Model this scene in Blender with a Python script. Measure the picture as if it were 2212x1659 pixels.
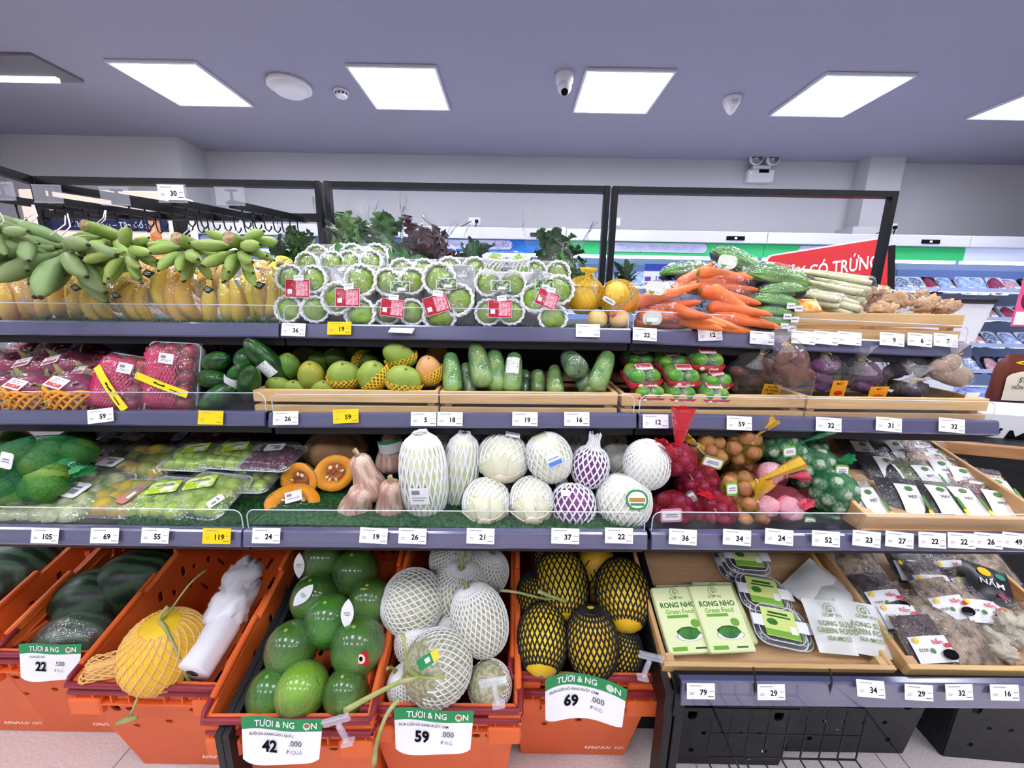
import bpy, math, random
from mathutils import Vector as V, Matrix as M, noise as NZ
for _o in list(bpy.data.objects): bpy.data.objects.remove(_o)
SC = bpy.context.scene
COL = SC.collection
PI = math.pi
rnd = random.Random(7)
# ---------------------------------------------------------------- camera, world, exposure
FPX, PITCH, ROLL, CZ = 850.0, 12.0, 1.0, 1.42
cam = bpy.data.cameras.new('camera'); cam.sensor_width = 36; cam.lens = FPX/2212*36; cam.clip_start = .02; cam.clip_end = 60
camo = bpy.data.objects.new('camera', cam); COL.objects.link(camo); SC.camera = camo
CR = M.Rotation(math.radians(90-PITCH), 3, 'X') @ M.Rotation(math.radians(ROLL), 3, 'Z')
camo.matrix_world = M.Translation((0, 0, CZ)) @ CR.to_4x4()
SC.view_settings.view_transform = 'Standard'; SC.view_settings.look = 'None'
SC.view_settings.exposure = 0.52; SC.view_settings.gamma = 1.0; SC.view_settings.use_curve_mapping = False
SC.cycles.transparent_max_bounces = 20; SC.cycles.max_bounces = 7; SC.cycles.diffuse_bounces = 3
SC.cycles.glossy_bounces = 3; SC.cycles.transmission_bounces = 4; SC.cycles.sample_clamp_indirect = 6
SC.cycles.caustics_reflective = False; SC.cycles.caustics_refractive = False
SC.cycles.use_adaptive_sampling = True; SC.cycles.adaptive_threshold = .02
W = bpy.data.worlds.new('store_air'); SC.world = W; W.use_nodes = True
W.node_tree.nodes['Background'].inputs[0].default_value = (.9, .9, 1, 1)
W.node_tree.nodes['Background'].inputs[1].default_value = .02
PANEL_E, STRIP_E = 14.0, 6.5            # ceiling panel and chiller strip light strength
# ---------------------------------------------------------------- pixel <-> place
def ray(px, py): return CR @ V(((px-1106)/FPX, (829.5-py)/FPX, -1))
def at(px, py, Y):
    d = ray(px, py); return V((0, 0, CZ)) + d*(Y/d.y)
def atz(px, py, Z):
    d = ray(px, py); return V((0, 0, CZ)) + d*((Z-CZ)/d.z)
def mpp(p):                              # metres per pixel at point p
    return -(CR.transposed() @ (V(p)-V((0, 0, CZ)))).z/FPX
# ---------------------------------------------------------------- materials
MATS = {}
def lin(c):
    if isinstance(c, str):
        c = c.lstrip('#'); c = [int(c[i:i+2], 16)/255 for i in (0, 2, 4)]
        c = [x/12.92 if x <= .04045 else ((x+.055)/1.055)**2.4 for x in c]
    return (*c[:3], 1)
class NT:
    def __init__(s, name):
        s.m = bpy.data.materials.new(name); s.m.use_nodes = True; s.t = s.m.node_tree; s.n = s.t.nodes
        s.b = s.n['Principled BSDF']; s.out = s.n['Material Output']
    def add(s, typ, **kw):
        n = s.n.new(typ)
        for k, v in kw.items():
            if hasattr(n, k): setattr(n, k, v)
        return n
    def link(s, a, b): s.t.links.new(a, b)
    def coord(s, kind='Object', scale=(1, 1, 1)):
        if not hasattr(s, '_tc'): s._tc = s.add('ShaderNodeTexCoord')
        mp = s.add('ShaderNodeMapping'); mp.inputs['Scale'].default_value = scale
        s.link(s._tc.outputs[kind], mp.inputs[0]); return mp.outputs[0]
    def noise(s, scale, detail=3, co=None, rough=.55):
        n = s.add('ShaderNodeTexNoise'); n.inputs['Scale'].default_value = scale; n.inputs['Detail'].default_value = detail
        n.inputs['Roughness'].default_value = rough
        s.link(co or s.coord(), n.inputs['Vector']); return n.outputs['Fac']
    def ramp(s, fac, stops):
        r = s.add('ShaderNodeValToRGB'); e = r.color_ramp.elements
        while len(e) < len(stops): e.new(.5)
        for el, (p, c) in zip(e, stops): el.position = p; el.color = lin(c)
        s.link(fac, r.inputs[0]); return r.outputs[0]
    def mix(s, fac, a, b, mode='MIX'):
        m = s.add('ShaderNodeMixRGB'); m.blend_type = mode
        for sock, x in zip(m.inputs, (fac, a, b)):
            if hasattr(x, 'is_linked'): s.link(x, sock)
            elif isinstance(x, (int, float)): sock.default_value = x
            else: sock.default_value = lin(x)
        return m.outputs[0]
    def bump(s, h, strength=.3, dist=.01):
        b = s.add('ShaderNodeBump'); b.inputs['Strength'].default_value = strength; b.inputs['Distance'].default_value = dist
        s.link(h, b.inputs['Height']); return b.outputs[0]
    def vary(s, col, hue=.03, val=.25):      # each object a little different
        oi = s.add('ShaderNodeObjectInfo'); h = s.add('ShaderNodeHueSaturation')
        for k, r in (('Hue', hue), ('Value', val)):
            mr = s.add('ShaderNodeMapRange'); mid = .5 if k == 'Hue' else 1
            mr.inputs['To Min'].default_value = mid-r; mr.inputs['To Max'].default_value = mid+r
            s.link(oi.outputs['Random'], mr.inputs[0]); s.link(mr.outputs[0], h.inputs[k])
        s.link(col, h.inputs['Color']); return h.outputs[0]
def mk(name, c, rough=.5, c2=None, ns=12, lo=.4, hi=.62, bump=0, bs=60, vary=0, spec=.32, metal=0, coat=0, emit=0, hue=.012, sss=0):
    """plain surface: colour, optionally mottled with c2 by noise, bumped, varied per object"""
    if name in MATS: return MATS[name]
    t = NT(name); b = t.b; b.inputs['Roughness'].default_value = rough; b.inputs['Metallic'].default_value = metal
    b.inputs['Specular IOR Level'].default_value = spec; b.inputs['Coat Weight'].default_value = coat; b.inputs['Coat Roughness'].default_value = .12
    if sss: b.inputs['Subsurface Weight'].default_value = sss; b.inputs['Subsurface Radius'].default_value = (.01, .008, .006)
    col = None
    if c2: col = t.ramp(t.noise(ns), [(lo, c), (hi, c2)])
    elif vary:
        r = t.add('ShaderNodeRGB'); r.outputs[0].default_value = lin(c); col = r.outputs[0]
    if vary: col = t.vary(col, hue, vary)
    if col is not None: t.link(col, b.inputs['Base Color'])
    else: b.inputs['Base Color'].default_value = lin(c)
    if bump: t.link(t.bump(t.noise(bs, 4), bump, .004), b.inputs['Normal'])
    if emit:
        b.inputs['Emission Color'].default_value = lin(c); b.inputs['Emission Strength'].default_value = emit
    MATS[name] = t.m; return t.m
def wrap(name, c='#ffffff', veil=.06, rough=.08, bs=14, bump=.6, gl=.9, base=.035):
    """clear wrapping: see-through with glints on its creases and a thin milky veil of colour c"""
    if name in MATS: return MATS[name]
    t = NT(name); t.n.remove(t.b)
    tr = t.add('ShaderNodeBsdfTransparent'); gs = t.add('ShaderNodeBsdfGlossy'); df = t.add('ShaderNodeBsdfDiffuse')
    gs.inputs['Roughness'].default_value = rough; df.inputs['Color'].default_value = lin(c); gs.inputs['Color'].default_value = (gl, gl, gl, 1)
    fr = t.add('ShaderNodeFresnel'); fr.inputs['IOR'].default_value = 1.33
    if bump:
        nr = t.bump(t.noise(bs, 3), bump, .02)
        t.link(nr, gs.inputs['Normal']); t.link(nr, fr.inputs['Normal'])
    ad = t.add('ShaderNodeMath', operation='ADD'); ad.inputs[1].default_value = base; ge = t.add('ShaderNodeNewGeometry'); iv = t.add('ShaderNodeMath', operation='SUBTRACT'); iv.inputs[0].default_value = 1; t.link(ge.outputs['Backfacing'], iv.inputs[1])
    fm = t.add('ShaderNodeMath', operation='MULTIPLY'); t.link(fr.outputs[0], fm.inputs[0]); t.link(iv.outputs[0], fm.inputs[1]); t.link(fm.outputs[0], ad.inputs[0])
    m1 = t.add('ShaderNodeMixShader'); m1.inputs[0].default_value = veil; t.link(tr.outputs[0], m1.inputs[1]); t.link(df.outputs[0], m1.inputs[2])
    m2 = t.add('ShaderNodeMixShader'); t.link(ad.outputs[0], m2.inputs[0]); t.link(m1.outputs[0], m2.inputs[1]); t.link(gs.outputs[0], m2.inputs[2])
    t.link(m2.outputs[0], t.out.inputs[0]); MATS[name] = t.m; return t.m
def wood(name, c1, c2, scale=9, axis=0):
    if name in MATS: return MATS[name]
    t = NT(name); s = [14, 14, 14]; s[axis] = 1.3
    n1 = t.noise(scale*.5, 4, t.coord('Object', s)); s2 = [60, 60, 60]; s2[axis] = 3
    n2 = t.noise(scale*.4, 2, t.coord('Object', s2))
    col = t.mix(.35, t.ramp(n1, [(.3, c1), (.7, c2)]), t.ramp(n2, [(.35, c1), (.6, c2)]), 'MULTIPLY')
    t.link(t.vary(col, .008, .1), t.b.inputs['Base Color']); t.b.inputs['Roughness'].default_value = .5
    t.link(t.bump(n2, .15, .002), t.b.inputs['Normal']); MATS[name] = t.m; return t.m
# ---------------------------------------------------------------- mesh building
class MB:
    def __init__(s): s.v, s.f, s.mi, s.sm = [], [], [], []
    def add(s, vf, mi=0, smooth=True, mx=None):
        v, f = vf; o = len(s.v)
        s.v += [tuple(mx @ V(p)) for p in v] if mx is not None else [tuple(p) for p in v]
        s.f += [tuple(i+o for i in q) for q in f]; s.mi += [mi]*len(f); s.sm += [smooth]*len(f); return s
    def mesh(s, name, mats):
        me = bpy.data.meshes.new(name); me.from_pydata(s.v, [], s.f)
        me.polygons.foreach_set('material_index', s.mi); me.polygons.foreach_set('use_smooth', s.sm)
        for m in (mats if isinstance(mats, (list, tuple)) else [mats]): me.materials.append(m)
        me.update(); return me
MC = {}
def cmesh(key, build):
    if key not in MC: MC[key] = build()
    return MC[key]
def ob(name, me, parent=None, loc=(0, 0, 0), rot=(0, 0, 0), scale=1, mats=None, mx=None):
    if isinstance(me, MB): me = me.mesh(name, mats)
    o = bpy.data.objects.new(name, me); COL.objects.link(o)
    if parent is not None: o.parent = parent
    if mx is not None: o.matrix_basis = mx
    else:
        o.location = loc; o.rotation_euler = rot; o.scale = (scale,)*3 if isinstance(scale, (int, float)) else scale
    return o
def tag(o, label, cat, group=None, kind=None):
    if label: o['label'] = label
    if cat: o['category'] = cat
    if group: o['group'] = group
    if kind: o['kind'] = kind
    return o
def thing(name, label, cat, group=None, loc=(0, 0, 0), rot=(0, 0, 0), scale=1):
    o = bpy.data.objects.new(name, None); COL.objects.link(o); o.empty_display_size = .05
    o.location = loc; o.rotation_euler = rot; o.scale = (scale,)*3
    return tag(o, label, cat, group)
def struct(name, mb, mats):
    return tag(ob(name, mb, mats=mats), None, None, kind='structure')
def box(sx, sy, sz, c=(0, 0, 0), b=0):
    """box, its edges chamfered by b"""
    x, y, z = sx/2, sy/2, sz/2; cx, cy, cz = c
    if not b:
        v = [(cx+i*x, cy+j*y, cz+k*z) for i in (-1, 1) for j in (-1, 1) for k in (-1, 1)]
        return v, [(0, 1, 3, 2), (4, 6, 7, 5), (0, 4, 5, 1), (2, 3, 7, 6), (0, 2, 6, 4), (1, 5, 7, 3)]
    b = min(b, x*.9, y*.9, z*.9); v = []; idx = {}
    for i in (-1, 1):
        for j in (-1, 1):
            for k in (-1, 1):
                for a in range(3):
                    p = [i*(x-b), j*(y-b), k*(z-b)]; p[a] = (i*x, j*y, k*z)[a]
                    idx[i, j, k, a] = len(v); v.append((cx+p[0], cy+p[1], cz+p[2]))
    f = []
    for i in (-1, 1):
        f.append([idx[i, j, k, 0] for j, k in ((-1, -1), (1, -1), (1, 1), (-1, 1))][::i])
        f.append([idx[j, i, k, 1] for j, k in ((-1, -1), (-1, 1), (1, 1), (1, -1))][::i])
        f.append([idx[j, k, i, 2] for j, k in ((-1, -1), (1, -1), (1, 1), (-1, 1))][::i])
        for j in (-1, 1):
            f.append([idx[i, j, -1, 0], idx[i, j, -1, 1], idx[i, j, 1, 1], idx[i, j, 1, 0]][::-i*j])
            f.append([idx[i, -1, j, 0], idx[i, -1, j, 2], idx[i, 1, j, 2], idx[i, 1, j, 0]][::i*j])
            f.append([idx[-1, i, j, 1], idx[-1, i, j, 2], idx[1, i, j, 2], idx[1, i, j, 1]][::-i*j])
            for k in (-1, 1): f.append([idx[i, j, k, a] for a in range(3)][::i*j*k])
    return v, [tuple(q) for q in f]
def beam(p, q, w, h, up=(0, 0, 1)):
    """square bar from p to q: w across, h along up"""
    p, q = V(p), V(q); d = (q-p).normalized(); u = V(up); s = d.cross(u).normalized(); u = s.cross(d).normalized()
    v = [e+s*(i*w/2)+u*(j*h/2) for e in (p, q) for i, j in ((-1, -1), (1, -1), (1, 1), (-1, 1))]
    return v, [(3, 2, 1, 0), (4, 5, 6, 7), (0, 1, 5, 4), (1, 2, 6, 5), (2, 3, 7, 6), (3, 0, 4, 7)]
def tube(pts, r, n=8, cap=True, flat=1):
    """tube along pts, radius number or list; flat squashes the section"""
    pts = [V(p) for p in pts]; L = len(pts); rs = r if isinstance(r, (list, tuple)) else [r]*L
    v, f = [], []; nrm = None
    for i, p in enumerate(pts):
        d = (pts[min(i+1, L-1)]-pts[max(i-1, 0)]).normalized()
        if nrm is None:
            a = V((0, 0, 1)) if abs(d.z) < .9 else V((1, 0, 0)); nrm = d.cross(a).normalized()
        else:
            nrm = nrm-d*nrm.dot(d); nrm = nrm.normalized() if nrm.length > 1e-6 else d.orthogonal().normalized()
        bi = d.cross(nrm)
        for k in range(n):
            a = 2*PI*k/n; v.append(p+nrm*(math.cos(a)*rs[i])+bi*(math.sin(a)*rs[i]*flat))
    for i in range(L-1):
        for k in range(n):
            f.append((i*n+k, i*n+(k+1) % n, (i+1)*n+(k+1) % n, (i+1)*n+k))
    if cap: f.append(tuple(range(n))[::-1]); f.append(tuple(range((L-1)*n, L*n)))
    return v, f
def lathe(prof, n=24, fn=None, cap=True):
    """turned shape about z from (z, r) pairs; fn(u, t) scales the radius"""
    L = len(prof); v, f = [], []
    for i, (z, r) in enumerate(prof):
        for k in range(n):
            a = 2*PI*k/n; q = r*(fn(k/n, i/(L-1)) if fn else 1); v.append((q*math.cos(a), q*math.sin(a), z))
    for i in range(L-1):
        for k in range(n): f.append((i*n+k, i*n+(k+1) % n, (i+1)*n+(k+1) % n, (i+1)*n+k))
    if cap: f.append(tuple(range(n))[::-1]); f.append(tuple(range((L-1)*n, L*n)))
    return v, f
def egg(a, h, top=1.0, n=18, m=12, p=1.0):
    """(z, r) profile of a fruit: widest a, height h, top<1 narrows its upper half"""
    out = []
    for i in range(m+1):
        t = PI*i/m; z = -math.cos(t); r = math.sin(t)**p
        out.append((z*h/2, max(a*r*(1+(top-1)*(z+1)/2), a*.004)))
    return out
def ball(rx, ry, rz, nu=16, nv=10, amp=0, fq=3, seed=0, fn=None):
    v, f = [], []
    for i in range(nv+1):
        t = PI*i/nv
        for k in range(nu):
            a = 2*PI*k/nu; d = V((math.sin(t)*math.cos(a), math.sin(t)*math.sin(a), -math.cos(t)))
            s = 1+(amp*NZ.noise(d*fq+V((seed, seed*.7, 3))) if amp else 0)
            if fn: s *= fn(d)
            v.append((d.x*rx*s, d.y*ry*s, d.z*rz*s))
    for i in range(nv):
        for k in range(nu): f.append((i*nu+k, i*nu+(k+1) % nu, (i+1)*nu+(k+1) % nu, (i+1)*nu+k))
    return v, f
def sheet(nu, nv, fn, th=0):
    """surface fn(u, v) over the unit square; th gives it thickness along fn's local z"""
    v = [fn(i/nu, j/nv) for j in range(nv+1) for i in range(nu+1)]; w = nu+1
    f = [(j*w+i, j*w+i+1, (j+1)*w+i+1, (j+1)*w+i) for j in range(nv) for i in range(nu)]
    if th:
        n0 = len(v); v += [(p[0], p[1], p[2]-th) for p in v]
        f += [tuple(n0+i for i in q[::-1]) for q in f]
        rim = list(range(w))+[j*w+nu for j in range(1, nv+1)]+[nv*w+i for i in range(nu-1, -1, -1)]+[j*w for j in range(nv-1, 0, -1)]
        f += [(rim[k-1], n0+rim[k-1], n0+rim[k], rim[k])[::-1] for k in range(len(rim))]
    return v, f
def pprof(prof):
    """piecewise-linear lookup of a (z, r) profile by t in 0..1"""
    L = len(prof)-1
    def g(t):
        x = min(max(t, 0), .99999)*L; i = int(x); k = x-i
        return prof[i][0]*(1-k)+prof[i+1][0]*k, prof[i][1]*(1-k)+prof[i+1][1]*k
    return g
def net(prof, nu=20, turns=.35, rad=.0022, t0=0, t1=1, seg=22, out=.002, sides=4, fn=None, flat=.7, rag=0, seed=1):
    """knitted sleeve: nu strands each way wound over a turned profile"""
    g = pprof(prof); mb = MB(); R = random.Random(seed)
    for s in (-1, 1):
        for i in range(nu):
            a1 = t1-R.random()*rag; a0 = t0+R.random()*rag; pts = []
            for j in range(seg+1):
                t = a0+(a1-a0)*j/seg; z, r = g(t); u = i/nu+s*t*turns
                rr = r*(fn(u % 1, t) if fn else 1)+out+s*rad*.35
                pts.append((rr*math.cos(2*PI*u), rr*math.sin(2*PI*u), z))
            mb.add(tube(pts, rad, sides, cap=False, flat=flat))
    return mb
def rrect(w, h, r, n=5):
    out = []
    for cx, cy, a0 in ((w/2-r, h/2-r, 0), (-w/2+r, h/2-r, PI/2), (-w/2+r, -h/2+r, PI), (w/2-r, -h/2+r, 1.5*PI)):
        out += [(cx+r*math.cos(a0+PI/2*k/n), cy+r*math.sin(a0+PI/2*k/n)) for k in range(n+1)]
    return out
def loft(rings, cap0=True, cap1=True):
    """skin between rings of equal length"""
    n = len(rings[0]); v = [p for r in rings for p in r]; f = []
    for i in range(len(rings)-1):
        for k in range(n): f.append((i*n+k, i*n+(k+1) % n, (i+1)*n+(k+1) % n, (i+1)*n+k))
    if cap0: f.append(tuple(range(n))[::-1])
    if cap1: f.append(tuple(range((len(rings)-1)*n, len(rings)*n)))
    return v, f
def curve_mesh(splines, ext):
    """flat outline with holes, given thickness 2*ext"""
    cu = bpy.data.curves.new('outline', 'CURVE'); cu.dimensions = '2D'; cu.fill_mode = 'BOTH'; cu.extrude = ext
    for pts in splines:
        sp = cu.splines.new('POLY'); sp.points.add(len(pts)-1); sp.use_cyclic_u = True
        for q, p in zip(sp.points, pts): q.co = (p[0], p[1], 0, 1)
    return _curve(cu)
def _curve(cu):
    o = bpy.data.objects.new('tmp', cu); COL.objects.link(o)
    dg = bpy.context.evaluated_depsgraph_get(); me = o.evaluated_get(dg).to_mesh()
    r = [tuple(p.co) for p in me.vertices], [tuple(p.vertices) for p in me.polygons]
    o.evaluated_get(dg).to_mesh_clear(); bpy.data.objects.remove(o); bpy.data.curves.remove(cu); return r
TC = {}
def text(s, size, bold=0.0, align='CENTER', shear=0, sx=1):
    """lettering as flat geometry, centred on the origin in the xy plane"""
    k = (s, bold, align, shear)
    if k not in TC:
        cu = bpy.data.curves.new('lettering', 'FONT'); cu.body = s; cu.size = 1; cu.align_x = align; cu.align_y = 'CENTER'
        cu.offset = bold; cu.shear = shear; cu.resolution_u = 2; cu.fill_mode = 'FRONT'
        TC[k] = _curve(cu)
    v, f = TC[k]; return [(x*size*sx, y*size, z) for x, y, z in v], f
def T(x=0, y=0, z=0): return M.Translation((x, y, z))
def RX(d): return M.Rotation(math.radians(d), 4, 'X')
def RY(d): return M.Rotation(math.radians(d), 4, 'Y')
def RZ(d): return M.Rotation(math.radians(d), 4, 'Z')
def SCL(x, y=None, z=None): return M.Diagonal((x, x if y is None else y, x if z is None else z, 1))
def aim(p, q, roll=0):
    """matrix at p whose z axis points to q"""
    d = (V(q)-V(p)).normalized(); return T(*p) @ d.to_track_quat('Z', 'Y').to_matrix().to_4x4() @ RZ(roll)
ORD = 'first second third fourth fifth sixth seventh eighth ninth tenth eleventh twelfth'.split()
# ---------------------------------------------------------------- shared materials
BLK = mk('black_powder_coat', '#0d0d10', .45, bump=.1, bs=300)
BLKP = mk('black_plastic', '#1c1c1f', .5, c2='#26262a', ns=30)
WHITE = mk('white_paper', '#f4f4f6', .6)
WHITEP = mk('white_plastic', '#e9e9ec', .4)
INK = mk('black_ink', '#0c0c12', .8, spec=.1); GREYI = mk('grey_ink', '#8a8a92', .7)
YEL = mk('yellow_paper', '#ffd60f', .6)
RAILM = mk('blue_grey_price_rail', '#565779', .22, spec=.6, coat=.5)
GREEN = mk('sign_green', '#2f8f55', .5); RED = mk('sign_red', '#e0393f', .45)
ACR = wrap('clear_acrylic', '#e8ecff', .012, .04, bump=0, base=0)
FILM = wrap('cling_film', '#ffffff', .05, .1, 22, .9)
PET = wrap('clear_pet', '#f4f8ff', .05, .06, 30, .35, base=.04)
RAILC = wrap('rail_cover_plastic', '#e8ecff', .012, .06, bump=0, base=.03)
BAGM = wrap('crinkled_clear_bag', '#ffffff', .03, .1, 16, .9, gl=.6, base=.01)
FROST = wrap('milky_bag', '#ffffff', .5, .25, 14, .7)
# ---------------------------------------------------------------- room shell
X0, X1, Y0, Y1, ZC = -6.2, 7.2, -5.0, 4.85, 3.0
CEIL = mk('ceiling_paint', '#9a9aac', .9); WALLM = mk('wall_paint', '#c6c6cb', .85)
_t = NT('terrazzo_tile'); _br = _t.add('ShaderNodeTexBrick', offset=0, squash=1)
_br.inputs['Scale'].default_value = 1; _br.inputs['Mortar Size'].default_value = .0025
_br.inputs['Brick Width'].default_value = .6; _br.inputs['Row Height'].default_value = .6
_t.link(_t.coord('Object'), _br.inputs['Vector'])
_br.inputs['Color1'].default_value = _br.inputs['Color2'].default_value = lin('#e2d8d5'); _br.inputs['Mortar'].default_value = lin('#8f8985')
_t.link(_t.mix(.25, _br.outputs['Color'], _t.ramp(_t.noise(160, 2), [(.35, '#8d8683'), (.6, '#ffffff')]), 'MULTIPLY'), _t.b.inputs['Base Color'])
_t.b.inputs['Roughness'].default_value = .3; FLOORM = _t.m
def slab(a, b): return box(b[0]-a[0], b[1]-a[1], b[2]-a[2], [(p+q)/2 for p, q in zip(a, b)])
struct('floor', MB().add(slab((X0, Y0, -.1), (X1, Y1, 0)), 0, False), FLOORM)
PANELS = []                               # (x, y) of the lamp openings
for y in (3.42, 1.5, -.3, -2.0):
    for i in range(-3, 4):
        x = -.875+1.66*i
        if X0+.4 < x < X1-.4: PANELS.append((x, y))
PANELS = [(x, y) for x, y in PANELS if not (y > 3 and x < -3.5)]
struct('ceiling', MB().add(slab((X0, Y0, ZC), (X1, Y1, ZC+.1)), 0, False), CEIL)
struct('wall_back', MB().add(slab((X0, Y1, 0), (X1, Y1+.1, ZC)), 0, False), WALLM)
struct('wall_left', MB().add(slab((X0-.1, Y0, 0), (X0, Y1, ZC)), 0, False), WALLM)
struct('wall_right', MB().add(slab((X1, Y0, 0), (X1+.1, Y1, ZC)), 0, False), WALLM)
struct('wall_front', MB().add(slab((X0, Y0-.1, 0), (X1, Y0, ZC)), 0, False), WALLM)
struct('wall_bulkhead', MB().add(slab((-5.35, 4.47, 0), (-3.49, Y1, ZC)), 0, False), WALLM)
struct('wall_side_return', MB().add(slab((X0, 3.6, 0), (-5.35, Y1, ZC)), 0, False), WALLM)
struct('trim_1', MB().add(slab((3.82, 4.66, 0), (4.2, Y1, ZC)), 0, False).add(slab((3.72, 4.6, 1.9), (4.2, Y1, 2.28)), 0, False), WALLM)
struct('trim_2', MB().add(slab((-.6, 4.6, 2.02), (X1, Y1, 2.2)), 0, False), WALLM)
# recess in the ceiling at the far left, with its own lamp strip
# ---------------------------------------------------------------- ceiling lamps
LAMP = mk('lamp_diffuser', '#f4f5ff', .6, emit=PANEL_E); ALU = mk('white_lamp_frame', '#dcdce2', .4)
def lamp(x, y, label):
    t = thing('ceiling_light', label, 'ceiling light', 'square ceiling lamps', (x, y, ZC))
    key = 'lampframe'
    fr = cmesh('lf', lambda: MB().add(box(.63, .018, .022, (0, -.306, -.011), .003), 0, False).add(box(.63, .018, .022, (0, .306, -.011), .003), 0, False)
               .add(box(.018, .594, .022, (-.306, 0, -.011), .003), 0, False).add(box(.018, .594, .022, (.306, 0, -.011), .003), 0, False).mesh('frame', ALU))
    ob('frame', fr, t)
    ob('diffuser', cmesh('ld', lambda: MB().add(box(.594, .594, .008, (0, 0, -.008)), 0, False).mesh('diffuser', LAMP)), t)
NAMES = ['square ceiling lamp above the green bananas, beside the round white speaker', 'square ceiling lamp just right of the small smoke detector',
         'square ceiling lamp just right of the dome camera', 'square ceiling lamp just right of the shell-shaped white sensor', 'square ceiling lamp cut off by the right edge of the photo']
_k = 0
for x, y in PANELS:
    if y > 3 and _k < 5 and x > -3.5: lamp(x, y, NAMES[_k]); _k += 1
    else: lamp(x, y, 'square ceiling lamp over the aisle behind the viewer')
def ceil_at(px, py): return atz(px, py, ZC)
p = ceil_at(625, 180)
t = thing('ceiling_speaker', 'large round white speaker on the ceiling between two lamps', 'speaker', None, (p.x, p.y, ZC))
ob('base_ring', MB().add(lathe([(-.03, .148), (-.034, .155), (0, .155)], 32)), t, mats=WHITEP)
ob('grille', MB().add(lathe([(-.075, .07), (-.072, .1), (-.05, .125), (-.03, .132), (-.02, .132)], 32)), t, mats=WHITEP)
p = ceil_at(737, 195)
t = thing('smoke_detector', 'small round smoke detector with dark slots on the ceiling', 'smoke detector', None, (p.x, p.y, ZC))
ob('base', MB().add(lathe([(-.016, .052), (-.016, .055), (0, .055)], 24)), t, mats=WHITEP)
mb = MB().add(lathe([(-.05, .03), (-.048, .042), (-.04, .047), (-.016, .049)], 24))
for k in range(10): mb.add(box(.014, .004, .012, (0, -.046, -.031)), 1, False, RZ(36*k))
ob('sensor_head', mb, t, mats=[WHITEP, INK])
p = ceil_at(1220, 160)
t = thing('security_camera', 'white dome security camera hanging from the ceiling', 'security camera', None, (p.x, p.y, ZC))
ob('mount', MB().add(lathe([(-.07, .05), (-.05, .062), (-.005, .064), (0, .064)], 24)), t, mats=WHITEP)
ob('lens_housing', MB().add(ball(.05, .05, .052, 20, 12)), t, (0, -.012, -.085), mats=WHITEP)
ob('lens', MB().add(lathe([(0, .026), (.012, .024), (.014, .002)], 20)), t, mx=aim((0, -.03, -.122), (0, -.08, -.22)), mats=INK)
p = ceil_at(1582, 210)
t = thing('motion_sensor', 'shell-shaped white sensor on the ceiling left of a lamp', 'sensor', None, (p.x, p.y, ZC))
ob('body', MB().add(lathe([(-.12, .012), (-.1, .03), (-.05, .058), (-.012, .066), (0, .066)], 20), 0, True, M.Shear('XZ', 4, (.18, 0)) if False else M.Identity(4)), t, mats=WHITEP)
ob('lens', MB().add(ball(.03, .012, .028, 14, 8)), t, (0, -.05, -.05), mats=mk('sensor_lens', '#d5d5da', .2))
# recessed lamp trough at the far left of the ceiling
a, b = ceil_at(-60, 150), ceil_at(115, 168)
t = thing('ceiling_recess_light', 'long recessed ceiling strip light at the far left edge', 'ceiling light', None, ((a.x+b.x)/2-.3, a.y-.05, ZC))
ob('housing', MB().add(box(1.5, .34, .02, (0, 0, -.01), .004), 0, False), t, mats=mk('recess_grey', '#77777f', .8))
ob('tube', MB().add(beam((-.6, .1, -.035), (.62, .1, -.035), .03, .03)), t, mats=mk('strip_dim', '#e8e6f2', .5, emit=1.2))
# emergency lamp on the back wall
p = at(1636, 375, 4.85)
t = thing('emergency_light', 'twin-head white emergency lamp high on the back wall', 'emergency light', None, (p.x, 4.85, p.z))
ob('battery_box', MB().add(box(.29, .09, .13, (0, -.045, -.04), .015), 0, False), t, mats=WHITEP)
ob('label_plate', MB().add(box(.11, .004, .035, (.02, -.091, .0)), 0, False), t, mats=INK)
ob('indicator', MB().add(box(.012, .004, .02, (-.12, -.092, -.02)), 0, False), t, mats=mk('green_led', '#2fd07a', .4, emit=1))
ob('bracket', MB().add(box(.2, .06, .04, (0, -.05, .045), .008), 0, False), t, mats=WHITEP)
for s in (-1, 1):
    h = ob('lamp_head', MB().add(lathe([(0, .035), (.03, .065), (.07, .072), (.075, .066)], 24)), t, mx=aim((s*.085, -.05, .13), (s*.11, -.35, .1)), mats=WHITEP)
    ob('reflector', MB().add(lathe([(.068, .01), (.073, .055), (.0755, .062)], 20)), h, mats=mk('lamp_reflector', '#b9bcc4', .15, metal=.9))
# ---------------------------------------------------------------- display racks: three one-metre bays in a row
LIPY = {1: 1.14, 2: 1.03, 3: .88, 4: .80}
BAY = {'L': (-1.69, -.678), 'M': (-.668, .331), 'R': (.337, 1.332)}
LIPZ = {1: {'L': (1.335, 1.342), 'M': (1.342, 1.344), 'R': (1.344, 1.317)}, 2: {'L': (1.098, 1.111), 'M': (1.107, 1.123), 'R': (1.123, 1.121)},
        3: {'L': (.844, .849), 'M': (.85, .862), 'R': (.863, .875)}, 4: {'R': (.511, .52)}}
LIPX = {1: {'L': (-1.69, -.669), 'M': (-.663, .336), 'R': (.342, 1.316)}, 2: {'L': (-1.69, -.667), 'M': (-.657, .337), 'R': (.344, 1.316)},
        3: {'L': (-1.69, -.662), 'M': (-.657, .34), 'R': (.35, 1.345)}, 4: {'R': (.429, 1.345)}}
def bay_of(x): return 'L' if x < -.664 else 'M' if x < .341 else 'R'
def deck(k, x):
    """height of the shelf surface k at x"""
    b = bay_of(x) if k < 4 else 'R'; (xa, xb), (za, zb) = LIPX[k][b], LIPZ[k][b]
    return za+(zb-za)*(x-xa)/(xb-xa)-.004
RH = {1: .036, 2: .034, 3: .037, 4: .06}
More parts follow.
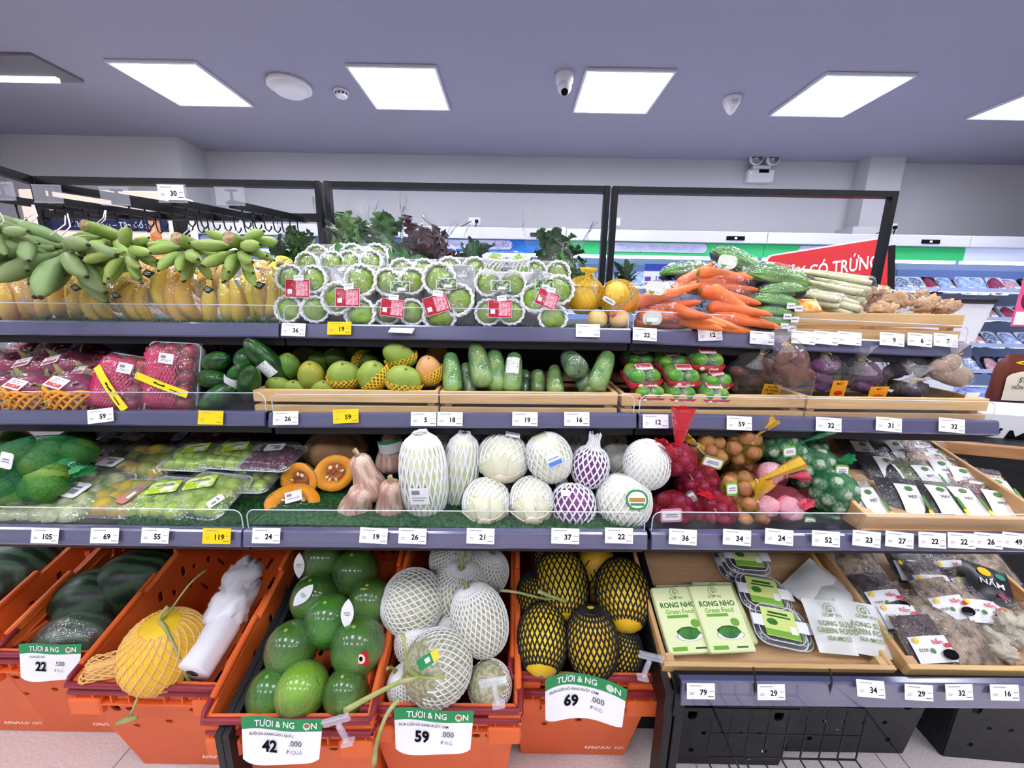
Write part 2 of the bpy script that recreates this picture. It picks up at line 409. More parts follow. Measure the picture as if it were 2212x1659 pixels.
EDGE = mk('acrylic_edge', '#cfd6e6', .15)
DECKM = mk('black_shelf_deck', '#1b1b1f', .5, bump=.1, bs=200)
def shelf_parts(root, k, b):
    (xa, xb), (za, zb), y = LIPX[k][b], LIPZ[k][b], LIPY[k]; yb = 1.49 if k > 1 else 1.86
    def skew(vf, th):  # follow the slight slope of the shelf
        v, f = vf; return [(q[0], q[1], q[2]+za+(zb-za)*(q[0]-xa)/(xb-xa)) for q in v], f
    xm, w = (xa+xb)/2, xb-xa
    sh = ob('shelf', MB().add(skew(box(w, .04, .02, (xm, y+.03, -.025)), 0), 0, False) if k == 4 else MB().add(skew(box(w, yb-y-.012, .022, (xm, (y+.012+yb)/2, -.016)), 0), 0, False).add(skew(box(w, .02, .058, (xm, y+.022, -.034)), 0), 0, False), root, mats=DECKM)
    rr = MB(); h = RH[k]       # price rail: a hooked profile, face leaning back
    prof = [(0, 0), (-.01, -h), (-.013, -h-.002), (-.016, -h+.003), (-.0085, -.001), (-.004, .003), (.012, .002), (.012, -.002)]
    rr.add(skew(loft([[(x, y+a, z) for a, z in prof] for x in (xa, xb)]), 0), 0, False)
    ob('price_rail', rr, sh, mats=RAILM)
    ob('rail_cover', MB().add(skew(loft([[(x, y+a, z) for a, z in ((-.0165, -h+.002), (-.0155, -h+.002), (-.0095, .002), (-.0105, .002))] for x in (xa+.002, xb-.002)]), 0), 0, False), sh, mats=RAILC)
    if k < 4:
        gh, r = .052, .02
        pts = [(xa+.004, 0)]+[(xa+.004+r-r*math.cos(a), gh-r+r*math.sin(a)) for a in [PI/2*i/5 for i in range(6)]]+[(xb-.004-r+r*math.sin(a), gh-r+r*math.cos(a)) for a in [PI/2*i/5 for i in range(6)]]+[(xb-.004, 0)]
        g = MB().add(skew(loft([[(x, y+.004, z) for x, z in pts], [(x, y+.007, z) for x, z in pts]]), 0), 0, False)
        g.add(skew(tube([(x, y+.0055, z) for x, z in pts], .0014, 4), 0), 1, False)
        ob('guard', g, sh, mats=[ACR, EDGE])
for b, lab in (('L', 'black banana rack bay with hanging hook bars, left bay of the produce display'), ('M', 'middle black produce rack bay holding the guava packs and cabbages'),
               ('R', 'right black produce rack bay holding carrots, limes and onion nets')):
    xa, xb = BAY[b]; t = thing('display_rack', lab, 'shelf rack', 'produce rack bays', ((xa+xb)/2, 1.49, 0)); o = V(t.location)
    def part(name, mb, mats, par=None): return ob(name, mb, par or t, loc=-o, mats=mats)
    for x in (xa+.011, xb-.011): part('post', MB().add(box(.02, .03, 1.815, (x, 1.49, .9075), .002), 0, False), BLK)
    part('top_bar', MB().add(box(xb-xa-.042, .03, .02, ((xa+xb)/2, 1.49, 1.803)), 0, False), BLK)
    part('back_panel', MB().add(box(xb-xa+.008, .012, 1.24, ((xa+xb)/2, 1.5, .68)), 0, False), DECKM)
    part('base', MB().add(box(xb-xa-.02, .42, .09, ((xa+xb)/2, 1.28, .045)), 0, False), BLK)
    for k in (1, 2, 3): 
        n = len(bpy.data.objects); shelf_parts(t, k, b)
    if b == 'R': shelf_parts(t, 4, b)
    for c in t.children:
        if c.name.startswith('shelf'): c.location = -o
    if b == 'R':      # lower deck and its legs
        part('lower_deck', MB().add(box(.9, .66, .02, (.89, 1.15, .462)), 0, False), DECKM)
        for x in (.413, .44): part('leg', MB().add(box(.022, .05, .47, (x, .83, .235), .002), 0, False), BLK)
        for x in (.405, .43):
            part('side_frame', MB().add(loft([[(x+d, yy, zz) for yy, zz in ((.80, .47), (.80, .40), (1.48, .40), (1.48, .78))] for d in (-.009, .009)]), 0, False), BLK)
    else:
        for x in ((-.682, -.664) if b == 'L' else ()):
            part('side_frame', MB().add(loft([[(x+d, yy, zz) for yy, zz in ((.735, 0), (.735, .40), (1.48, .68), (1.48, .60), (.79, .36), (.79, 0))] for d in (-.008, .008)]), 0, False), BLK)
    if b == 'L':      # hook rails over the bananas
        ra, rb2 = at(60, 430, 1.49), at(687, 463, 1.49)
        part('hook_rail', MB().add(beam((xa, 1.49, 1.69), (rb2.x, 1.49, 1.695), .02, .026), 0, False), BLK)
        for px, py in ((-8, 428), (100, 432), (246, 433), (374, 437), (500, 441)):
            a = at(px, py, 1.12); bar = part('hook_bar', MB().add(beam(a, (a.x, 1.5, 1.69), .016, .02), 0, False), BLK)
            for j in range(7):
                y = 1.16+j*.048; z = a.z+(1.69-a.z)*(y-1.12)/.38
                hp = [(a.x, y, z), (a.x, y, z-.03), (a.x+.003, y, z-.05), (a.x+.012, y, z-.058), (a.x+.02, y, z-.05), (a.x+.021, y, z-.042)]
                part('hook', MB().add(tube(hp, .0022, 5), 0), BLK, bar).location = (0, 0, 0)
        a = at(60, 392, 1.5)
        part('side_bar', MB().add(beam((xa, 1.49, 1.8), (xa+.03, .95, 1.83), .026, .026), 0, False), BLK)
        part('side_bar', MB().add(beam((xa+.005, 1.5, 1.79), (-1.2, 1.95, 1.77), .026, .026), 0, False), BLK)
# ---------------------------------------------------------------- artificial turf on the lowest shelves
TURF = mk('artificial_turf', '#17401f', .7, c2='#2f6a35', ns=90)
R_ = random.Random(4); mb = MB()
for b, k, n in (('L', 3, 5200), ('M', 3, 8200), ('L', 1, 900), ('M', 1, 900)):
    (xa, xb), y = LIPX[k][b], LIPY[k]; xa = max(xa, -1.0) if (b == 'L' and k == 3) else max(xa, -1.45)
    mb.add(box(xb-xa-.01, .55 if k == 3 else .3, .004, ((xa+xb)/2, y+.018+(.275 if k == 3 else .15), deck(k, (xa+xb)/2)+.003)), 0, False)
    for i in range(n):
        x = R_.uniform(xa, xb-.01); yy = R_.uniform(y+.012, y+(.4 if k == 3 else .12)); z = deck(k, x)+.003; a = R_.random()*6.28; h = R_.uniform(.008, .016)
        dx, dy = .0016*math.cos(a), .0016*math.sin(a); lx, ly = R_.gauss(0, .006), R_.gauss(0, .006)
        mb.add(([(x-dx, yy-dy, z), (x+dx, yy+dy, z), (x+lx, yy+ly, z+h)], [(0, 1, 2)]), 0, False)
tag(ob('turf_mat', mb, mats=TURF), 'green artificial turf lining the fruit and cabbage shelves', 'turf', kind='stuff')
# ---------------------------------------------------------------- price tags
CARDW, CARDH = .068, .037
def card_mb(num, lines=True):
    mb = MB().add(box(CARDW, CARDH, .0006), 0, False)
    if num: mb.add(text(num, .0175, .03), 1, False, T(.006, -.003, .0005))
    if lines:
        R = random.Random(num); z = .0005
        mb.add(box(.03, .0014, .0002, (-.012, .0125, z)), 2, False).add(box(.011, .0012, .0002, (-.022, -.004, z)), 2, False).add(box(.009, .0012, .0002, (-.023, -.0075, z)), 2, False)
        mb.add(box(.014, .0012, .0002, (.024, -.012, z)), 1, False).add(box(.011, .0012, .0002, (.026, .0005, z)), 2, False)
    return mb
SHN = {1: 'top', 2: 'second', 3: 'third', 4: 'bottom right'}
def price_tag(k, px, py, num, near, c='w', rot=0, tip=0):
    y = LIPY[k]-.0185; p = at(px, py, y)
    col = 'yellow' if c == 'y' else 'white'
    lab = f'{col} price tag reading {num} on the {SHN[k]} rail {near}' if num else f'unreadable {col} price tag on the {SHN[k]} rail {near}'
    o = ob('price_tag', card_mb(num), None, mats=[YEL if c == 'y' else WHITE, INK, GREYI], mx=T(*p) @ RZ(rnd.uniform(-1.5, 1.5)) @ RX(90-16-tip) @ RZ(rot))
    return tag(o, lab, 'price tag', 'price tags on the shelf rails')
for a in [(1, 634, 712, '36', 'below the first guava pack', 'w', -1), (1, 733, 709, '19', 'below the second guava pack', 'y', 1), (1, 868, 712, '', 'lying flat below the guavas', 'w', -3, 50),
          (1, 1270, 714, '', 'below the yellow onion nets', 'w', 0), (1, 1393, 722, '22', 'below the first carrot bag', 'w', -2), (1, 1534, 722, '12', 'below the carrot pile', 'w', 3),
          (1, 1646, 730, '', 'below the bitter melons', 'w', -3), (1, 1735, 729, '', 'under the left end of the ginger box', 'w', -4), (1, 1784, 730, '', 'second along the ginger crate', 'w', -4),
          (1, 1835, 731, '', 'third along the ginger crate', 'w', -4), (1, 1927, 733, '9', 'below the ginger crate', 'w', -4), (1, 1987, 734, '6', 'below the ginger crate', 'w', -4), (1, 2043, 735, '7', 'at the right end of its rail', 'w', -4),
          (2, 217, 898, '59', 'below the pink-netted plums', 'w', 8), (2, 455, 902, '', 'below the green avocados', 'y', 0), (2, 617, 903, '26', 'below the mango crate', 'w', 2), (2, 747, 899, '59', 'below the netted mangoes', 'y', 4),
          (2, 915, 905, '5', 'between mango and gourd crates', 'w', 0), (2, 972, 905, '18', 'below the left gourds', 'w', 0), (2, 1134, 905, '19', 'below the middle of the gourd crate', 'w', 0), (2, 1246, 905, '16', 'below the right gourds', 'w', 0),
          (2, 1416, 910, '12', 'below the lime packs', 'w', 1), (2, 1597, 914, '59', 'below the brown potato bags', 'w', -2), (2, 1790, 917, '32', 'below the tall purple potato bag', 'w', -3), (2, 1920, 917, '31', 'below the yam bags', 'w', -4), (2, 2056, 919, '32', 'below the last potato bag at right', 'w', -4),
          (3, 97, 1157, '105', 'below the green netted pomelos', 'w', 0), (3, 226, 1157, '69', 'below the left clamshell', 'w', 0), (3, 335, 1157, '55', 'below the jujube boxes', 'w', 0), (3, 468, 1158, '119', 'right of the jujube boxes', 'y', 0),
          (3, 575, 1157, '24', 'below the cut pumpkins', 'w', 0), (3, 807, 1157, '19', 'below the butternut squashes', 'w', -2), (3, 891, 1158, '26', 'below the tall napa cabbage', 'w', -1), (3, 1038, 1158, '21', 'below the white cabbages', 'w', 0), (3, 1221, 1158, '37', 'below the purple cabbage', 'w', 0), (3, 1337, 1157, '22', 'below the right white cabbage', 'w', 0),
          (3, 1475, 1160, '36', 'below the red onion nets', 'w', -3), (3, 1592, 1161, '34', 'below the second red onion net', 'w', -3), (3, 1683, 1160, '24', 'below the garlic nets', 'w', -4), (3, 1784, 1164, '52', 'below the green nets', 'w', -3), (3, 1872, 1164, '23', 'at the bean crate corner', 'w', -5), (3, 1943, 1166, '27', 'below the black bean packet', 'w', -5),
          (3, 2014, 1167, '22', 'left of another 22', 'w', -3), (3, 2077, 1168, '22', 'right of another 22', 'w', -3), (3, 2135, 1168, '26', 'below the bean crate', 'w', -3), (3, 2195, 1168, '49', 'at the right edge of the photo', 'w', -5),
          (4, 1514, 1493, '79', 'below the green food packets', 'w', 0), (4, 1666, 1495, '29', 'between two black cable hooks', 'w', 0), (4, 1881, 1488, '34', 'tilted below the milky packets', 'w', -4, 8), (4, 1985, 1496, '29', 'below the mushroom crate', 'w', -2), (4, 2072, 1495, '32', 'below the mushroom crate', 'w', 0), (4, 2170, 1496, '16', 'at the far right end', 'w', 1)]: price_tag(*a)
TICK = wrap('clear_ticket_sleeve', '#f2f4ff', .14, .08, bump=0, base=.03)
for px, py, num, lab in ((0, 413, '', 'clear empty ticket sleeve on a hook bar at the left edge'), (103, 419, '', 'clear empty ticket sleeve above the biggest green banana bunch'), (248, 424, '', 'clear empty ticket sleeve left of the 30 ticket'),
                         (372, 418, '30', 'white ticket reading 30 on a hook bar end'), (497, 424, '', 'clear empty ticket sleeve right of the 30 ticket')):
    p = at(px, py, 1.105); t = thing('ticket_holder', lab, 'ticket holder', 'ticket holders on the hook bars', p)
    ob('sleeve', MB().add(box(.075, .002, .042), 0, False).add(box(.075, .004, .004, (0, -.001, -.021)), 0, False).add(box(.075, .004, .003, (0, -.001, .021)), 0, False), t, mats=TICK)
    ob('clip', MB().add(box(.004, .006, .036, (0, .006, 0)), 0, False).add(box(.03, .006, .004, (0, .006, .016)), 0, False).add(box(.03, .006, .006, (0, .006, -.016)), 0, False), t, mats=BLKP)
    if num: ob('ticket', card_mb(num), t, mats=[WHITE, INK, GREYI], mx=T(0, -.003, .002) @ RX(90))
# ---------------------------------------------------------------- refrigerated wall cabinets behind the racks
FW = mk('chiller_white', '#d9dde8', .35); FIN = mk('chiller_inside', '#d3e0fa', .4)
STRIP = mk('chiller_light', '#cfe0ff', .5, emit=STRIP_E)
BLUEB = mk('banner_blue', '#2a7fe0', .5, emit=.0); GREENB = mk('banner_green', '#3fcf80', .5, emit=.0); PALEB = mk('banner_pale', '#cfdcff', .5, emit=.15)
LILAC = mk('banner_pill', '#c9cdf2', .5, emit=0); BINK = mk('banner_ink', '#4a66c8', .6); TINK = mk('banner_ink_pale', '#93a9dd', .6)
FY, FB = 3.9, 4.6
FZ = [.78, 1.05, 1.32, 1.60]
def chiller(xa, xb, banner, label, pill=None, disp=True):
    t = thing('chiller_cabinet', label, 'refrigerator', 'chillers along the back wall', ((xa+xb)/2, FY, 0)); o = V(t.location); w = xb-xa-.006; xm = (xa+xb)/2
    def part(n, mb, m, par=None): return ob(n, mb, par or t, loc=-o if par is None else (0, 0, 0), mats=m)
    part('back_panel', MB().add(box(w, .04, 1.5, (xm, FB, 1.25)), 0, False), FIN)
    part('base', MB().add(box(w, .7, .46, (xm, FY+.36, .25)), 0, False).add(box(w, .05, .26, (xm, FY+.02, .52)), 0, False), FW)
    part('bumper', MB().add(box(w, .03, .05, (xm, FY-.01, .46), .008), 0, False), BLKP)
    ca = part('canopy', MB().add(box(w, .72, .06, (xm, FY+.36, 2.04)), 0, False).add(box(w, .03, .1, (xm, FY-.004, 2.03), .004), 0, False), FW)
    bn = part('banner', MB().add(box(w, .015, .125, (xm, FY+.02, 1.922)), 0, False), banner)
    if pill:
        s, a, b_, ink = pill; pa, pb = at(a, 520, FY-.002).x, at(b_, 520, FY-.002).x
        pm = MB().add(loft([[(x+(pa+pb)/2, FY+.011-d, z+1.93) for x, z in rrect(pb-pa, .082, .04)] for d in (0, .004)]), 0, False)
        if s: pm.add(text(s, .062, .0, sx=.93), 1, False, T((pa+pb)/2, FY+.0055, 1.93) @ RX(90))
        part('banner_text', pm, [LILAC, ink], bn)
    part('light', MB().add(box(w-.06, .03, .025, (xm, FY+.06, 1.848)), 0, False), STRIP, ca)
    for z in FZ:
        sh = part('shelf', MB().add(box(w-.02, .5, .016, (xm, FB-.27, z)), 0, False), FIN)
        part('shelf_edge', MB().add(box(w-.02, .012, .04, (xm, FB-.525, z)), 0, False), mk('chiller_rail', '#c3d3f5', .3), sh)
        part('light', MB().add(box(w-.08, .02, .012, (xm, FB-.5, z-.016)), 0, False), STRIP, sh)
    part('grille', MB().add(box(w-.02, .012, .1, (xm, FB-.03, 1.78)), 0, False), mk('chiller_grille', '#9fb6e8', .4))
    if disp:
        q = at(disp, 503, FY).x; part('thermostat', MB().add(box(.17, .006, .036, (q, FY-.021, 2.022)), 0, False).add(box(.02, .004, .014, (q, FY-.025, 2.022)), 1, False), [INK, mk('led_white', '#dfe8ff', .5, emit=2)])
chiller(-3.3, -1.42, BLUEB, 'chiller with blue banner about mood, behind the green bananas', ('Cải thiện tâm trạng', 430, 668, BINK), False)
chiller(-1.42, .48, BLUEB, 'chiller with long lettered blue banner behind the guava packs', ('Nguồn thực phẩm cung cấp lợi khuẩn dồi dào', 888, 1107, BINK), 1165)
chiller(.48, 2.36, GREENB, 'chiller with lettered green banner behind the carrots', ('Tươi ngon, đảm bảo nguồn gốc', 1322, 1530, TINK), 1588)
chiller(2.36, 4.26, GREENB, 'chiller with green banner behind the red egg sign', ('', 1730, 1940, TINK), 2010)
chiller(4.26, 6.2, PALEB, 'chiller with plain pale banner at the far right', None, False)
# ---------------------------------------------------------------- packs in the chillers
TRAYB = mk('black_tray', '#1b1b22', .4); TRAYW = mk('white_tray', '#e8ebf5', .5)
MEATS = [mk('pink_meat', '#d98a92', .4, c2='#e9c3c0', ns=40), mk('red_meat', '#8c2440', .4, c2='#b3405a', ns=30), mk('pale_pack', '#c9d6f0', .4, c2='#8fa4cf', ns=40), mk('dark_pack', '#4a4f68', .5, c2='#c3cbe4', ns=50), mk('green_pack', '#7aa86f', .5, c2='#d6e3d0', ns=40)]
def pack_parts(t, mi, tray, s):
    ob('tray', cmesh(('ct', tray), lambda: MB().add(loft([[(x*q, y*q, z) for x, y in rrect(.16, .22, .025)] for z, q in ((0, .86), (.025, 1), (.028, 1), (.01, .85))], True, True), 0, False).mesh('tray', TRAYB if tray else TRAYW)), t)
    ob('contents', cmesh(('cm', mi), lambda: MB().add(ball(.07, .1, .022, 14, 8, .35, 5, mi)).mesh('contents', MEATS[mi])), t, (0, 0, .022))
    ob('price_sticker', cmesh('cs', lambda: MB().add(box(.06, .045, .001), 0, False).mesh('sticker', WHITE)), t, (.025, -.05, .043))
R_ = random.Random(11); n = 0
for zi, z in enumerate(FZ):
    x = -1.3 if zi == 3 else 2.55
    while x < 6.0:
        if zi == 3 and 2.35 < x < 2.6: x = 2.6
        kind = R_.choice([0, 2, 2, 3, 0, 1] if x > 2.2 else [2, 3, 4, 3]); tray = R_.random() < .4
        lab = ('meat pack' if kind < 2 else 'wrapped pack')+' on a lit chiller shelf '+('behind the carrots' if x < 2.2 else 'right of the red sign')
        t = thing('chilled_pack', ('dark-trayed ' if tray else 'white-trayed ')+('pink ' if kind == 0 else 'red ' if kind == 1 else 'pale ' if kind == 2 else 'dark ' if kind == 3 else 'green ')+lab+', '+('bottom', 'second', 'third', 'upper')[zi]+' tier', 'food pack',
                  f'{kind}{tray}{zi}{x<2.2} chilled packs', (x, FB-.4+R_.uniform(-.03, .03), z+.03), (math.radians(48+R_.uniform(-8, 8)), 0, R_.uniform(-.12, .12)))
        t['group'] = t['label'].replace('pack', 'packs', 1); pack_parts(t, kind, tray, 1); x += R_.uniform(.15, .19)
for i in range(7):   # maroon boxes lined up on the upper tier
    x = 4.05+i*.27; tag(ob('meat_carton', MB().add(box(.25, .12, .1, b=.004), 0, False), mats=mk('maroon_box', '#7a1238', .5), loc=(x, FB-.12, 1.665)), 'maroon carton in the row at the back of the upper chiller shelf', 'box', 'maroon cartons in the chiller')
# wall sockets, cables, pipes above the chillers
for px, py, lab in ((1025, 478, 'white wall socket with two plugged cables above the blue banner'), (1327, 479, 'white wall socket beside the right bay post'), (1925, 491, 'white wall socket with black plugs right of the last post')):
    p = at(px, py, 4.58 if px < 1900 else 4.58); t = thing('wall_socket', lab, 'socket', 'wall sockets', p)
    ob('plate', MB().add(box(.13, .012, .08, (0, 0, 0), .006), 0, False), t, mats=WHITEP)
    if px != 1327:
        ob('plug', MB().add(box(.035, .03, .035, (.025, -.02, -.005), .006), 0, False), t, mats=INK)
        ob('cable', MB().add(tube([(.025, -.03, -.01), (.015, -.03, -.06), (-.01 if px < 1900 else .02, -.02, -.1)], .006, 6)).add(tube([(-.03, -.02, 0), (-.09, -.02, -.035), (-.17, -.02, -.075)], .004, 5)), t, mats=INK)
for px, lab in ((840, 'stub of white drain pipe above the blue chiller banner'), (1217, 'stub of white drain pipe left of the middle post')):
    p = at(px, 490, 4.4); tag(ob('drain_pipe', MB().add(tube([(0, 0, -.06), (0, 0, .03), (0, .03, .055), (0, .2, .06)], .035, 12)), loc=(p.x, 4.38, 2.1), mats=WHITEP), lab, 'pipe', 'drain pipe stubs on the chillers')
# ---------------------------------------------------------------- red egg sign
a, b2 = at(1655, 552, 2.32), at(1919, 510, 2.2); L = (b2-a).length
t = thing('aisle_sign', 'red sign lettered in white announcing eggs, behind the right rack post', 'sign', None, a)
ax = (b2-a).normalized(); ay = V((0, 0, 1)).cross(ax).normalized(); az = ax.cross(ay); t.location = (0, 0, 0); t.matrix_basis = T(*a) @ M((ax, ay, az)).transposed().to_4x4()
h = .42
pts = [(x+L/2, z-h/2) for x, z in rrect(L, h, .03)]
ob('border', MB().add(loft([[(x, d, z) for x, z in [(q[0]*1.0, q[1]) for q in pts]] for d in (-.004, .012)]), 0, False), t, mats=WHITE)
ob('panel', MB().add(loft([[(L/2+(x-L/2)*.985, d, -h/2+(z+h/2)*.96) for x, z in pts] for d in (-.006, -.0035)]), 0, False).add(text('Ở ĐÂY CÓ TRỨNG!', .095, .018, 'CENTER', .1), 1, False, T(L*.47, -.0075, -.125) @ SCL(.66, 1, 1) @ RX(90)), t, mats=[RED, WHITE])
ob('stand', MB().add(box(.03, .03, b2.z-.3, (L-.06, .03, -b2.z/2+.0)), 0, False).add(box(.05, .03, .3, (L+.005, .01, -.2)), 0, False), t, mats=BLK)
# ---------------------------------------------------------------- things at the far right
q = at(2160, 866, 2.4)
t = thing('display_bin', 'white and blue chest display at the right edge below the rice bag', 'display bin', None, (q.x+.4, 2.75, 0))
ob('cabinet', MB().add(box(1.3, .8, q.z-.1, (0, 0, (q.z-.1)/2), .02), 0, False), t, mats=FW)
ob('bumper', MB().add(box(1.32, .82, .05, (0, 0, q.z-.09), .01), 0, False), t, mats=BLKP)
ob('blue_liner', MB().add(sheet(14, 8, lambda u, v: ((u-.5)*1.26, (v-.5)*.76, q.z-.06+.04*NZ.noise((u*5, v*4, 2))), .01)), t, mats=mk('blue_film', '#4a5fc4', .15, c2='#8fa6ef', ns=9))
ztop = q.z-.03
mb = MB()
def ricebag(u, v):
    a = 2*PI*u; w = .17*(1-.22*v**3)*(1 if v < .85 else 1-(v-.85)*2.2); d = .07*(1-v**4*.9)*min(1, .45+v*4)
    return (w*math.cos(a)*(1+.04*math.sin(9*v+a*3)), d*math.sin(a)*(1+.08*math.sin(7*a+v*8)), v*.4)
t = thing('rice_bag', 'brown and cream rice bag standing in the chest display at right', 'bag', None, (at(2178, 850, 2.5).x, 2.5, ztop), (0, 0, 0), .78)
ob('bag', MB().add(sheet(28, 16, ricebag)), t, mats=mk('brown_bag', '#6b3424', .35, bump=.3, bs=20))
def facep(x, z): return (x, -.075*(1-(x/.19)**2*.6)*(1-(z/.4)**4*.8)-.006, z)
ob('label_panel', MB().add(sheet(10, 12, lambda u, v: facep((u-.5)*.25*(1 if v < .75 else math.sqrt(max(.05, 1-((v-.75)/.25)**2))), .03+v*.24)), 0).add(text('ST25', .06, .01, shear=.1), 1, False, T(0.01, -.083, .2) @ RX(90)).add(text('HỖN HỢP', .042, .01), 1, False, T(0, -.085, .14) @ RX(90)), t, mats=[mk('cream_panel', '#e6dcc4', .5), mk('brown_ink', '#4a2a1c', .6)])
ob('handle', MB().add(tube([(-.05, -.03, .335), (0, -.05, .35), (.06, -.04, .34), (.06, -.04, .325), (0, -.05, .325), (-.05, -.03, .335)], .006, 6)), t, mats=YEL)
p = at(2172, 946, 1.75)
t = thing('carton_box', 'white carton with a black letter M mark at the right edge', 'box', None, (p.x+.03, 1.75, p.z-.16), (0, 0, -.25))
ob('carton', MB().add(box(.42, .3, .3, (.09, .16, .12), .004), 0, False), t, mats=WHITE)
ob('print', MB().add(text('M', .11, .02, shear=.35), 0, False, T(-.0, .007, .15) @ RX(90)).add(tube([(-.045, .007, .18), (-.07, .007, .2), (-.095, .007, .185), (-.09, .007, .16), (-.07, .007, .165), (-.04, .007, .2)], .005, 5), 0).add(box(.13, .002, .008, (.03, .008, .075)), 1, False).add(box(.09, .002, .007, (-.02, .008, .055)), 1, False), t, mats=[INK, mk('crimson_ink', '#c0325c', .6)])
p = at(2150, 965, 1.6)
t = thing('side_stand', 'dark slanted stand with a wooden front rail at the right edge', 'display stand', None, (1.95, 1.55, 0), (0, 0, -.28))
WOODR = wood('rail_wood', '#c79a63', '#a87b48')
ob('tray', MB().add(box(.9, .5, .05, (.25, .25, .8)), 0, False).add(box(.9, .45, .75, (.25, .28, .4)), 0, False), t, mats=BLK)
ob('front_rail', MB().add(box(.9, .03, .05, (.25, -.01, .85), .004), 0, False), t, mats=WOODR)
p = at(1995, 640, 2.3)
t = thing('shopping_basket', 'black-rimmed white basket behind the ginger crate', 'basket', None, (p.x, 2.3, p.z-.1))
ob('tub', MB().add(loft([[(x*s, y*s, z) for x, y in rrect(.5, .32, .03)] for z, s in ((-.14, .85), (.06, .98), (.06, .95), (-.12, .83))]), 0, False), t, mats=WHITEP)
ob('rim', MB().add(tube([(x, y, .08) for x, y in rrect(.5, .32, .04)]+[(.25-.04+.04, .12, .08)], .014, 6)), t, mats=BLKP)
p = at(1995, 660, 2.3)
tag(ob('basket_table', MB().add(box(.36, .3, p.z-.14, (p.x-.06, 2.3, (p.z-.26)/2+.0)), 0, False), mats=FW), 'white plinth under the white basket behind the racks', 'table')
p = at(2203, 645, 2.2)
t = thing('pink_sign', 'pink hanging promotion sign cut by the right edge', 'sign', None, p)
ob('panel', MB().add(box(.12, .008, .3, (.05, 0, 0), .003), 0, False).add(box(.11, .004, .07, (.05, -.004, -.105)), 1, False).add(ball(.045, .004, .06), 2, True, T(.05, -.005, 0)), t, mats=[mk('pink_card', '#ef5c8e', .5), WHITE, mk('brown_print', '#5a3038', .6)])
p = at(1418, 595, 2.4)
t = thing('promo_card', 'small promotion card reading 199 behind the carrots', 'sign', None, p)
ob('panel', MB().add(box(.15, .004, .12), 0, False).add(box(.15, .003, .04, (0, -.002, .045)), 1, False).add(text('199', .042, .02), 2, False, T(.02, -.004, -.02) @ RX(90)).add(box(.035, .003, .025, (-.05, -.002, -.02)), 3, False), t, mats=[PALEB, mk('blue_card', '#3148a8', .5), mk('violet_ink', '#5a2f8e', .5), mk('violet_card', '#7a3fa8', .5)])
ob('holder', MB().add(box(.012, .012, p.z-.062, (0, .01, -(p.z-.062)/2-.06)), 0, False), t, mats=BLK)
# ---------------------------------------------------------------- left background
a = at(205, 480, 3.3)
t = thing('bakery_counter', 'warm lit counter with a navy banner behind the left hook bars', 'counter', None, (a.x, 3.3, 0))
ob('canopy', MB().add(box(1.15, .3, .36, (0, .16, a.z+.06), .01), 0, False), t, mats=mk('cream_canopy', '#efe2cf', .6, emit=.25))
ob('banner', MB().add(box(.95, .01, .085, (.1, .0, a.z-.02)), 0, False).add(text('Thơm Ngon – Tận Gốc', .06, .01), 1, False, T(.12, -.007, a.z-.02) @ RX(90)), t, mats=[mk('navy', '#232a5c', .5), PALEB])
ob('glow_panel', MB().add(box(1.15, .02, .3, (0, .1, a.z-.25)), 0, False), t, mats=mk('warm_sign', '#f0a868', .6, c2='#f7dcc0', ns=9, emit=0))
ob('body', MB().add(box(1.2, .6, a.z-.4, (0, .3, (a.z-.4)/2)), 0, False), t, mats=mk('counter_body', '#b8a79a', .6))
ob('post', MB().add(box(.07, .07, a.z+.15, (.72, -.05, (a.z+.15)/2)), 0, False), t, mats=BLK)
a = at(337, 510, 2.9)
tag(ob('orange_poster', MB().add(box(.07, .01, .4, (a.x, 2.9, a.z-.1)), 0, False).add(box(.09, .3, a.z-.3, (a.x, 3.06, (a.z-.3)/2)), 0, False), mats=mk('orange_print', '#e07a3f', .6, c2='#f5d9b8', ns=14)), 'narrow orange poster left of the blue chiller banner', 'poster')
# ================================================================ TOP SHELF
def pot(px, py, Y): return at(px, py, Y)
YB = mk('banana_skin', '#f2c53c', .36, c2='#d99c2a', ns=14, lo=.45, hi=.8, vary=.16, hue=.012, bump=.08, bs=40)
YB2 = mk('banana_skin_fresh', '#f6d63f', .36, c2='#cfc53c', ns=9, lo=.5, hi=.8, vary=.1, hue=.01)
GB = mk('green_banana_skin', '#9fb560', .45, c2='#86a04c', ns=10, vary=.16, hue=.015)
GB2 = mk('grey_green_banana_skin', '#8b9f68', .5, c2='#728a54', ns=10, vary=.16, hue=.015)
BTIP = mk('banana_tip', '#3c3020', .7); CUT = mk('cut_stem', '#cdb48b', .8, c2='#9a7a55', ns=60)
STRG = mk('white_string', '#f0f0f2', .6)
DIAM = mk('dark_green_sticker', '#1d3b32', .35)
def finger(L, r, bend, seed, nf=7):
    """one banana: stem at origin, hanging down -z, bulging to -y"""
    R = random.Random(seed); mb = MB(); n = 12; pts, rs = [], []
    for i in range(n+1):
        t = i/n; a = (t-.45)*bend
        pts.append((0, -L/bend*(math.cos(a)-math.cos(.45*bend))*1.0, -L/bend*(math.sin(a)+math.sin(.45*bend))))
        prof = [.34, .36, .55, .8, .94, 1, 1, 1, .98, .92, .78, .5, .26][i]; rs.append(r*prof)
    mb.add(tube(pts, rs, nf)); mb.add(tube([pts[-1], V(pts[-1])+(V(pts[-1])-V(pts[-2])).normalized()*.004], [r*.27, r*.2], 6), 1)
    return mb
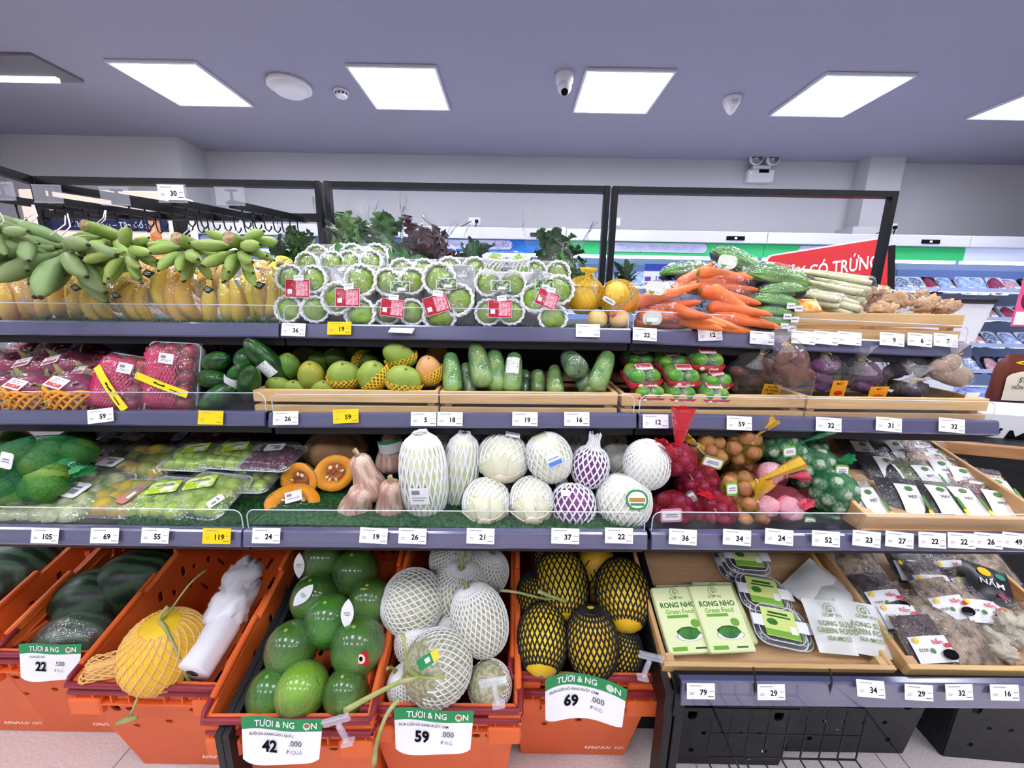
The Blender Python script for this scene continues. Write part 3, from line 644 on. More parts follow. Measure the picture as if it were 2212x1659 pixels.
def fmesh(kind, i, mat):
    L, r, b = {'y': (.172, .0205, 1.75), 'g': (.108, .0165, .75), 'G': (.135, .0205, .7)}[kind]; R = random.Random(i)
    return cmesh(('fin', kind, i, mat.name), lambda: finger(L*R.uniform(.92, 1.06), r*R.uniform(.93, 1.07), b*R.uniform(.85, 1.15), i).mesh('banana', [mat, BTIP]))
def diamond(par, mx):
    o = ob('sticker', cmesh('diam', lambda: MB().add(sheet(6, 1, lambda u, v: ((u-.5)*.036, .004*((u-.5)*2)**2, (v-.5)*2*.0125*(1-abs(u-.5)*1.9)), 0), 0, False)
        .add(text('FRESH', .005, .01) if False else box(.018, .0006, .0018, (0, -.0006, .002)), 1, False).add(box(.014, .0006, .0014, (0, -.0006, -.002)), 1, False).add(box(.008, .0006, .0012, (0, -.0006, .006)), 2, False).mesh('sticker', [DIAM, WHITE, YEL])), par, mx=mx); return o
def banana_hand(px, py, Y, n, yaw, label, hpx=112, mat=YB, stick=None, roll=0, lean=0, seed=0):
    R = random.Random(seed*7+n); p = at(px, py-hpx*.5, Y); s = hpx*mpp(p)/.152
    t = thing('banana_hand', label, 'bananas', 'film-wrapped banana hands', p, (math.radians(lean), math.radians(roll), 0), s)
    ob('crown', MB().add(ball(.02+.004*n, .014, .016, 12, 7, .3)), t, (0, .012, .004), mats=mat)
    for i in range(n):
        u = i-(n-1)/2
        ob('banana', fmesh('y', R.randrange(4), mat), t, mx=T(u*.034, R.uniform(-.012, .004)-abs(u)*-.004, R.uniform(-.008, .004)) @ RZ(yaw*1.5+u*9) @ RY(-u*5+R.uniform(-3, 3)) @ RX(8))
    w = .018*n+.026
    ob('film', cmesh(('bfilm', n), lambda: MB().add(ball(w, .052, .088, 20, 12, .22, 4, n)).mesh('film', FILM)), t, (0, -.018, -.076))
    if stick: diamond(t, T(stick[0], -.073, stick[1]) @ RY(stick[2]))
YH = 1.225
for a in [(12, 652, YH, 3, 25, 'yellow banana hand cut off by the left edge, front row of the top shelf', 108, YB, None, 0),
          (122, 645, YH, 3, 35, 'brownish-yellow banana hand second in the front row, below the biggest green bunch', 110, YB, None, 4),
          (212, 652, YH, 3, -50, 'yellow banana hand with green tips and diamond sticker, third in the front row', 96, YB2, (.0, -.03, 0), 10),
          (300, 653, YH, 3, -45, 'yellow banana hand with diamond sticker, fourth in the front row', 92, YB, (-.01, -.055, 0), 12),
          (392, 644, YH, 3, -38, 'tall yellow banana hand with sticker near its top, fifth in the front row', 116, YB, (-.03, -.016, -15), 8),
          (486, 650, YH, 4, 30, 'yellow banana hand with sticker and outward curling tip, sixth in the front row', 102, YB2, (-.01, -.04, 5), -6),
          (594, 643, YH, 2, 40, 'narrow yellow banana hand right beside the first guava pack', 104, YB2, (-.005, -.04, -20), 4)]: banana_hand(*a, seed=int(a[0]))
for a in [(60, 622, 1.32, 4, 10, 'shaded banana hand in the second row behind the first front hand', 96, YB, None, 0), (165, 618, 1.32, 4, -20, 'banana hand in the second row, left of the third green bunch', 96, YB, None, 0),
          (262, 612, 1.33, 4, -30, 'banana hand in the second row under the second green bunch', 90, YB2, None, 10), (345, 612, 1.33, 4, 20, 'banana hand in the second row under the third green bunch', 90, YB, None, 0),
          (455, 612, 1.33, 4, -20, 'banana hand in the second row behind the outward curling hand', 84, YB, None, 0), (545, 628, 1.31, 3, 35, 'dark-bruised banana hand leaning right, between the last two front hands', 108, YB, None, -8),
          (610, 606, 1.35, 4, -10, 'banana hand at the back behind the narrow front hand', 84, YB2, None, 10)]: banana_hand(*a, seed=int(a[0])+3)
def green_bunch(px, py, Y, wpx, label, n=13, kind='g', mat=GB, face=0, cut=True, seed=1, arc=(-205, 25), stl=1.0, spread=1.0):
    R = random.Random(seed); p = at(px, py, Y); s = wpx*mpp(p)/.235
    t = thing('green_banana_bunch', label, 'green bananas', 'green banana bunches hung on hooks', p, (0, 0, math.radians(face)), s)
    if cut:
        ob('stem', MB().add(tube([(0, .05, -.006), (0, .01, .008), (0, -.03*stl, .016), (0, -.042*stl, .018)], [.024, .022, .0195, .0195], 12)), t, mats=mat)
        ob('cut_end', MB().add(lathe([(0, .0185), (.002, .018), (.003, .004)], 14)), t, mx=aim((0, -.0415*stl, .018), (0, -.2, .05)), mats=CUT)
    for i in range(n):
        tier = i % 3; u = (i+.5)/n; a = math.radians(arc[0]+(arc[1]-arc[0])*u)+R.uniform(-.1, .1); d = V((math.cos(a), 0, math.sin(a)))
        base = V((0, .035-.02*tier, -.004))+d*.02
        q = V((d.x, -.25-.3*tier+R.uniform(-.1, .1), d.z*.75*spread-.05)).normalized()
        tw = -90 if d.x > 0 else 90       # tips curl up at the sides, forward below
        rot = q.to_track_quat('-Z', 'X').to_matrix().to_4x4()
        ob('banana', fmesh(kind, R.randrange(4), mat), t, mx=T(*base) @ rot @ RZ(R.uniform(-30, 30)) @ SCL(R.uniform(.88, 1.08)))
    ob('string', MB().add(tube([(-.01, -.02, .02), (.006, .005, .05), (.0, .02, .078)], .0016, 5)).add(tube([(.012, -.02, .02), (.02, 0, .045), (.004, .02, .078)], .0016, 5)), t, mats=STRG)
green_bunch(140, 530, 1.14, 205, 'biggest grey-green banana bunch, hanging at the left of the top shelf', 15, 'G', GB2, 10, False, 3, (-215, 15))
green_bunch(70, 500, 1.12, 170, 'grey-green bunch whose bananas point left, at the left end above the brownish hands', 13, 'G', GB2, 16, False, 9, (140, 300), spread=.8)
green_bunch(0, 500, 1.08, 120, 'dark green banana bunch half cut off by the left edge, with cut stem', 9, 'G', GB2, 25, True, 5, (-200, 20))
green_bunch(222, 505, 1.22, 150, 'green banana bunch with a big pale cut stem, beside the biggest bunch', 7, 'G', GB, -8, True, 6, (-200, -20), 1.2)
green_bunch(270, 540, 1.14, 150, 'small green banana bunch hanging over the sticker hands, left of the wide pair', 15, 'g', GB, 14, False, 8, (-190, 60))
green_bunch(405, 530, 1.17, 150, 'green banana bunch left half of the pair below the blue banner', 13, 'g', GB, 0, True, 12, (-200, -10))
green_bunch(515, 530, 1.12, 160, 'green banana bunch with brown cut stem right half of the pair below the blue banner', 17, 'g', GB, 0, True, 13, (-215, 40))
# ---------------------------------------------------------------- guavas in foam nets on trays
GUA = mk('guava_skin', '#94b34a', .42, c2='#71943a', ns=16, bump=.5, bs=55, vary=.12)
FOAM = mk('white_foam_net', '#f3f4f4', .8, sss=0); FOAMT = mk('foam_tray', '#f2f3f6', .5)
LABR = mk('crimson_label', '#c3243c', .4, c2='#a81c34', ns=90); PINKP = mk('pink_print', '#f0b9c2', .5, c2='#d9687c', ns=160); LABG = mk('photo_label', '#24452c', .4, c2='#9cc46a', ns=110, lo=.48, hi=.56)
def foam_cup():
    pr = [(-.03, .018)]+[(-.03+.055*math.sin(PI/2*i/6), .0352*math.sin(PI*.5*(.45+.55*i/6))) for i in range(1, 7)]
    mb = net(pr, 15, .18, .0036, seg=10, out=.001, sides=5, flat=.8); g = pprof(pr)
    pts = [((.037+.0016*math.sin(a*15))*math.cos(a), (.037+.0016*math.sin(a*15))*math.sin(a), .024+.002*math.cos(a*15)) for a in [2*PI*i/90 for i in range(91)]]
    mb.add(lathe([(z, r*.99) for z, r in pr]+[(.027, .0385), (.0275, .036)], 30, None, False))
    return mb.add(tube(pts, .0036, 5))
def guava_pack(px, py, Y, label, wpx=100, hpx=130, roll=0, lean=14, lay='4', red=(0, .01, 0), pic=None, seed=0, yaw=0):
    p = at(px, py, Y); s = hpx*mpp(p)/.165; R = random.Random(seed)
    t = thing('guava_pack', label, 'guava pack', 'film-wrapped guava packs', p); t.matrix_basis = T(*p) @ RZ(yaw) @ RX(-lean) @ RY(roll) @ SCL(s)
    tr = cmesh('gtray', lambda: MB().add(loft([[(x*q, y, z*q) for x, z in rrect(.138, .172, .02)] for y, q in ((.045, .9), (.014, .995), (.01, 1.0), (.006, 1.0), (.012, .97), (.04, .88))]), 0).mesh('tray', FOAMT))
    ob('tray', tr, t)
    pos = {'4': [(-.034, .042), (.034, .042), (-.034, -.04), (.034, -.04)], 'd': [(.028, .035), (-.033, -.012), (.03, -.052)], 'e': [(-.024, .038), (.032, -.018), (-.02, -.055)]}[lay]
    for x, z in pos:
        g = ob('guava', cmesh(('gua', R.randrange(3)), lambda: MB().add(ball(.034, .034, .036, 20, 12, .18, 3, R.random()*9)).mesh('guava', GUA)), t, mx=T(x, -.004, z) @ RX(90) @ RZ(R.uniform(0, 360)) @ SCL(.95 if lay == '4' else 1.12))
        ob('foam_net', cmesh('cup', lambda: foam_cup().mesh('foam_net', FOAM)), g, mx=RX(R.uniform(-14, 14)))
    if red: ob('label', cmesh('rlab', lambda: MB().add(box(.062, .0008, .046), 0, False).add(box(.064, .0006, .048, (0, .0004, 0)), 1, False).add(box(.032, .0006, .038, (.012, -.0005, 0)), 2, False).add(box(.012, .0006, .012, (-.02, -.0005, -.008)), 1, False).mesh('label', [LABR, WHITE, PINKP])), t, mx=T(red[0], -.047, red[1]) @ RY(red[2]))
    if pic: ob('picture_label', cmesh('plab', lambda: MB().add(box(.05, .0008, .026), 0, False).add(box(.053, .0006, .029, (0, .0004, 0)), 1, False).add(box(.02, .0006, .008, (.004, -.0006, -.006)), 1, False).mesh('label', [LABG, WHITE])), t, mx=T(pic[0], -.045, pic[1]) @ RY(pic[2]))
    ob('price_sticker', cmesh('pst', lambda: MB().add(box(.026, .0006, .015), 0, False).add(box(.018, .0004, .0012, (0, -.0006, .002)), 1, False).mesh('sticker', [WHITE, GREYI])), t, mx=T((red or (0, 0))[0]+.004, -.0485, (red or (0, 0))[1]+.028) @ RY(R.uniform(-8, 8)))
    ob('film', cmesh('gfilm', lambda: MB().add(sheet(14, 16, lambda u, v: ((u-.5)*.143, .008-.056*(1-abs(2*u-1)**4)*(1-abs(2*v-1)**5)-.003*NZ.noise((u*6, v*7, 1)), (v-.5)*.176))).mesh('film', FILM)), t)
YG = 1.2
for a in [(660, 640, YG, 'guava pack with red label at the left end of the guava row', 98, 128, 0, 10, '4', (.003, .012, 0), None, 1), (766, 640, YG, 'guava pack with three loose-set fruits above the yellow 19 tag', 104, 130, 0, 10, 'd', (.0, -.012, 0), None, 2),
          (868, 644, YG, 'guava pack with a slanted red label, third in the row', 96, 126, 0, 10, '4', (-.012, -.035, 6), (.008, .022, 0), 3), (970, 640, YG, 'guava pack with an empty upper right corner, fourth in the row', 104, 132, 0, 10, 'e', (-.025, -.03, -18), (.0, .024, 0), 4),
          (1082, 648, YG, 'upright guava pack below the pack lying flat on top', 98, 126, 0, 10, '4', (.0, -.032, 0), (.0, .03, 0), 5), (1180, 650, YG, 'guava pack tilted to the right, beside the yellow onion nets', 98, 118, 14, 12, 'd', (.0, -.005, 8), (-.02, .036, -14), 6)]: guava_pack(*a[:9], a[9], a[10], a[11])
for a in [(700, 607, 1.32, 'guava pack behind the left end of the guava row', 100, 120, 0, 8, '4', None, None, 11), (785, 605, 1.33, 'guava pack in the second row behind the yellow-tagged pack', 100, 120, 0, 8, '4', None, None, 12), (720, 590, 1.42, 'rearmost guava pack at the left of the guava pile', 100, 118, 0, 6, '4', None, None, 15), (795, 588, 1.42, 'rearmost guava pack behind the second row', 100, 118, 0, 6, '4', None, None, 16),
          (895, 622, 1.3, 'guava pack in the second row behind the third pack', 96, 120, 0, 8, '4', None, None, 13), (1000, 622, 1.3, 'guava pack in the second row behind the fourth pack', 96, 126, 0, 8, '4', None, None, 14), (1060, 640, 1.29, 'guava pack in shadow just left of the upright pack', 96, 110, 0, 8, '4', None, None, 17), (1178, 625, 1.31, 'guava pack peeking above the tilted pack', 96, 118, 0, 8, '4', None, None, 18)]: guava_pack(*a[:9], a[9], a[10], a[11])
guava_pack(1094, 576, 1.24, 'guava pack lying flat on top of the upright guava packs', 104, 108, 90, 78, '4', None, None, 21)
# ---------------------------------------------------------------- mesh-bagged vegetables
def net_bag(name, label, cat, grp, px, py, Y, rx, rz, rv, matv, n, hull, strand=None, rot=0, ry=None, tail=None, tl=.09, seed=1, lab=None, nu=16, part='onion', tie=None, sq=1.0, vs=None):
    """vegetables packed in a knitted bag: px sizes rx, rz (half axes), rv vegetable radius in metres"""
    R = random.Random(seed); p = at(px, py, Y); k = mpp(p); A, C = rx*k, rz*k; B = ry*k if ry else min(A, C)*.85
    t = thing(name, label, cat, grp, p, (0, math.radians(rot), 0)); pts = []
    tries = 0; rr = rv
    while len(pts) < n and tries < 4000:
        tries += 1; q = V((R.gauss(0, 1), R.gauss(-.4, 1), R.gauss(0, 1))).normalized(); w = V((q.x*(A-rr*.75), q.y*(B-rr*.75), q.z*(C-rr*.75)))
        if all((w-o).length > rr*1.62 for o in pts): pts.append(w)
    for w in pts:
        ob(part, cmesh((name, 'v', matv.name, R.randrange(3)), lambda: MB().add(ball(1, 1, vs or .95, 14, 9, .16, 2.2, R.random()*9, lambda d: 1+.16*max(0, d.z-.75)*4)).mesh(part, matv)), t, mx=T(*w) @ RZ(R.uniform(0, 360)) @ RX(R.uniform(0, 180)) @ SCL(rr*R.uniform(.9, 1.08)))
    hs = .95 if hull.name == 'yellow_net' else 1.02; hb = MB().add(ball(A*hs, B*hs, C*hs, 22, 14, .12, 3, seed))
    ob('net_bag', hb, t, mats=hull)
    if strand: ob('net_strands', net([(z, r*A*1.03) for z, r in egg(1, 2*C*1.02)], int(nu*1.5), .3, .0006, .06, .94, 16, 0, 3, fn=None), t, mx=SCL(1, B/A, 1), mats=strand)
    if tail:
        d = V((tail[0], -.3, tail[1])).normalized(); b0 = V((d.x*A*.9, -B*.25, d.z*C*.9)); mbt = MB()
        mx = aim(b0, b0+d); mbt.add(lathe([(-.02, .028), (-.006, .012), (0, .006), (.02, .011), (tl*.6, .02), (tl, .026)], 14, lambda u, v: 1+.35*v*math.sin(u*2*PI*5), False), 0, True, mx @ SCL(1, .45, 1))
        ob('net_tail', mbt, t, mats=wrap(hull.name+'_tail', hull_c[hull.name], .82, .4, 60, .8))
        ob('tie', MB().add(tube([mx @ V((.007*math.cos(a), .006*math.sin(a), 0)) for a in [i*PI/4 for i in range(9)]], .0022, 5)).add(tube([mx @ V(q) for q in ((.006, -.004, 0), (.02, -.012, -.012), (.03, -.012, -.04), (.026, -.01, -.06))], .0016, 5)), t, mats=STRG)
    if lab:
        lx, lz, lw, lh, lr, lm = lab; R2 = (1-min(.95, (lx/A)**2+(lz/C)**2))**.5
        ob('label', MB().add(loft([[(x, d, z) for x, z in rrect(lw, lh, .006)] for d in (0, .001)]), 0, False).add(loft([[(x, d-.0006, z) for x, z in rrect(lw*.86, lh*.7, .006)] for d in (0, .0004)]), 1, False).add(box(lw*.5, .0006, lh*.08, (0, -.0012, lh*.08)), 2, False).add(box(lw*.6, .0006, lh*.06, (0, -.0012, -lh*.08)), 2, False), t, mx=T(lx, -B*R2-.008, lz) @ RY(lr) @ RX(-lz/C*25), mats=[lm, WHITE, GREYI])
    return t
hull_c = {}
def hull(n, c, v): hull_c[n] = c; return wrap(n, c, v, .35, 200, .5, .25)
HY = hull('yellow_net', '#ffd60f', .26); HR = hull('red_net', '#d8142c', .13); HG = hull('green_net', '#0f9a54', .24); HYL = hull('thin_yellow_net', '#e8b916', .09); HRP = hull('thin_red_net', '#f0506a', .12)
ONY = mk('yellow_onion', '#e8b266', .35, c2='#f2d08a', ns=9, vary=.1)
ONN = mk('net_yellow_onion', '#efb93f', .35, c2='#f5cf6a', ns=9, vary=.1)
SY = mk('yellow_strand', '#e8b400', .5); SR = mk('red_strand', '#a80f26', .5); SG = mk('green_strand', '#0f7a42', .5)
net_bag('onion_net', 'yellow net of large onions left one of two, right of the guava packs', 'onions', None, 1262, 637, 1.22, 42, 40, .038, ONN, 9, HY, SY, 0, 34, (.1, 1), .03, 3)
net_bag('onion_net', 'yellow net of large onions right one of two, with a dangling white tag', 'onions', None, 1338, 645, 1.2, 44, 40, .038, ONN, 9, HY, SY, 20, 32, None, .04, 5, (-.035, -.02, .04, .014, 8, WHITE))
for px, py, Y, lb in ((1290, 690, 1.19, 'loose-looking onion under the left yellow net'), (1338, 690, 1.18, 'pale onion at the shelf front under the right yellow net')):
    p = at(px, py, Y); tag(ob('onion', MB().add(ball(.031, .031, .03, 18, 12, .06)), loc=p, mats=ONY), lb, 'onion')
# ---------------------------------------------------------------- carrots
CAR = mk('carrot_skin', '#ea7f48', .42, c2='#dd6a36', ns=14, bump=.35, bs=45, vary=.08, hue=.006); CARE = mk('carrot_crown', '#7a8a3a', .8)
LABC = mk('white_green_label', '#eef2e4', .4, c2='#7fb04a', ns=35, lo=.56, hi=.6)
def carrot_mesh(i):
    R = random.Random(i+40); L = R.uniform(.15, .18); b = R.uniform(-.02, .02); mb = MB(); n = 12
    mb.add(tube([(b*math.sin(PI*j/n), b*.4*math.sin(2*j/n), L*j/n) for j in range(n+1)], [.012*1.9*(.62 if j == 0 else 1-.72*(j/n)**1.15)*(1+.03*math.sin(j*2.3+i)) for j in range(n)]+[.003], 12))
    return mb.add(tube([(0, 0, -.004), (0, 0, .001)], [.007, .011], 9), 1).mesh('carrot', [CAR, CARE])
def carrots(px, py, Y, items, label, wrapn=True, lab=None, seed=0, grp='bagged carrots'):
    """items: (dx px, dy px, angle in the picture plane of the tip, yaw towards viewer)"""
    p = at(px, py, Y); k = mpp(p); t = thing('carrot_bag', label, 'carrots', grp, p); R = random.Random(seed)
    for i, (dx, dy, a, yw) in enumerate(items):
        d = V((math.cos(math.radians(a))*math.cos(math.radians(yw)), -math.sin(math.radians(yw)), math.sin(math.radians(a))*math.cos(math.radians(yw))))
        st = V((dx*k, R.uniform(-.012, .012), -dy*k)); ob('carrot', cmesh(('car', (i+seed) % 5), lambda: carrot_mesh((i+seed) % 5)), t, mx=aim(st, st+d))
    if wrapn:
        xs = [i[0]*k+.09*math.cos(math.radians(i[2])) for i in items]; zs = [-i[1]*k+.09*math.sin(math.radians(i[2])) for i in items]
        ob('bag', MB().add(ball(.1, .05, max(.045, (max(zs)-min(zs))/2+.035), 22, 14, .3, 4, seed)), t, (sum(xs)/len(xs), -.005, sum(zs)/len(zs)), mats=BAGM)
    if lab: ob('label', MB().add(loft([[(x, d, z) for x, z in rrect(.055, .036, .014)] for d in (0, .001)]), 0, False).add(box(.034, .0006, .012, (0, -.0008, -.004)), 1, False), t, mx=T(lab[0]*k, -.056, -lab[1]*k) @ RY(lab[2]), mats=[LABC, WHITE])
carrots(1440, 650, 1.22, [(-30, -8, 200, 20), (-50, 0, 20, 10), (-40, 20, 10, 25)], 'wrapped carrots with white green label, left end of the carrot pile', True, (-40, -25, 10), 1)
carrots(1390, 690, 1.2, [(-10, -8, 5, 15), (-15, 8, -4, 15)], 'carrot bag with oval label lying lowest at the left', True, (5, -4, 0), 2)
carrots(1555, 600, 1.24, [(-50, -10, -8, 15), (-45, 8, 5, 10), (-48, 22, -4, 20), (32, -6, 275, 12), (46, -2, 268, 12)], 'carrot bag at the top of the carrot pile with a white green label', True, (-8, -30, 8), 3)
carrots(1548, 645, 1.21, [(-20, -22, -35, 25), (-40, -15, -15, 20), (10, -5, -30, 20)], 'carrot bag with green-collared top, in the middle of the pile', True, None, 4)
carrots(1560, 668, 1.19, [(-30, -4, -10, 35), (-20, 12, -8, 30), (-5, 3, -14, 25)], 'bundle of carrots pointing right, crowns facing the viewer', False, None, 5)
carrots(1470, 672, 1.2, [(-14, -5, -20, 75), (8, 0, -30, 70), (22, 12, -20, 60), (-2, 18, -20, 70)], 'carrots with round crowns facing forward, left of the pile', False, None, 6)
carrots(1500, 692, 1.185, [(0, 0, -8, 12), (-4, 12, -2, 10)], 'wrapped carrots lying lowest in the middle of the shelf front', True, None, 7)
carrots(1480, 618, 1.27, [(-15, 0, 30, -10), (0, -4, -20, 10), (-30, 10, 10, 10)], 'wrapped carrots behind the pile at its upper left', True, None, 8)
carrots(1590, 600, 1.26, [(-14, -8, 262, 8), (4, -10, 270, 5), (18, -4, 278, 10)], 'carrots standing on end at the right side of the pile', True, None, 9)
# ---------------------------------------------------------------- bitter melons
BIT = mk('bitter_melon_skin', '#72ab42', .42, c2='#3f7f2a', ns=12, lo=.42, hi=.66, bump=.5, bs=40, vary=.1)
def bitter_mesh(i):
    R = random.Random(i); pr = [(-.085, .004), (-.07, .014), (-.04, .025), (0, .029), (.04, .026), (.065, .017), (.08, .006), (.092, .004)]
    pr2 = []; g = pprof(pr)
    for j in range(31): pr2.append(g(j/30))
    return MB().add(lathe(pr2, 44, lambda u, v: 1+.1*math.cos(u*2*PI*9)+.05*NZ.noise((u*30, v*24, i)))).mesh('bitter_melon', BIT)
def bitter_pack(px, py, Y, ang, label, n=2, yaw=0, s=1.0, stick=False, lean=0):
    p = at(px, py, Y); t = thing('bitter_melon_pack', label, 'bitter melon pack', 'wrapped bitter melons', p); t.matrix_basis = T(*p) @ RX(-lean) @ RY(-ang) @ RZ(yaw) @ SCL(s)
    ob('tray', cmesh('btray', lambda: MB().add(loft([[(x*q, y*q, z) for x, y in rrect(.17, .1, .02)] for z, q in ((-.03, .85), (-.012, 1), (-.01, 1), (-.026, .84))])).mesh('tray', TRAYB)), t)
    for i in range(n): ob('bitter_melon', cmesh(('bit', i), lambda: bitter_mesh(i)), t, mx=T(0, (i-(n-1)/2)*.05, 0) @ RY(90) @ RZ(40*i))
    if stick:
        for x in (.03, .06): ob('price_sticker', cmesh('pst2', lambda: MB().add(box(.028, .0008, .02), 0, False).add(box(.02, .0004, .004, (0, -.0008, 0)), 1, False).mesh('sticker', [WHITE, GREYI])), t, mx=T(x, -.062, -.004-x*.2) @ RY(ang))
    ob('film', cmesh('btfilm', lambda: MB().add(ball(.092, .06, .038, 22, 12, .12, 5)).mesh('film', FILM)), t)
bitter_pack(1592, 565, 1.3, -22, 'bitter melon pack topmost of the green pile, left of the red sign', 2, 0, .95, lean=-20)
bitter_pack(1672, 598, 1.24, -8, 'bitter melon pack second from the top, beside the top carrots', 2, 0, 1.1, lean=-15)
bitter_pack(1680, 628, 1.2, 4, 'bitter melon pack in the middle of the right stack', 2, 0, .78, False)
bitter_pack(1668, 652, 1.19, -6, 'bitter melon pack with one white sticker in the right stack', 2, 0, .8, True)
bitter_pack(1662, 674, 1.185, -8, 'bitter melon pack with two white stickers, second lowest in the stack', 2, 0, .78, True)
bitter_pack(1655, 695, 1.18, -4, 'lowest bitter melon pack at the shelf front', 2, 0, .78, True)
bitter_pack(1620, 640, 1.28, 10, 'bitter melon pack in shadow behind the stack', 2, 0, .9)
bitter_pack(1480, 586, 1.36, 5, 'bitter melon pack alone behind the left carrots', 2, 0, .9)
# ---------------------------------------------------------------- bagged leafy greens at the back of the top shelf
def leafmat(n, a, b): return mk(n, a, .5, c2=b, ns=22, bump=.3, bs=30, vary=.15)
LG = leafmat('lettuce_leaf', '#7fa860', '#4f8142'); LD = leafmat('spinach_leaf', '#3f6f42', '#234c2a'); LM = leafmat('mustard_leaf', '#5f8f52', '#33663a'); LP = leafmat('red_lettuce_leaf', '#6b4a52', '#3b2a33')
def leaf_mesh(i, ruf):
    R = random.Random(i)
    def f(u, v):
        w = .026*math.sin(PI*min(1, v*.9+.08))**.6*(.6+.7*v); x = (u-.5)*2
        z = .095*v; y = -.02*v*v+ruf*(abs(x)**1.5)*(math.sin(v*24+i+x*4)*.012)+ .008*x*x
        return (x*w*(1+ruf*.12*math.sin(v*21+i)), y, z)
    return sheet(8, 12, f)
def leafy(px, py, Y, hpx, ang, mat, n, label, ruf=1.0, wide=1.0, lean=0, bag=True, seed=0):
    p = at(px, py, Y); s = hpx*mpp(p)/.118; R = random.Random(seed); t = thing('bagged_greens', label, 'bagged greens', 'bagged leafy greens', p); t.matrix_basis = T(*p) @ RX(-lean) @ RY(ang) @ SCL(s)
    for i in range(int(n*4)):
        me = cmesh(('leaf', i % 5, ruf, mat.name), lambda: MB().add(leaf_mesh(i % 5, ruf)).mesh('leaf', mat))
        ob('leaf', me, t, mx=T(R.uniform(-.022, .022)*wide, R.uniform(-.02, .02), -.06+R.uniform(-.02, .085)) @ RZ(R.uniform(0, 360)) @ RX(R.uniform(5, 60)*wide) @ SCL(R.uniform(.5, .75)))
    if bag:
        def cone(u, v): a = 2*PI*u; r = (.014+.062*v**.8)*wide*(1+.12*math.sin(5*a+v*6)); return (r*math.cos(a), r*.7*math.sin(a), -.085+.185*v+.012*v*math.sin(3*a+1))
        ob('bag', MB().add(sheet(28, 10, cone)), t, mats=BAGM)
for a in [(605, 560, 1.5, 70, -25, LD, 9, 'dark greens bag lying left of the first middle post', .4, 1), (655, 558, 1.52, 100, 8, LM, 12, 'bag of green leaves just left of the first middle post', 1, .9), (745, 525, 1.55, 115, 4, LG, 14, 'tall bag of light lettuce right of the first middle post', 1.4, .9),
          (775, 562, 1.45, 100, -68, LM, 8, 'bag of greens lying on its side pointing left', .6, .8), (832, 532, 1.56, 110, -10, LM, 12, 'bag of frilly greens behind the third guava pack', 1.5, .9), (870, 565, 1.46, 100, -72, LM, 8, 'second greens bag lying on its side behind the guavas', .6, .8),
          (905, 545, 1.56, 100, 20, LP, 11, 'reddish lettuce bag behind the fourth guava pack', 1.5, .9), (960, 560, 1.5, 96, -55, LP, 9, 'reddish lettuce bag lying behind the fourth guava pack', 1.2, .8), (1015, 562, 1.5, 80, 35, LD, 9, 'dark greens bag left of the flat-lying guava pack', .6, .8),
          (1190, 560, 1.5, 104, 12, LD, 18, 'big bag of dark spinach behind the tilted guava pack', .9, 1.15), (1235, 585, 1.4, 80, -60, LM, 8, 'greens bag lying beside the spinach', .5, .8), (1350, 600, 1.56, 60, 0, LD, 6, 'small dark greens bag behind the right onion net', .4, .8)]: leafy(*a, seed=int(a[0]))
# ---------------------------------------------------------------- slatted wooden crates
PINE = wood('pine', '#edcf9c', '#dcb67c'); PINED = wood('pine_pale', '#e6c89c', '#d3ae7c'); PINEY = wood('pine_y', '#e6c592', '#d4ac70', axis=1)
def wood_crate(name, label, mx, W, D, H, grp='slatted wooden crates', gap=.01, tall=None, solid=False):
    """open crate: origin at front bottom centre, x across, y to the back"""
    t = thing(name, label, 'wooden crate', grp); t.matrix_basis = mx; th = .012; rows = 2 if not solid else 1; h = (H-gap*(rows-1))/rows
    for r in range(rows):
        z = h/2+r*(h+gap) if rows > 1 else H/2
        ob('front_slat', MB().add(box(W, th, h, (0, th/2, z), .0015), 0, False), t, mats=PINE)
        ob('back_slat', MB().add(box(W, th, h, (0, D-th/2, z), .0015), 0, False), t, mats=PINE)
        for s in (-1, 1): ob('side_slat', MB().add(box(th, D-2*th, h, (s*(W/2-th/2), D/2, z), .0015), 0, False), t, mats=PINEY)
    if solid:
        ob('front_batten', MB().add(box(W, .012, .022, (0, -.006, .012), .002), 0, False), t, mats=PINE)
    for sx in (-1, 1):
        for y in (th+.01, D-th-.01): ob('corner_post', MB().add(box(.02, .02, H-.004, (sx*(W/2-th-.01), y, H/2-.002)), 0, False), t, mats=PINED)
    ob('bottom', MB().add(box(W-2*th, D-2*th, .008, (0, D/2, .004)), 0, False), t, mats=PINED)
    return t
def front_frame(pl, pr, pbz, Y):
    """matrix of a level crate from the pixels of its front top corners"""
    a, b = at(*pl, Y), at(*pr, Y); return a, b
def level_crate(label, pl, pr, Y, D, H, name='wooden_crate', pz=None):
    a, b = at(*pl, Y), at(*pr, Y); m = (a+b)/2; ang = math.degrees(math.atan2(b.z-a.z, b.x-a.x)); mx = T(m.x, m.y, m.z-H) @ RY(-ang)
    wood_crate(name, label, mx, (b-a).length, D, H); return mx
LEMG = mk('lemongrass_stalk', '#d8d3ae', .5, c2='#a9b57e', ns=8, vary=.1); GING = mk('ginger_skin', '#d9b48c', .6, c2='#b98b60', ns=18, vary=.15, bump=.4, bs=30); TARO = mk('brown_root_skin', '#9a7a60', .7, c2='#6f5240', ns=20, vary=.15, bump=.4, bs=30)
m1 = level_crate('wooden crate of ginger and lemongrass bags at the right end of the top shelf', (1712, 674), (2086, 680), 1.155, .3, .085)
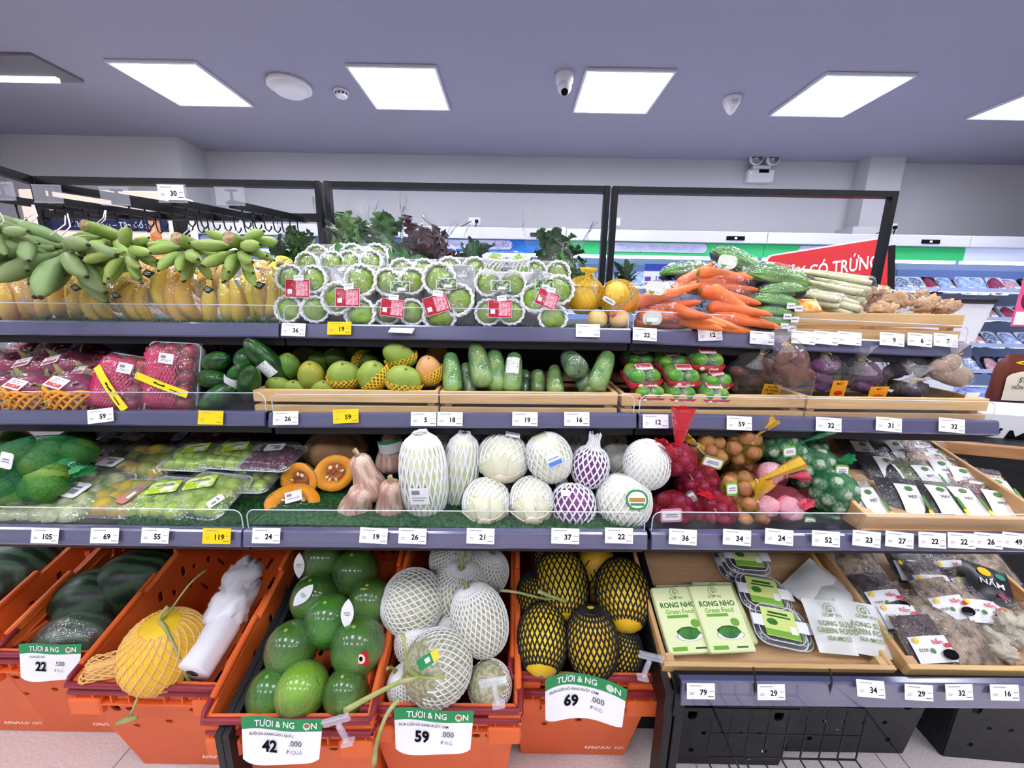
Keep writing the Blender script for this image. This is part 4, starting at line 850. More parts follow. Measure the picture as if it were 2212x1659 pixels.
def bagged(name, label, cat, grp, px, py, Y, wpx, hpx, part, mat, n, r, film=BAGM, ang=0, depth=.6, knot=False, seed=0, squash=.8, lab=None, mx=None, knotdir=(0, 1), lump=.35, kc=None):
    """loose vegetables in a clear bag wpx by hpx"""
    p = at(px, py, Y); k = mpp(p); A, C = wpx*k/2, hpx*k/2; B = min(A, C)*depth+.012; R = random.Random(seed+px); t = thing(name, label, cat, grp, p, (0, math.radians(ang), 0))
    for i in range(n):
        me = cmesh((part, mat.name, i % 4, squash), lambda: MB().add(ball(1, squash, squash, 16, 10, lump, 1.8, i*3.1)).mesh(part, mat))
        u = R.uniform(-1, 1); w = R.uniform(-1, 1)*math.sqrt(max(0, 1-u*u)); y = R.uniform(-.6, .3)
        ob(part, me, t, mx=T(u*(A-r*.8), y*B*.7, w*max(C-r*.8, .002)) @ RZ(R.uniform(-40, 40)) @ RY(R.uniform(-60, 60)) @ RX(R.uniform(0, 360)) @ SCL(r*R.uniform(.8, 1.15)))
    mb = MB().add(ball(A, B, C, 24, 14, .25, 2.6, seed+px))
    ob('bag', mb, t, mats=film)
    if knot:
        d = V((knotdir[0], -.15, knotdir[1])).normalized(); b0 = V((d.x*A*.88, -.01, d.z*C*.88)); m = aim(b0, b0+d); q = .045
        ob('bag_top', MB().add(lathe([(-.04, min(A, C)*.62), (-.015, .018), (0, .007), (.012, .012), (q*.7, .026), (q, .034)], 20, lambda u, v: 1+.32*v*math.sin(u*2*PI*6+v*5), False), 0, True, m @ SCL(1, .55, 1)), t, mats=FILMK)
        ob('tie', MB().add(tube([m @ V((.0075*math.cos(a), .006*math.sin(a), 0)) for a in [i*PI/4 for i in range(9)]], .0018, 5)).add(tube([m @ V(q) for q in ((.006, -.004, 0), (.016, -.01, .012), (.022, -.01, .006))], .0014, 5)), t, mats=mk('gold_tie', '#d9b53a', .3, metal=.6))
    if lab:
        lx, lz, lw, lh, lr, mats, txt = lab; mb = MB().add(box(lw, .0008, lh), 0, False).add(ball(lw*.3, .0012, lh*.16, 12, 8), 2, True, T(lw*.05, -.0006, -lh*.28))
        for j, s in enumerate(txt): mb.add(text(s, lh*.2/(1+.1*len(s)) if False else min(lh*.2, lw*1.5/max(1, len(s))), .01), 1, False, T(0, -.0008, lh*(.3-.24*j)) @ RX(90))
        ob('label', mb, t, mx=T(lx*k, -B*.98-.006, -lz*k) @ RY(lr) @ RX(lz*k/C*18), mats=mats)
    return t
FILMK = wrap('gathered_film', '#ffffff', .14, .12, 50, 1.0, base=.03)
def stalks(px, py, Y, n, L, ang, label, yaw=60, seed=1):
    p = at(px, py, Y); R = random.Random(seed); t = thing('lemongrass_bundle', label, 'lemongrass', 'bagged lemongrass', p)
    d = V((math.cos(math.radians(ang))*math.cos(math.radians(yaw)), math.sin(math.radians(yaw)), math.sin(math.radians(ang))*.3)).normalized(); m = aim((0, -.04, 0), V((0, -.04, 0))+d)
    for i in range(n):
        a = i*2.4; r = .007*math.sqrt(i)*1.15; me = cmesh(('lem', i % 3), lambda: MB().add(tube([(0, 0, 0), (.001, 0, .03), (0, .002, .1), (0, 0, L)], [.0085, .0095, .0075, .005], 9)).mesh('stalk', LEMG))
        ob('stalk', me, t, mx=m @ T(r*math.cos(a), r*math.sin(a), R.uniform(-.01, .01)) @ RX(R.uniform(-4, 4)))
    ob('bag', MB().add(tube([m @ V((0, 0, z)) for z in (-.02, -.01, .03, .1, L)], [.012, .034, .04, .036, .02], 18, flat=.85)), t, mats=BAGM)
for a in [(1790, 655, 1.24, 9, .2, 150, 'lemongrass bundle at the left of the ginger crate', 30), (1840, 640, 1.26, 10, .2, 140, 'lemongrass bundle in the middle of its pile, cut ends forward', 55), (1850, 618, 1.32, 10, .2, 150, 'lemongrass bundle at the back of the ginger crate', 35),
          (1825, 672, 1.2, 8, .18, 130, 'lowest lemongrass bundle at the front of the crate', 60)]: stalks(*a[:8], seed=int(a[0]))
for a in [(1890, 640, 1.27, 80, 50, 'bag of ginger right beside the lemongrass'), (1930, 655, 1.22, 70, 46, 'bag of ginger in the middle of the crate front'), (1965, 640, 1.28, 70, 40, 'bag of ginger behind the middle one'), (1990, 660, 1.22, 70, 40, 'bag of ginger right of the middle of the crate'), (2035, 664, 1.23, 64, 34, 'last bag of ginger at the right end of the crate'), (1900, 668, 1.2, 60, 34, 'small ginger bag low at the crate front')]:
    bagged('ginger_bag', a[5], 'ginger bag', 'bagged ginger', a[0], a[1], a[2], a[3], a[4], 'ginger', GING, 9, .022, seed=3, squash=.55, lump=.7)
bagged('root_bag', 'bag of dark round roots behind the lemongrass, below the red sign', 'root bag', None, 1742, 607, 1.36, 56, 26, 'root', TARO, 7, .02, seed=2)
bagged('root_bag', 'bag of pale round roots right of the dark ones, below the red sign', 'root bag', None, 1778, 610, 1.36, 40, 22, 'root', GING, 5, .018, seed=4)
p = at(1742, 658, 1.17); t = thing('spice_packet', 'small orange spice packet at the left end of the ginger crate', 'packet', None, p, (math.radians(-50), 0, -.1))
ob('packet', MB().add(sheet(8, 6, lambda u, v: ((u-.5)*.07, -.008*math.sin(PI*u)*math.sin(PI*v), (v-.5)*.05), 0)).add(sheet(8, 6, lambda u, v: ((u-.5)*.07, .006*math.sin(PI*u)*math.sin(PI*v), (v-.5)*.05), 0)), t, mats=mk('orange_packet', '#f08a2a', .3, c2='#f8d27a', ns=60))
# ================================================================ SECOND SHELF
DRG = mk('dragon_fruit_skin', '#a8145a', .4, c2='#7c1046', ns=12, vary=.12); DRS = mk('dragon_fruit_scale', '#93a35a', .5, c2='#b0486a', ns=16)
ORF = mk('orange_foam_net', '#f3a63c', .8); PKF = mk('pink_foam_net', '#e02468', .75); YLF = mk('yellow_foam_net', '#f5c93f', .8)
STK = cmesh('stk', lambda: MB().add(box(.042, .0008, .028), 0, False).add(box(.034, .0006, .009, (0, -.0005, -.006)), 2, False).add(box(.026, .0006, .0014, (0, -.0005, .008)), 1, False).add(box(.02, .0006, .0014, (-.003, -.0005, .003)), 1, False).mesh('sticker', [WHITE, GREYI, mk('red_print', '#d93a44', .5)]))
WSTK = cmesh('wstk', lambda: MB().add(box(.042, .0008, .028), 0, False).add(box(.014, .0006, .008, (-.008, -.0005, .004)), 1, False).add(box(.03, .0006, .0014, (0, -.0005, -.004)), 1, False).add(box(.024, .0006, .0014, (-.003, -.0005, -.008)), 1, False).mesh('sticker', [WHITE, GREYI]))
def scale_leaf(i):
    L = .022+.008*(i % 3); return sheet(4, 6, lambda u, v: ((u-.5)*.016*(1-v)**.7, -.002-.016*v**2, L*v), 0)
def dragon(px, py, Y, wpx, label, netted=True, seed=0, sticker=True):
    p = at(px, py, Y); s = wpx*mpp(p)/.1; R = random.Random(seed+px); t = thing('dragon_fruit', label, 'dragon fruit', 'wrapped dragon fruits', p, (math.radians(-15), math.radians(R.uniform(-15, 15)), 0), s)
    ob('fruit', cmesh('drf', lambda: MB().add(ball(.043, .043, .046, 20, 14, .08, 2)).mesh('fruit', DRG)), t, mx=RX(60))
    for i in range(9):
        a = i*2.4; z = .9-i*.16; r = math.sqrt(max(.05, 1-z*z)); ob('scale', cmesh(('sc', i % 3), lambda: MB().add(scale_leaf(i % 3)).mesh('scale', DRS)), t, mx=RX(60) @ RZ(math.degrees(a)+90) @ T(0, -.043*r, .044*z) @ RX(20))
    if netted:
        pr = [(-.05, .02), (-.045, .035), (-.025, .048), (.0, .052), (.014, .052)]; ob('foam_net', cmesh('dnet', lambda: net(pr, 20, .2, .0032, seg=12, sides=5).add(tube([(.052*math.cos(a), .052*math.sin(a), +.014+.003*math.cos(a*9)) for a in [2*PI*i/48 for i in range(49)]], .0045, 5)).mesh('foam_net', ORF)), t, mx=RX(18))
    if sticker: ob('sticker', STK, t, mx=T(-.005, -.046, .018) @ RX(-35) @ RY(R.uniform(-15, 10)))
    ob('film', cmesh('drfilm', lambda: MB().add(ball(.055, .054, .052, 18, 12, .1, 3)).mesh('film', FILM)), t)
for a in [(18, 850, 1.1, 88, 'orange-netted dragon fruit at the left edge of the second shelf'), (84, 848, 1.09, 88, 'orange-netted dragon fruit second from the left edge, white sticker on top'), (170, 846, 1.09, 92, 'orange-netted dragon fruit beside the pink-netted plums'),
          (215, 815, 1.2, 74, 'dragon fruit wedged behind the left plum tray')]: dragon(*a)
for a in [(40, 795, 1.24, 80, 'dragon fruit with curling scales in the shadow at the left edge'), (100, 800, 1.22, 80, 'dragon fruit with a tall curled stem in the second row'), (160, 795, 1.22, 80, 'stickered dragon fruit in the second row above the orange nets'), (70, 770, 1.36, 80, 'dragon fruit deep in the shadow, left'), (140, 768, 1.36, 80, 'dragon fruit deep in the shadow behind the stickered one'), (205, 775, 1.36, 80, 'dragon fruit deep in the shadow behind the plums')]: dragon(*a, netted=False, sticker=a[1] > 780 and a[0] > 90)
PLUM = mk('plum_skin', '#6e1026', .25, c2='#98283a', ns=14, vary=.15, coat=.3)
YBAND = mk('yellow_band', '#f5e01f', .45)
def plum_tray(px, py, Y, wpx, hpx, label, netted=True, band=-20, lean=12, roll=0, seed=0, stick=(.02, .03)):
    p = at(px, py, Y); k = mpp(p); W, H = wpx*k, hpx*k; t = thing('plum_tray', label, 'plum pack', 'trays of plums', p); t.matrix_basis = T(*p) @ RX(-lean) @ RY(roll); R = random.Random(seed)
    ob('tray', MB().add(loft([[(x*q, y, z*q) for x, z in rrect(W, H, .018)] for y, q in ((.03, .9), (.004, .99), (0, 1), (-.003, 1), (.004, .97), (.026, .88))]), 0), t, mats=FOAMT)
    nx, nz = max(2, int(W/.04)), max(2, int(H/.04))
    for i in range(nx):
        for j in range(nz): ob('plum', cmesh(('plum', (i+j) % 2), lambda: MB().add(ball(.0215, .021, .0225, 16, 10, .06, 2, (i+j) % 2)).mesh('plum', PLUM)), t, ((i+.5-nx/2)*W/nx*.94, -.006+R.uniform(-.006, .004), (j+.5-nz/2)*H/nz*.94))
    if netted:
        mb = MB(); a, b = (-W*.5, W*.15), (-H*.46, H*.4)
        for s in (-1, 1):
            for i in range(-9, 22):
                pts = []
                for q in range(13):
                    v = q/12; x = a[0]+(a[1]-a[0])*(i/13+s*v*.55); z = b[0]+(b[1]-b[0])*v
                    if a[0] <= x <= a[1]+.012*math.sin(z*120): pts.append((x, -.014-.024*max(0, math.cos((x-(a[0]+a[1])/2)*26))*max(.2, math.cos((z-(b[0]+b[1])/2)*15))-.001*s, z))
                if len(pts) > 2: mb.add(tube(pts, .0022, 5))
        ob('foam_net', mb, t, mats=PKF)
    if band is not None: ob('yellow_band', MB().add(sheet(10, 1, lambda u, v: ((u-.5)*W*1.05, -.043-.006*math.sin(PI*u), (v-.5)*.02))).add(box(W*.06, .0008, .004, (-.012, -.0502, .001)), 1, False).add(box(W*.09, .0008, .003, (.001, -.0504, .0)), 1, False).add(box(W*.05, .0008, .004, (.012, -.0502, .001)), 1, False).add(box(W*.2, .0008, .002, (W*.3, -.048, -.002)), 1, False), t, mx=T(.006, 0, -H*.12) @ RY(-band), mats=[YBAND, INK])
    ob('price_sticker', WSTK, t, mx=T(stick[0], -.042, stick[1]) @ RY(R.uniform(-6, 6)))
    ob('film', MB().add(sheet(14, 16, lambda u, v: ((u-.5)*W*1.02, .002-.046*(1-abs(2*u-1)**5)*(1-abs(2*v-1)**6)-.003*NZ.noise((u*6, v*7, 1)), (v-.5)*H*1.02))), t, mats=FILM)
plum_tray(272, 828, 1.1, 112, 124, 'pink-netted plum tray leaning right, with diagonal yellow band', True, -42, 22, 8, 1, (.025, .04))
plum_tray(374, 814, 1.12, 112, 150, 'tall pink-netted plum tray with white sticker and yellow band', True, -18, 14, 2, 2, (.012, .05))
plum_tray(446, 768, 1.3, 60, 60, 'small plum tray behind the dark avocados', False, None, 10, 0, 3, (-.01, .005))
plum_tray(240, 790, 1.28, 80, 60, 'plum tray in shadow behind the leaning one', True, None, 12, 0, 4, (0, .0))
AVO = mk('dark_avocado_skin', '#163c1a', .3, c2='#2c6222', ns=40, bump=.35, bs=60, vary=.15, coat=.25)
def pear(a, h, neck=.62): return [(z*1, r*(1-(1-neck)*max(0, (z/h+.1))**1.0*1.2)) for z, r in egg(a, h, 1, m=16)]
def avocado(px, py, Y, lpx, wpx, ang, label, yaw=-35, band=False, lead=True):
    p = at(px, py, Y); k = mpp(p); L, Wd = lpx*k, wpx*k; d = V((math.cos(math.radians(ang)), math.sin(math.radians(-yaw)), math.sin(math.radians(ang)))).normalized()
    t = thing('green_avocado', label, 'avocado', 'dark green avocados', p); t.matrix_basis = aim(p, p+d)
    ob('fruit', MB().add(lathe(pear(Wd/2, L, .8), 20)), t, mats=AVO)
    ob('stem_end', MB().add(lathe([(L*.475, Wd*.09), (L*.5, Wd*.08), (L*.503, .001)], 10)), t, mats=mk('stem_scar', '#8a7a4a', .8))
    if band:
        R2 = Wd/2*1.03; ob('label', MB().add(sheet(14, 3, lambda u, v: (R2*math.cos((u-.5)*3.4), R2*math.sin((u-.5)*3.4), (v-.5)*.045+L*.1))), t, mx=RZ(-90 if abs(ang) < 91 else 90), mats=mk('white_wrap_label', '#eceef0', .5, c2='#9a9aa4', ns=260, lo=.58, hi=.62))
for a in [(466, 783, 1.14, 100, 46, 198, 'dark avocado uppermost of the left pair'), (455, 818, 1.12, 100, 44, 184, 'dark avocado lower of the left pair'), (531, 774, 1.13, 56, 44, 80, 'round dark avocado seen end on above the labelled one', -75),
          (578, 780, 1.13, 120, 48, -55, 'long dark avocado with white band over the crate corner', -15, True), (478, 852, 1.09, 92, 46, 40, 'dark avocado lowest at the front, left'), (510, 826, 1.12, 100, 46, 62, 'dark avocado with white band in the middle', 20, True), (538, 830, 1.08, 120, 46, 235, 'long dark avocado pointing down at the front')]: avocado(*a)
CB1 = level_crate('wooden crate of green and yellow-netted mangoes', (545, 841), (946, 845), 1.062, .34, .08)
CB2 = level_crate('wooden crate of green gourds', (950, 846), (1336, 849), 1.062, .34, .08)
CB3 = level_crate('wooden crate of lime packs and brown sweet potatoes', (1345, 851), (1743, 855), 1.062, .34, .08)
CB4 = level_crate('wooden crate of purple sweet potato bags at the right', (1746, 857), (2140, 862), 1.062, .34, .08)
MGR = mk('green_mango_skin', '#7a9a38', .38, c2='#557d2c', ns=10, vary=.16, coat=.15); MGY = mk('yellow_mango_skin', '#bdb03c', .38, c2='#8a9a38', ns=8, coat=.15); MPALE = mk('pale_mango_skin', '#a5bb55', .4, c2='#88a240', ns=10); MPEACH = mk('peach_mango_skin', '#e8b57a', .4, c2='#d9a25f', ns=10)
def mango(px, py, Y, rx, rz, mat, label, ang=0, netted=False, ndir=None, seed=0):
    p = at(px, py, Y); k = mpp(p); a, c = rx*k, rz*k; b = min(a, c)*.92; t = thing('mango', label, 'mango', 'netted mangoes' if netted else 'plain mangoes', p, (0, math.radians(ang), 0))
    ob('fruit', MB().add(ball(a, b, c, 20, 14, .05, 2, seed, lambda d: 1-.07*max(0, d.z)*(1 if d.x > 0 else .4))), t, mats=mat)
    ob('stem_scar', MB().add(ball(.004, .004, .003, 8, 6)), t, (a*.12, -b*.5, c*.82), mats=mk('stem_scar', '#8a7a4a', .8))
    if netted:
        r = max(a, c); nd = V(ndir or (0, .25, -1)).normalized(); pr = [(-math.cos(th)*r*1.04, math.sin(th)*r*1.04) for th in [.35+i*.135 for i in range(10)]]
        nb = net(pr, 22, .16, .0021, seg=14, sides=5, out=.001, flat=.8, rag=.08); g = pprof(pr)
        ob('foam_net', nb, t, mx=(SCL(a/r, b/r*1.04, c/r) @ (V((0, 0, -1)).rotation_difference(nd).to_matrix().to_4x4())), mats=YLF)
for a in [(622, 792, 1.16, 25, 31, MGR, 'round green mango leaning at the crate corner beside the avocado', 12), (672, 811, 1.12, 27, 34, MGY, 'big yellowish mango standing in the crate front', 4), (600, 832, 1.12, 26, 20, MPALE, 'pale mango low at the left of the crate'), (636, 838, 1.11, 26, 18, MPALE, 'pale mango low beside the yellowish one'), (700, 838, 1.11, 28, 18, MPALE, 'pale mango low between yellowish and netted ones'),
          (724, 773, 1.26, 24, 24, MGR, 'green mango at the back above the first netted one'), (690, 780, 1.26, 24, 24, MGR, 'green mango shaded behind the yellowish one'), (660, 768, 1.32, 26, 20, MGY, 'brownish mango in the shadow at the back'), (790, 782, 1.24, 28, 24, MGR, 'green mango at the back with half a yellow net', 0, True, (-1, .2, .3)), (765, 765, 1.32, 26, 20, MGR, 'green mango deepest in the shadow'), (945, 765, 1.32, 24, 24, MPEACH, 'pale mango shaded at the right back')]: mango(*a, seed=int(a[0]))
for a in [(743, 810, 1.12, 35, 32, MPALE, 'netted mango left in the front group, net up to its shoulders', 0, True, (0, .2, -1)), (806, 812, 1.11, 33, 35, MPALE, 'netted mango in the middle with its left side bare', 15, True, (.8, .1, -.5)), (864, 768, 1.16, 38, 27, MPALE, 'netted mango on top of the pile', 20, True, (.6, .2, -.8)), (873, 820, 1.1, 39, 33, MPALE, 'netted mango hanging over the crate front', 10, True, (0, .1, -1)), (926, 800, 1.13, 28, 34, MPEACH, 'peach-coloured netted mango at the right end', 0, True, (.4, .1, -.8))]: mango(*a, seed=int(a[0]))
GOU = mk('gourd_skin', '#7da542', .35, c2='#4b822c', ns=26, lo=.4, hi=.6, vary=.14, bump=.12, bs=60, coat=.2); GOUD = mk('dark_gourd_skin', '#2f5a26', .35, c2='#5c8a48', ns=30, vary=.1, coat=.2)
def gourd(px, py, Y, wpx, hpx, ang, label, mat=GOU, fwd=35, lab=False, film=True):
    p = at(px, py, Y); k = mpp(p); W, H = wpx*k, hpx*k/max(.5, math.cos(math.radians(fwd))); a = math.radians(ang); d = V((math.sin(a), -math.sin(math.radians(fwd)), -math.cos(a)*math.cos(math.radians(fwd)))).normalized()
    t = thing('gourd', label, 'gourd', 'film-wrapped green gourds', p); t.matrix_basis = aim(p, p+d)
    pr = [(z*H/2, W/2*r) for z, r in ((-1, .1), (-.97, .4), (-.85, .68), (-.5, .86), (0, .94), (.5, 1), (.78, .94), (.92, .68), (.985, .36), (1, .08))]
    ob('fruit', MB().add(lathe(pr, 20, lambda u, v: 1+.02*NZ.noise((u*9, v*5, px)))), t, mats=mat)
    ob('blossom_end', MB().add(ball(.004, .004, .003, 8, 6)), t, (0, 0, H/2), mats=BTIP)
    if lab: ob('label', MB().add(sheet(8, 3, lambda u, v: (W*.51*math.cos((u-.5)*1.4), W*.51*math.sin((u-.5)*1.4), (v-.5)*.05-H*.1))), t, mx=RZ(90), mats=mk('white_wrap_label', '#eceef0', .5))
    if film: ob('film', MB().add(lathe([(z, r*1.05+.001) for z, r in pr], 16, lambda u, v: 1+.03*NZ.noise((u*12, v*9, px)))), t, mats=FILM)
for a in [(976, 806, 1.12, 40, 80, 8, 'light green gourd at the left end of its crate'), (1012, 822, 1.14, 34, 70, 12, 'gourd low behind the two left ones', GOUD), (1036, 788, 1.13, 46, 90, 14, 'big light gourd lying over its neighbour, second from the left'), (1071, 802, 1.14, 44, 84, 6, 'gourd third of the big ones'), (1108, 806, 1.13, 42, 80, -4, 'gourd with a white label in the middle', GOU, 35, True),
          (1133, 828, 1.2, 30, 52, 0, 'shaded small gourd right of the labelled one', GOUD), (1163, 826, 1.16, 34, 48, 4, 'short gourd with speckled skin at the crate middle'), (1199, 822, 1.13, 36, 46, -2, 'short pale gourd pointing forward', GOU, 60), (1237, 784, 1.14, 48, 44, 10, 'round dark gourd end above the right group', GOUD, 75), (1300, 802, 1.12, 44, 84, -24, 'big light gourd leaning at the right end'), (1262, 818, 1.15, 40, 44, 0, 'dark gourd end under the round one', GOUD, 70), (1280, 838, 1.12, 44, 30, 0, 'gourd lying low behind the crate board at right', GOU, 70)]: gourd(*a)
LIM = mk('lime_skin', '#45852a', .3, c2='#8ab83a', ns=8, vary=.2, bump=.2, bs=90, coat=.3); REDT = mk('red_card_tray', '#c0273c', .45)
def lime_pack(px, py, Y, wpx, label, yaw=0, nx=2, ny=2, lean=14):
    p = at(px, py, Y); s = wpx*mpp(p)/.105; t = thing('lime_pack', label, 'lime pack', 'red-trimmed lime packs', p); t.matrix_basis = T(*p) @ RZ(yaw) @ RX(lean) @ RY(yaw*-.4) @ SCL(s); R = random.Random(px)
    rim = rrect(.105, .1, .016)
    ob('tray', cmesh('limetray', lambda: MB().add(loft([[(x*q, y*q, z) for x, y in rim] for z, q in ((-.022, .9), (-.012, .96), (.0, 1.0), (.001, .985), (-.02, .88))])).add(ball(.008, .002, .006, 10, 6), 1, True, T(-.022, -.051, -.008)).add(text('chanh', .012, .03, shear=.2), 1, False, T(.012, -.0515, -.008) @ RX(90)).mesh('tray', [REDT, mk('cream_print', '#f4e2c8', .5)])), t)
    for i in range(nx):
        for j in range(ny): ob('lime', cmesh(('lime', (i+2*j) % 3), lambda: MB().add(ball(.0245, .024, .025, 18, 12, .05, 2, i+2*j, lambda d: 1+.12*max(0, d.z-.9)*5)).mesh('lime', LIM)), t, mx=T((i-.5)*.048, (j-.5)*.046, .008) @ RX(R.uniform(40, 140)) @ RZ(R.uniform(0, 360)))
    ob('label', cmesh('limelab', lambda: MB().add(loft([[(x, y, z) for x, y in rrect(.05, .03, .004)] for z in (0, .001)]), 0, False).add(loft([[(x, y+.004, z) for x, y in rrect(.045, .016, .004)] for z in (.001, .0016)]), 1, False).mesh('label', [mk('pink_label', '#f0c6cf', .5), REDT])), t, mx=T(0, -.008, .034) @ RX(12))
    ob('film', cmesh('limefilm', lambda: MB().add(ball(.056, .054, .038, 20, 12, .1, 3)).mesh('film', FILM)), t)
for a in [(1385, 812, 1.12, 74, 'lime pack with wavy red rim at the front left of its crate', 8), (1470, 812, 1.12, 70, 'lime pack in the middle of the front row', 0), (1520, 778, 1.16, 72, 'lime pack raised on top at the right', -2), (1540, 822, 1.13, 64, 'lime pack turned at the right beside the brown potatoes', 16), (1446, 782, 1.2, 66, 'lime pack behind the middle one', 6), (1376, 776, 1.22, 62, 'lime pack in shadow at the back left', 10), (1398, 846, 1.1, 66, 'lime pack low at the crate front, left', 0), (1464, 848, 1.1, 66, 'lime pack low at the crate front, middle', 0), (1535, 850, 1.1, 66, 'lime pack low at the crate front, right', 0)]: lime_pack(*a)
BRN = mk('brown_sweet_potato', '#744534', .6, c2='#563026', ns=16, vary=.12, bump=.4, bs=40); PUR = mk('purple_sweet_potato', '#703c66', .6, c2='#52294e', ns=16, vary=.12, bump=.4, bs=40); TAR = mk('dark_purple_yam', '#4a3848', .6, c2='#352a38', ns=16, vary=.12, bump=.4, bs=40); POT = mk('pale_potato', '#b59d86', .6, c2='#8f7866', ns=16, vary=.12)
OLAB = mk('orange_label', '#f2a01f', .45); YLAB = mk('ochre_label', '#d9a11f', .45); CHIL = mk('chili_red', '#c8341f', .5)
G2 = 'bagged sweet potatoes'
bagged('sweet_potato_bag', 'brown sweet potato bag with an ochre lettered label', 'sweet potatoes', G2, 1630, 808, 1.15, 112, 104, 'sweet_potato', BRN, 6, .036, BAGM, 0, .6, True, 1, .5, (12, 28, .05, .042, 4, [YLAB, INK, mk('leaf_print', '#3a5a2a', .5)], ('KHOAI', 'TÀ NUNG')), knotdir=(0.1, 1), lump=.25)
bagged('sweet_potato_bag', 'large brown sweet potato bag slumping over the crate edge', 'sweet potatoes', G2, 1710, 802, 1.055, 78, 150, 'sweet_potato', BRN, 6, .042, BAGM, -26, .6, True, 2, .5, None, knotdir=(0, 1), lump=.25)
bagged('sweet_potato_bag', 'tall purple sweet potato bag with an orange label', 'sweet potatoes', G2, 1776, 808, 1.16, 84, 102, 'sweet_potato', PUR, 5, .036, BAGM, -4, .6, True, 3, .5, (8, 24, .042, .048, 3, [OLAB, INK, CHIL], ('MẬT',)), knotdir=(-.2, 1), lump=.25)
bagged('sweet_potato_bag', 'wide purple sweet potato bag with an orange label at its lower left', 'sweet potatoes', G2, 1862, 814, 1.15, 106, 92, 'sweet_potato', PUR, 6, .036, BAGM, 0, .6, True, 4, .5, (4, 26, .052, .038, -2, [OLAB, INK, CHIL], ('MẬT',)), knotdir=(-.35, 1), lump=.25)
bagged('yam_bag', 'bag of dark purple yams with a bunched left top', 'yam bag', 'bagged yams', 1955, 790, 1.18, 100, 76, 'yam', TAR, 5, .038, BAGM, 20, .6, True, 5, .6, None, knotdir=(-.9, .5), lump=.25)
bagged('yam_bag', 'small bag of dark yams low at the front with a knotted top', 'yam bag', 'bagged yams', 1962, 840, 1.12, 74, 42, 'yam', TAR, 4, .024, BAGM, 0, .6, True, 6, .7, None, knotdir=(0, 1), lump=.25)
bagged('potato_bag', 'bag of pale potatoes with a tall gathered top at the right end', 'potato bag', None, 2038, 810, 1.13, 100, 96, 'potato', POT, 6, .03, BAGM, 0, .6, True, 7, .75, (24, 36, .036, .02, 0, [WHITE, GREYI, WHITE], ()), knotdir=(0.05, 1), lump=.2)
bagged('potato_bag', 'shaded potato bag with a yellow label behind the tall-topped one', 'potato bag', None, 2000, 788, 1.28, 70, 64, 'potato', POT, 4, .03, BAGM, 0, .6, False, 8, .75, (0, 0, .03, .04, 0, [mk('pale_yellow_label', '#d9d67a', .5), GREYI, GREYI], ()), lump=.2)
# ================================================================ THIRD SHELF
PGR = mk('green_pomelo_skin', '#4f8028', .4, c2='#316322', ns=9, vary=.15, bump=.2, bs=90); PYG = mk('yellow_green_fruit', '#8fa63f', .4, c2='#5f8a30', ns=7, vary=.12)
HG2 = hull('bright_green_net', '#12a04f', .16)
for a in [(95, 985, 1.02, 92, 42, .04, 8, 'upper green net of pomelos with a white tag at the left', 1, (0, .02, .032, .042, 14, WHITE)), (60, 1045, .98, 90, 40, .04, 7, 'lower green net of pomelos at the left edge', 2, None)]:
    net_bag('pomelo_net', a[7], 'pomelos', 'green nets of pomelos', a[0], a[1], a[2], a[3], a[4], a[5], PGR, a[6], HG2, SG, 0, 60, (.9, -.3) if a[8] == 1 else None, .05, a[8], a[9], 20, 'pomelo')
def loose_fruit(name, px, py, Y, r, mat, label, cat, grp, sz=1.0, seed=0):
    p = at(px, py, Y); k = mpp(p)*r; return tag(ob(name, MB().add(ball(k, k, k*sz, 20, 14, .05, 2, seed)), loc=p, mats=mat), label, cat, grp)
loose_fruit('green_pomelo', 14, 1092, .96, 38, PYG, 'yellow-green fruit at the left edge of the third shelf, below the nets', 'fruit', None)
loose_fruit('green_pomelo', 105, 1030, .98, 36, PYG, 'yellow-green fruit under the upper green net, right of the lower net', 'fruit', None)
loose_fruit('green_pomelo', 160, 962, 1.2, 34, PGR, 'dark green fruit in shadow right of the upper green net', 'fruit', None)
loose_fruit('green_pomelo', 20, 965, 1.2, 40, PGR, 'dark green fruit at the back left corner of the third shelf', 'fruit', None)
PEARG = mk('green_jujube_skin', '#aac54c', .3, c2='#86aa38', ns=9, vary=.12, coat=.3); CUSA = mk('pale_custard_apple', '#c4c8a0', .5, c2='#7f9450', ns=40, bump=.6, bs=60); MAYL = mk('yellow_plum_mango', '#c9a93c', .4, c2='#8fa046', ns=8); GRAPE = mk('purple_grape', '#4a1830', .25, c2='#6b2a44', ns=10, vary=.2, coat=.3); DKF = mk('dark_figs', '#6a6a4a', .5, c2='#3f4030', ns=12)
PEACH = mk('peach_label', '#f5d0b8', .5); LGRN = mk('lime_label', '#b5d632', .5, c2='#e8f0b8', ns=60, lo=.5, hi=.56)
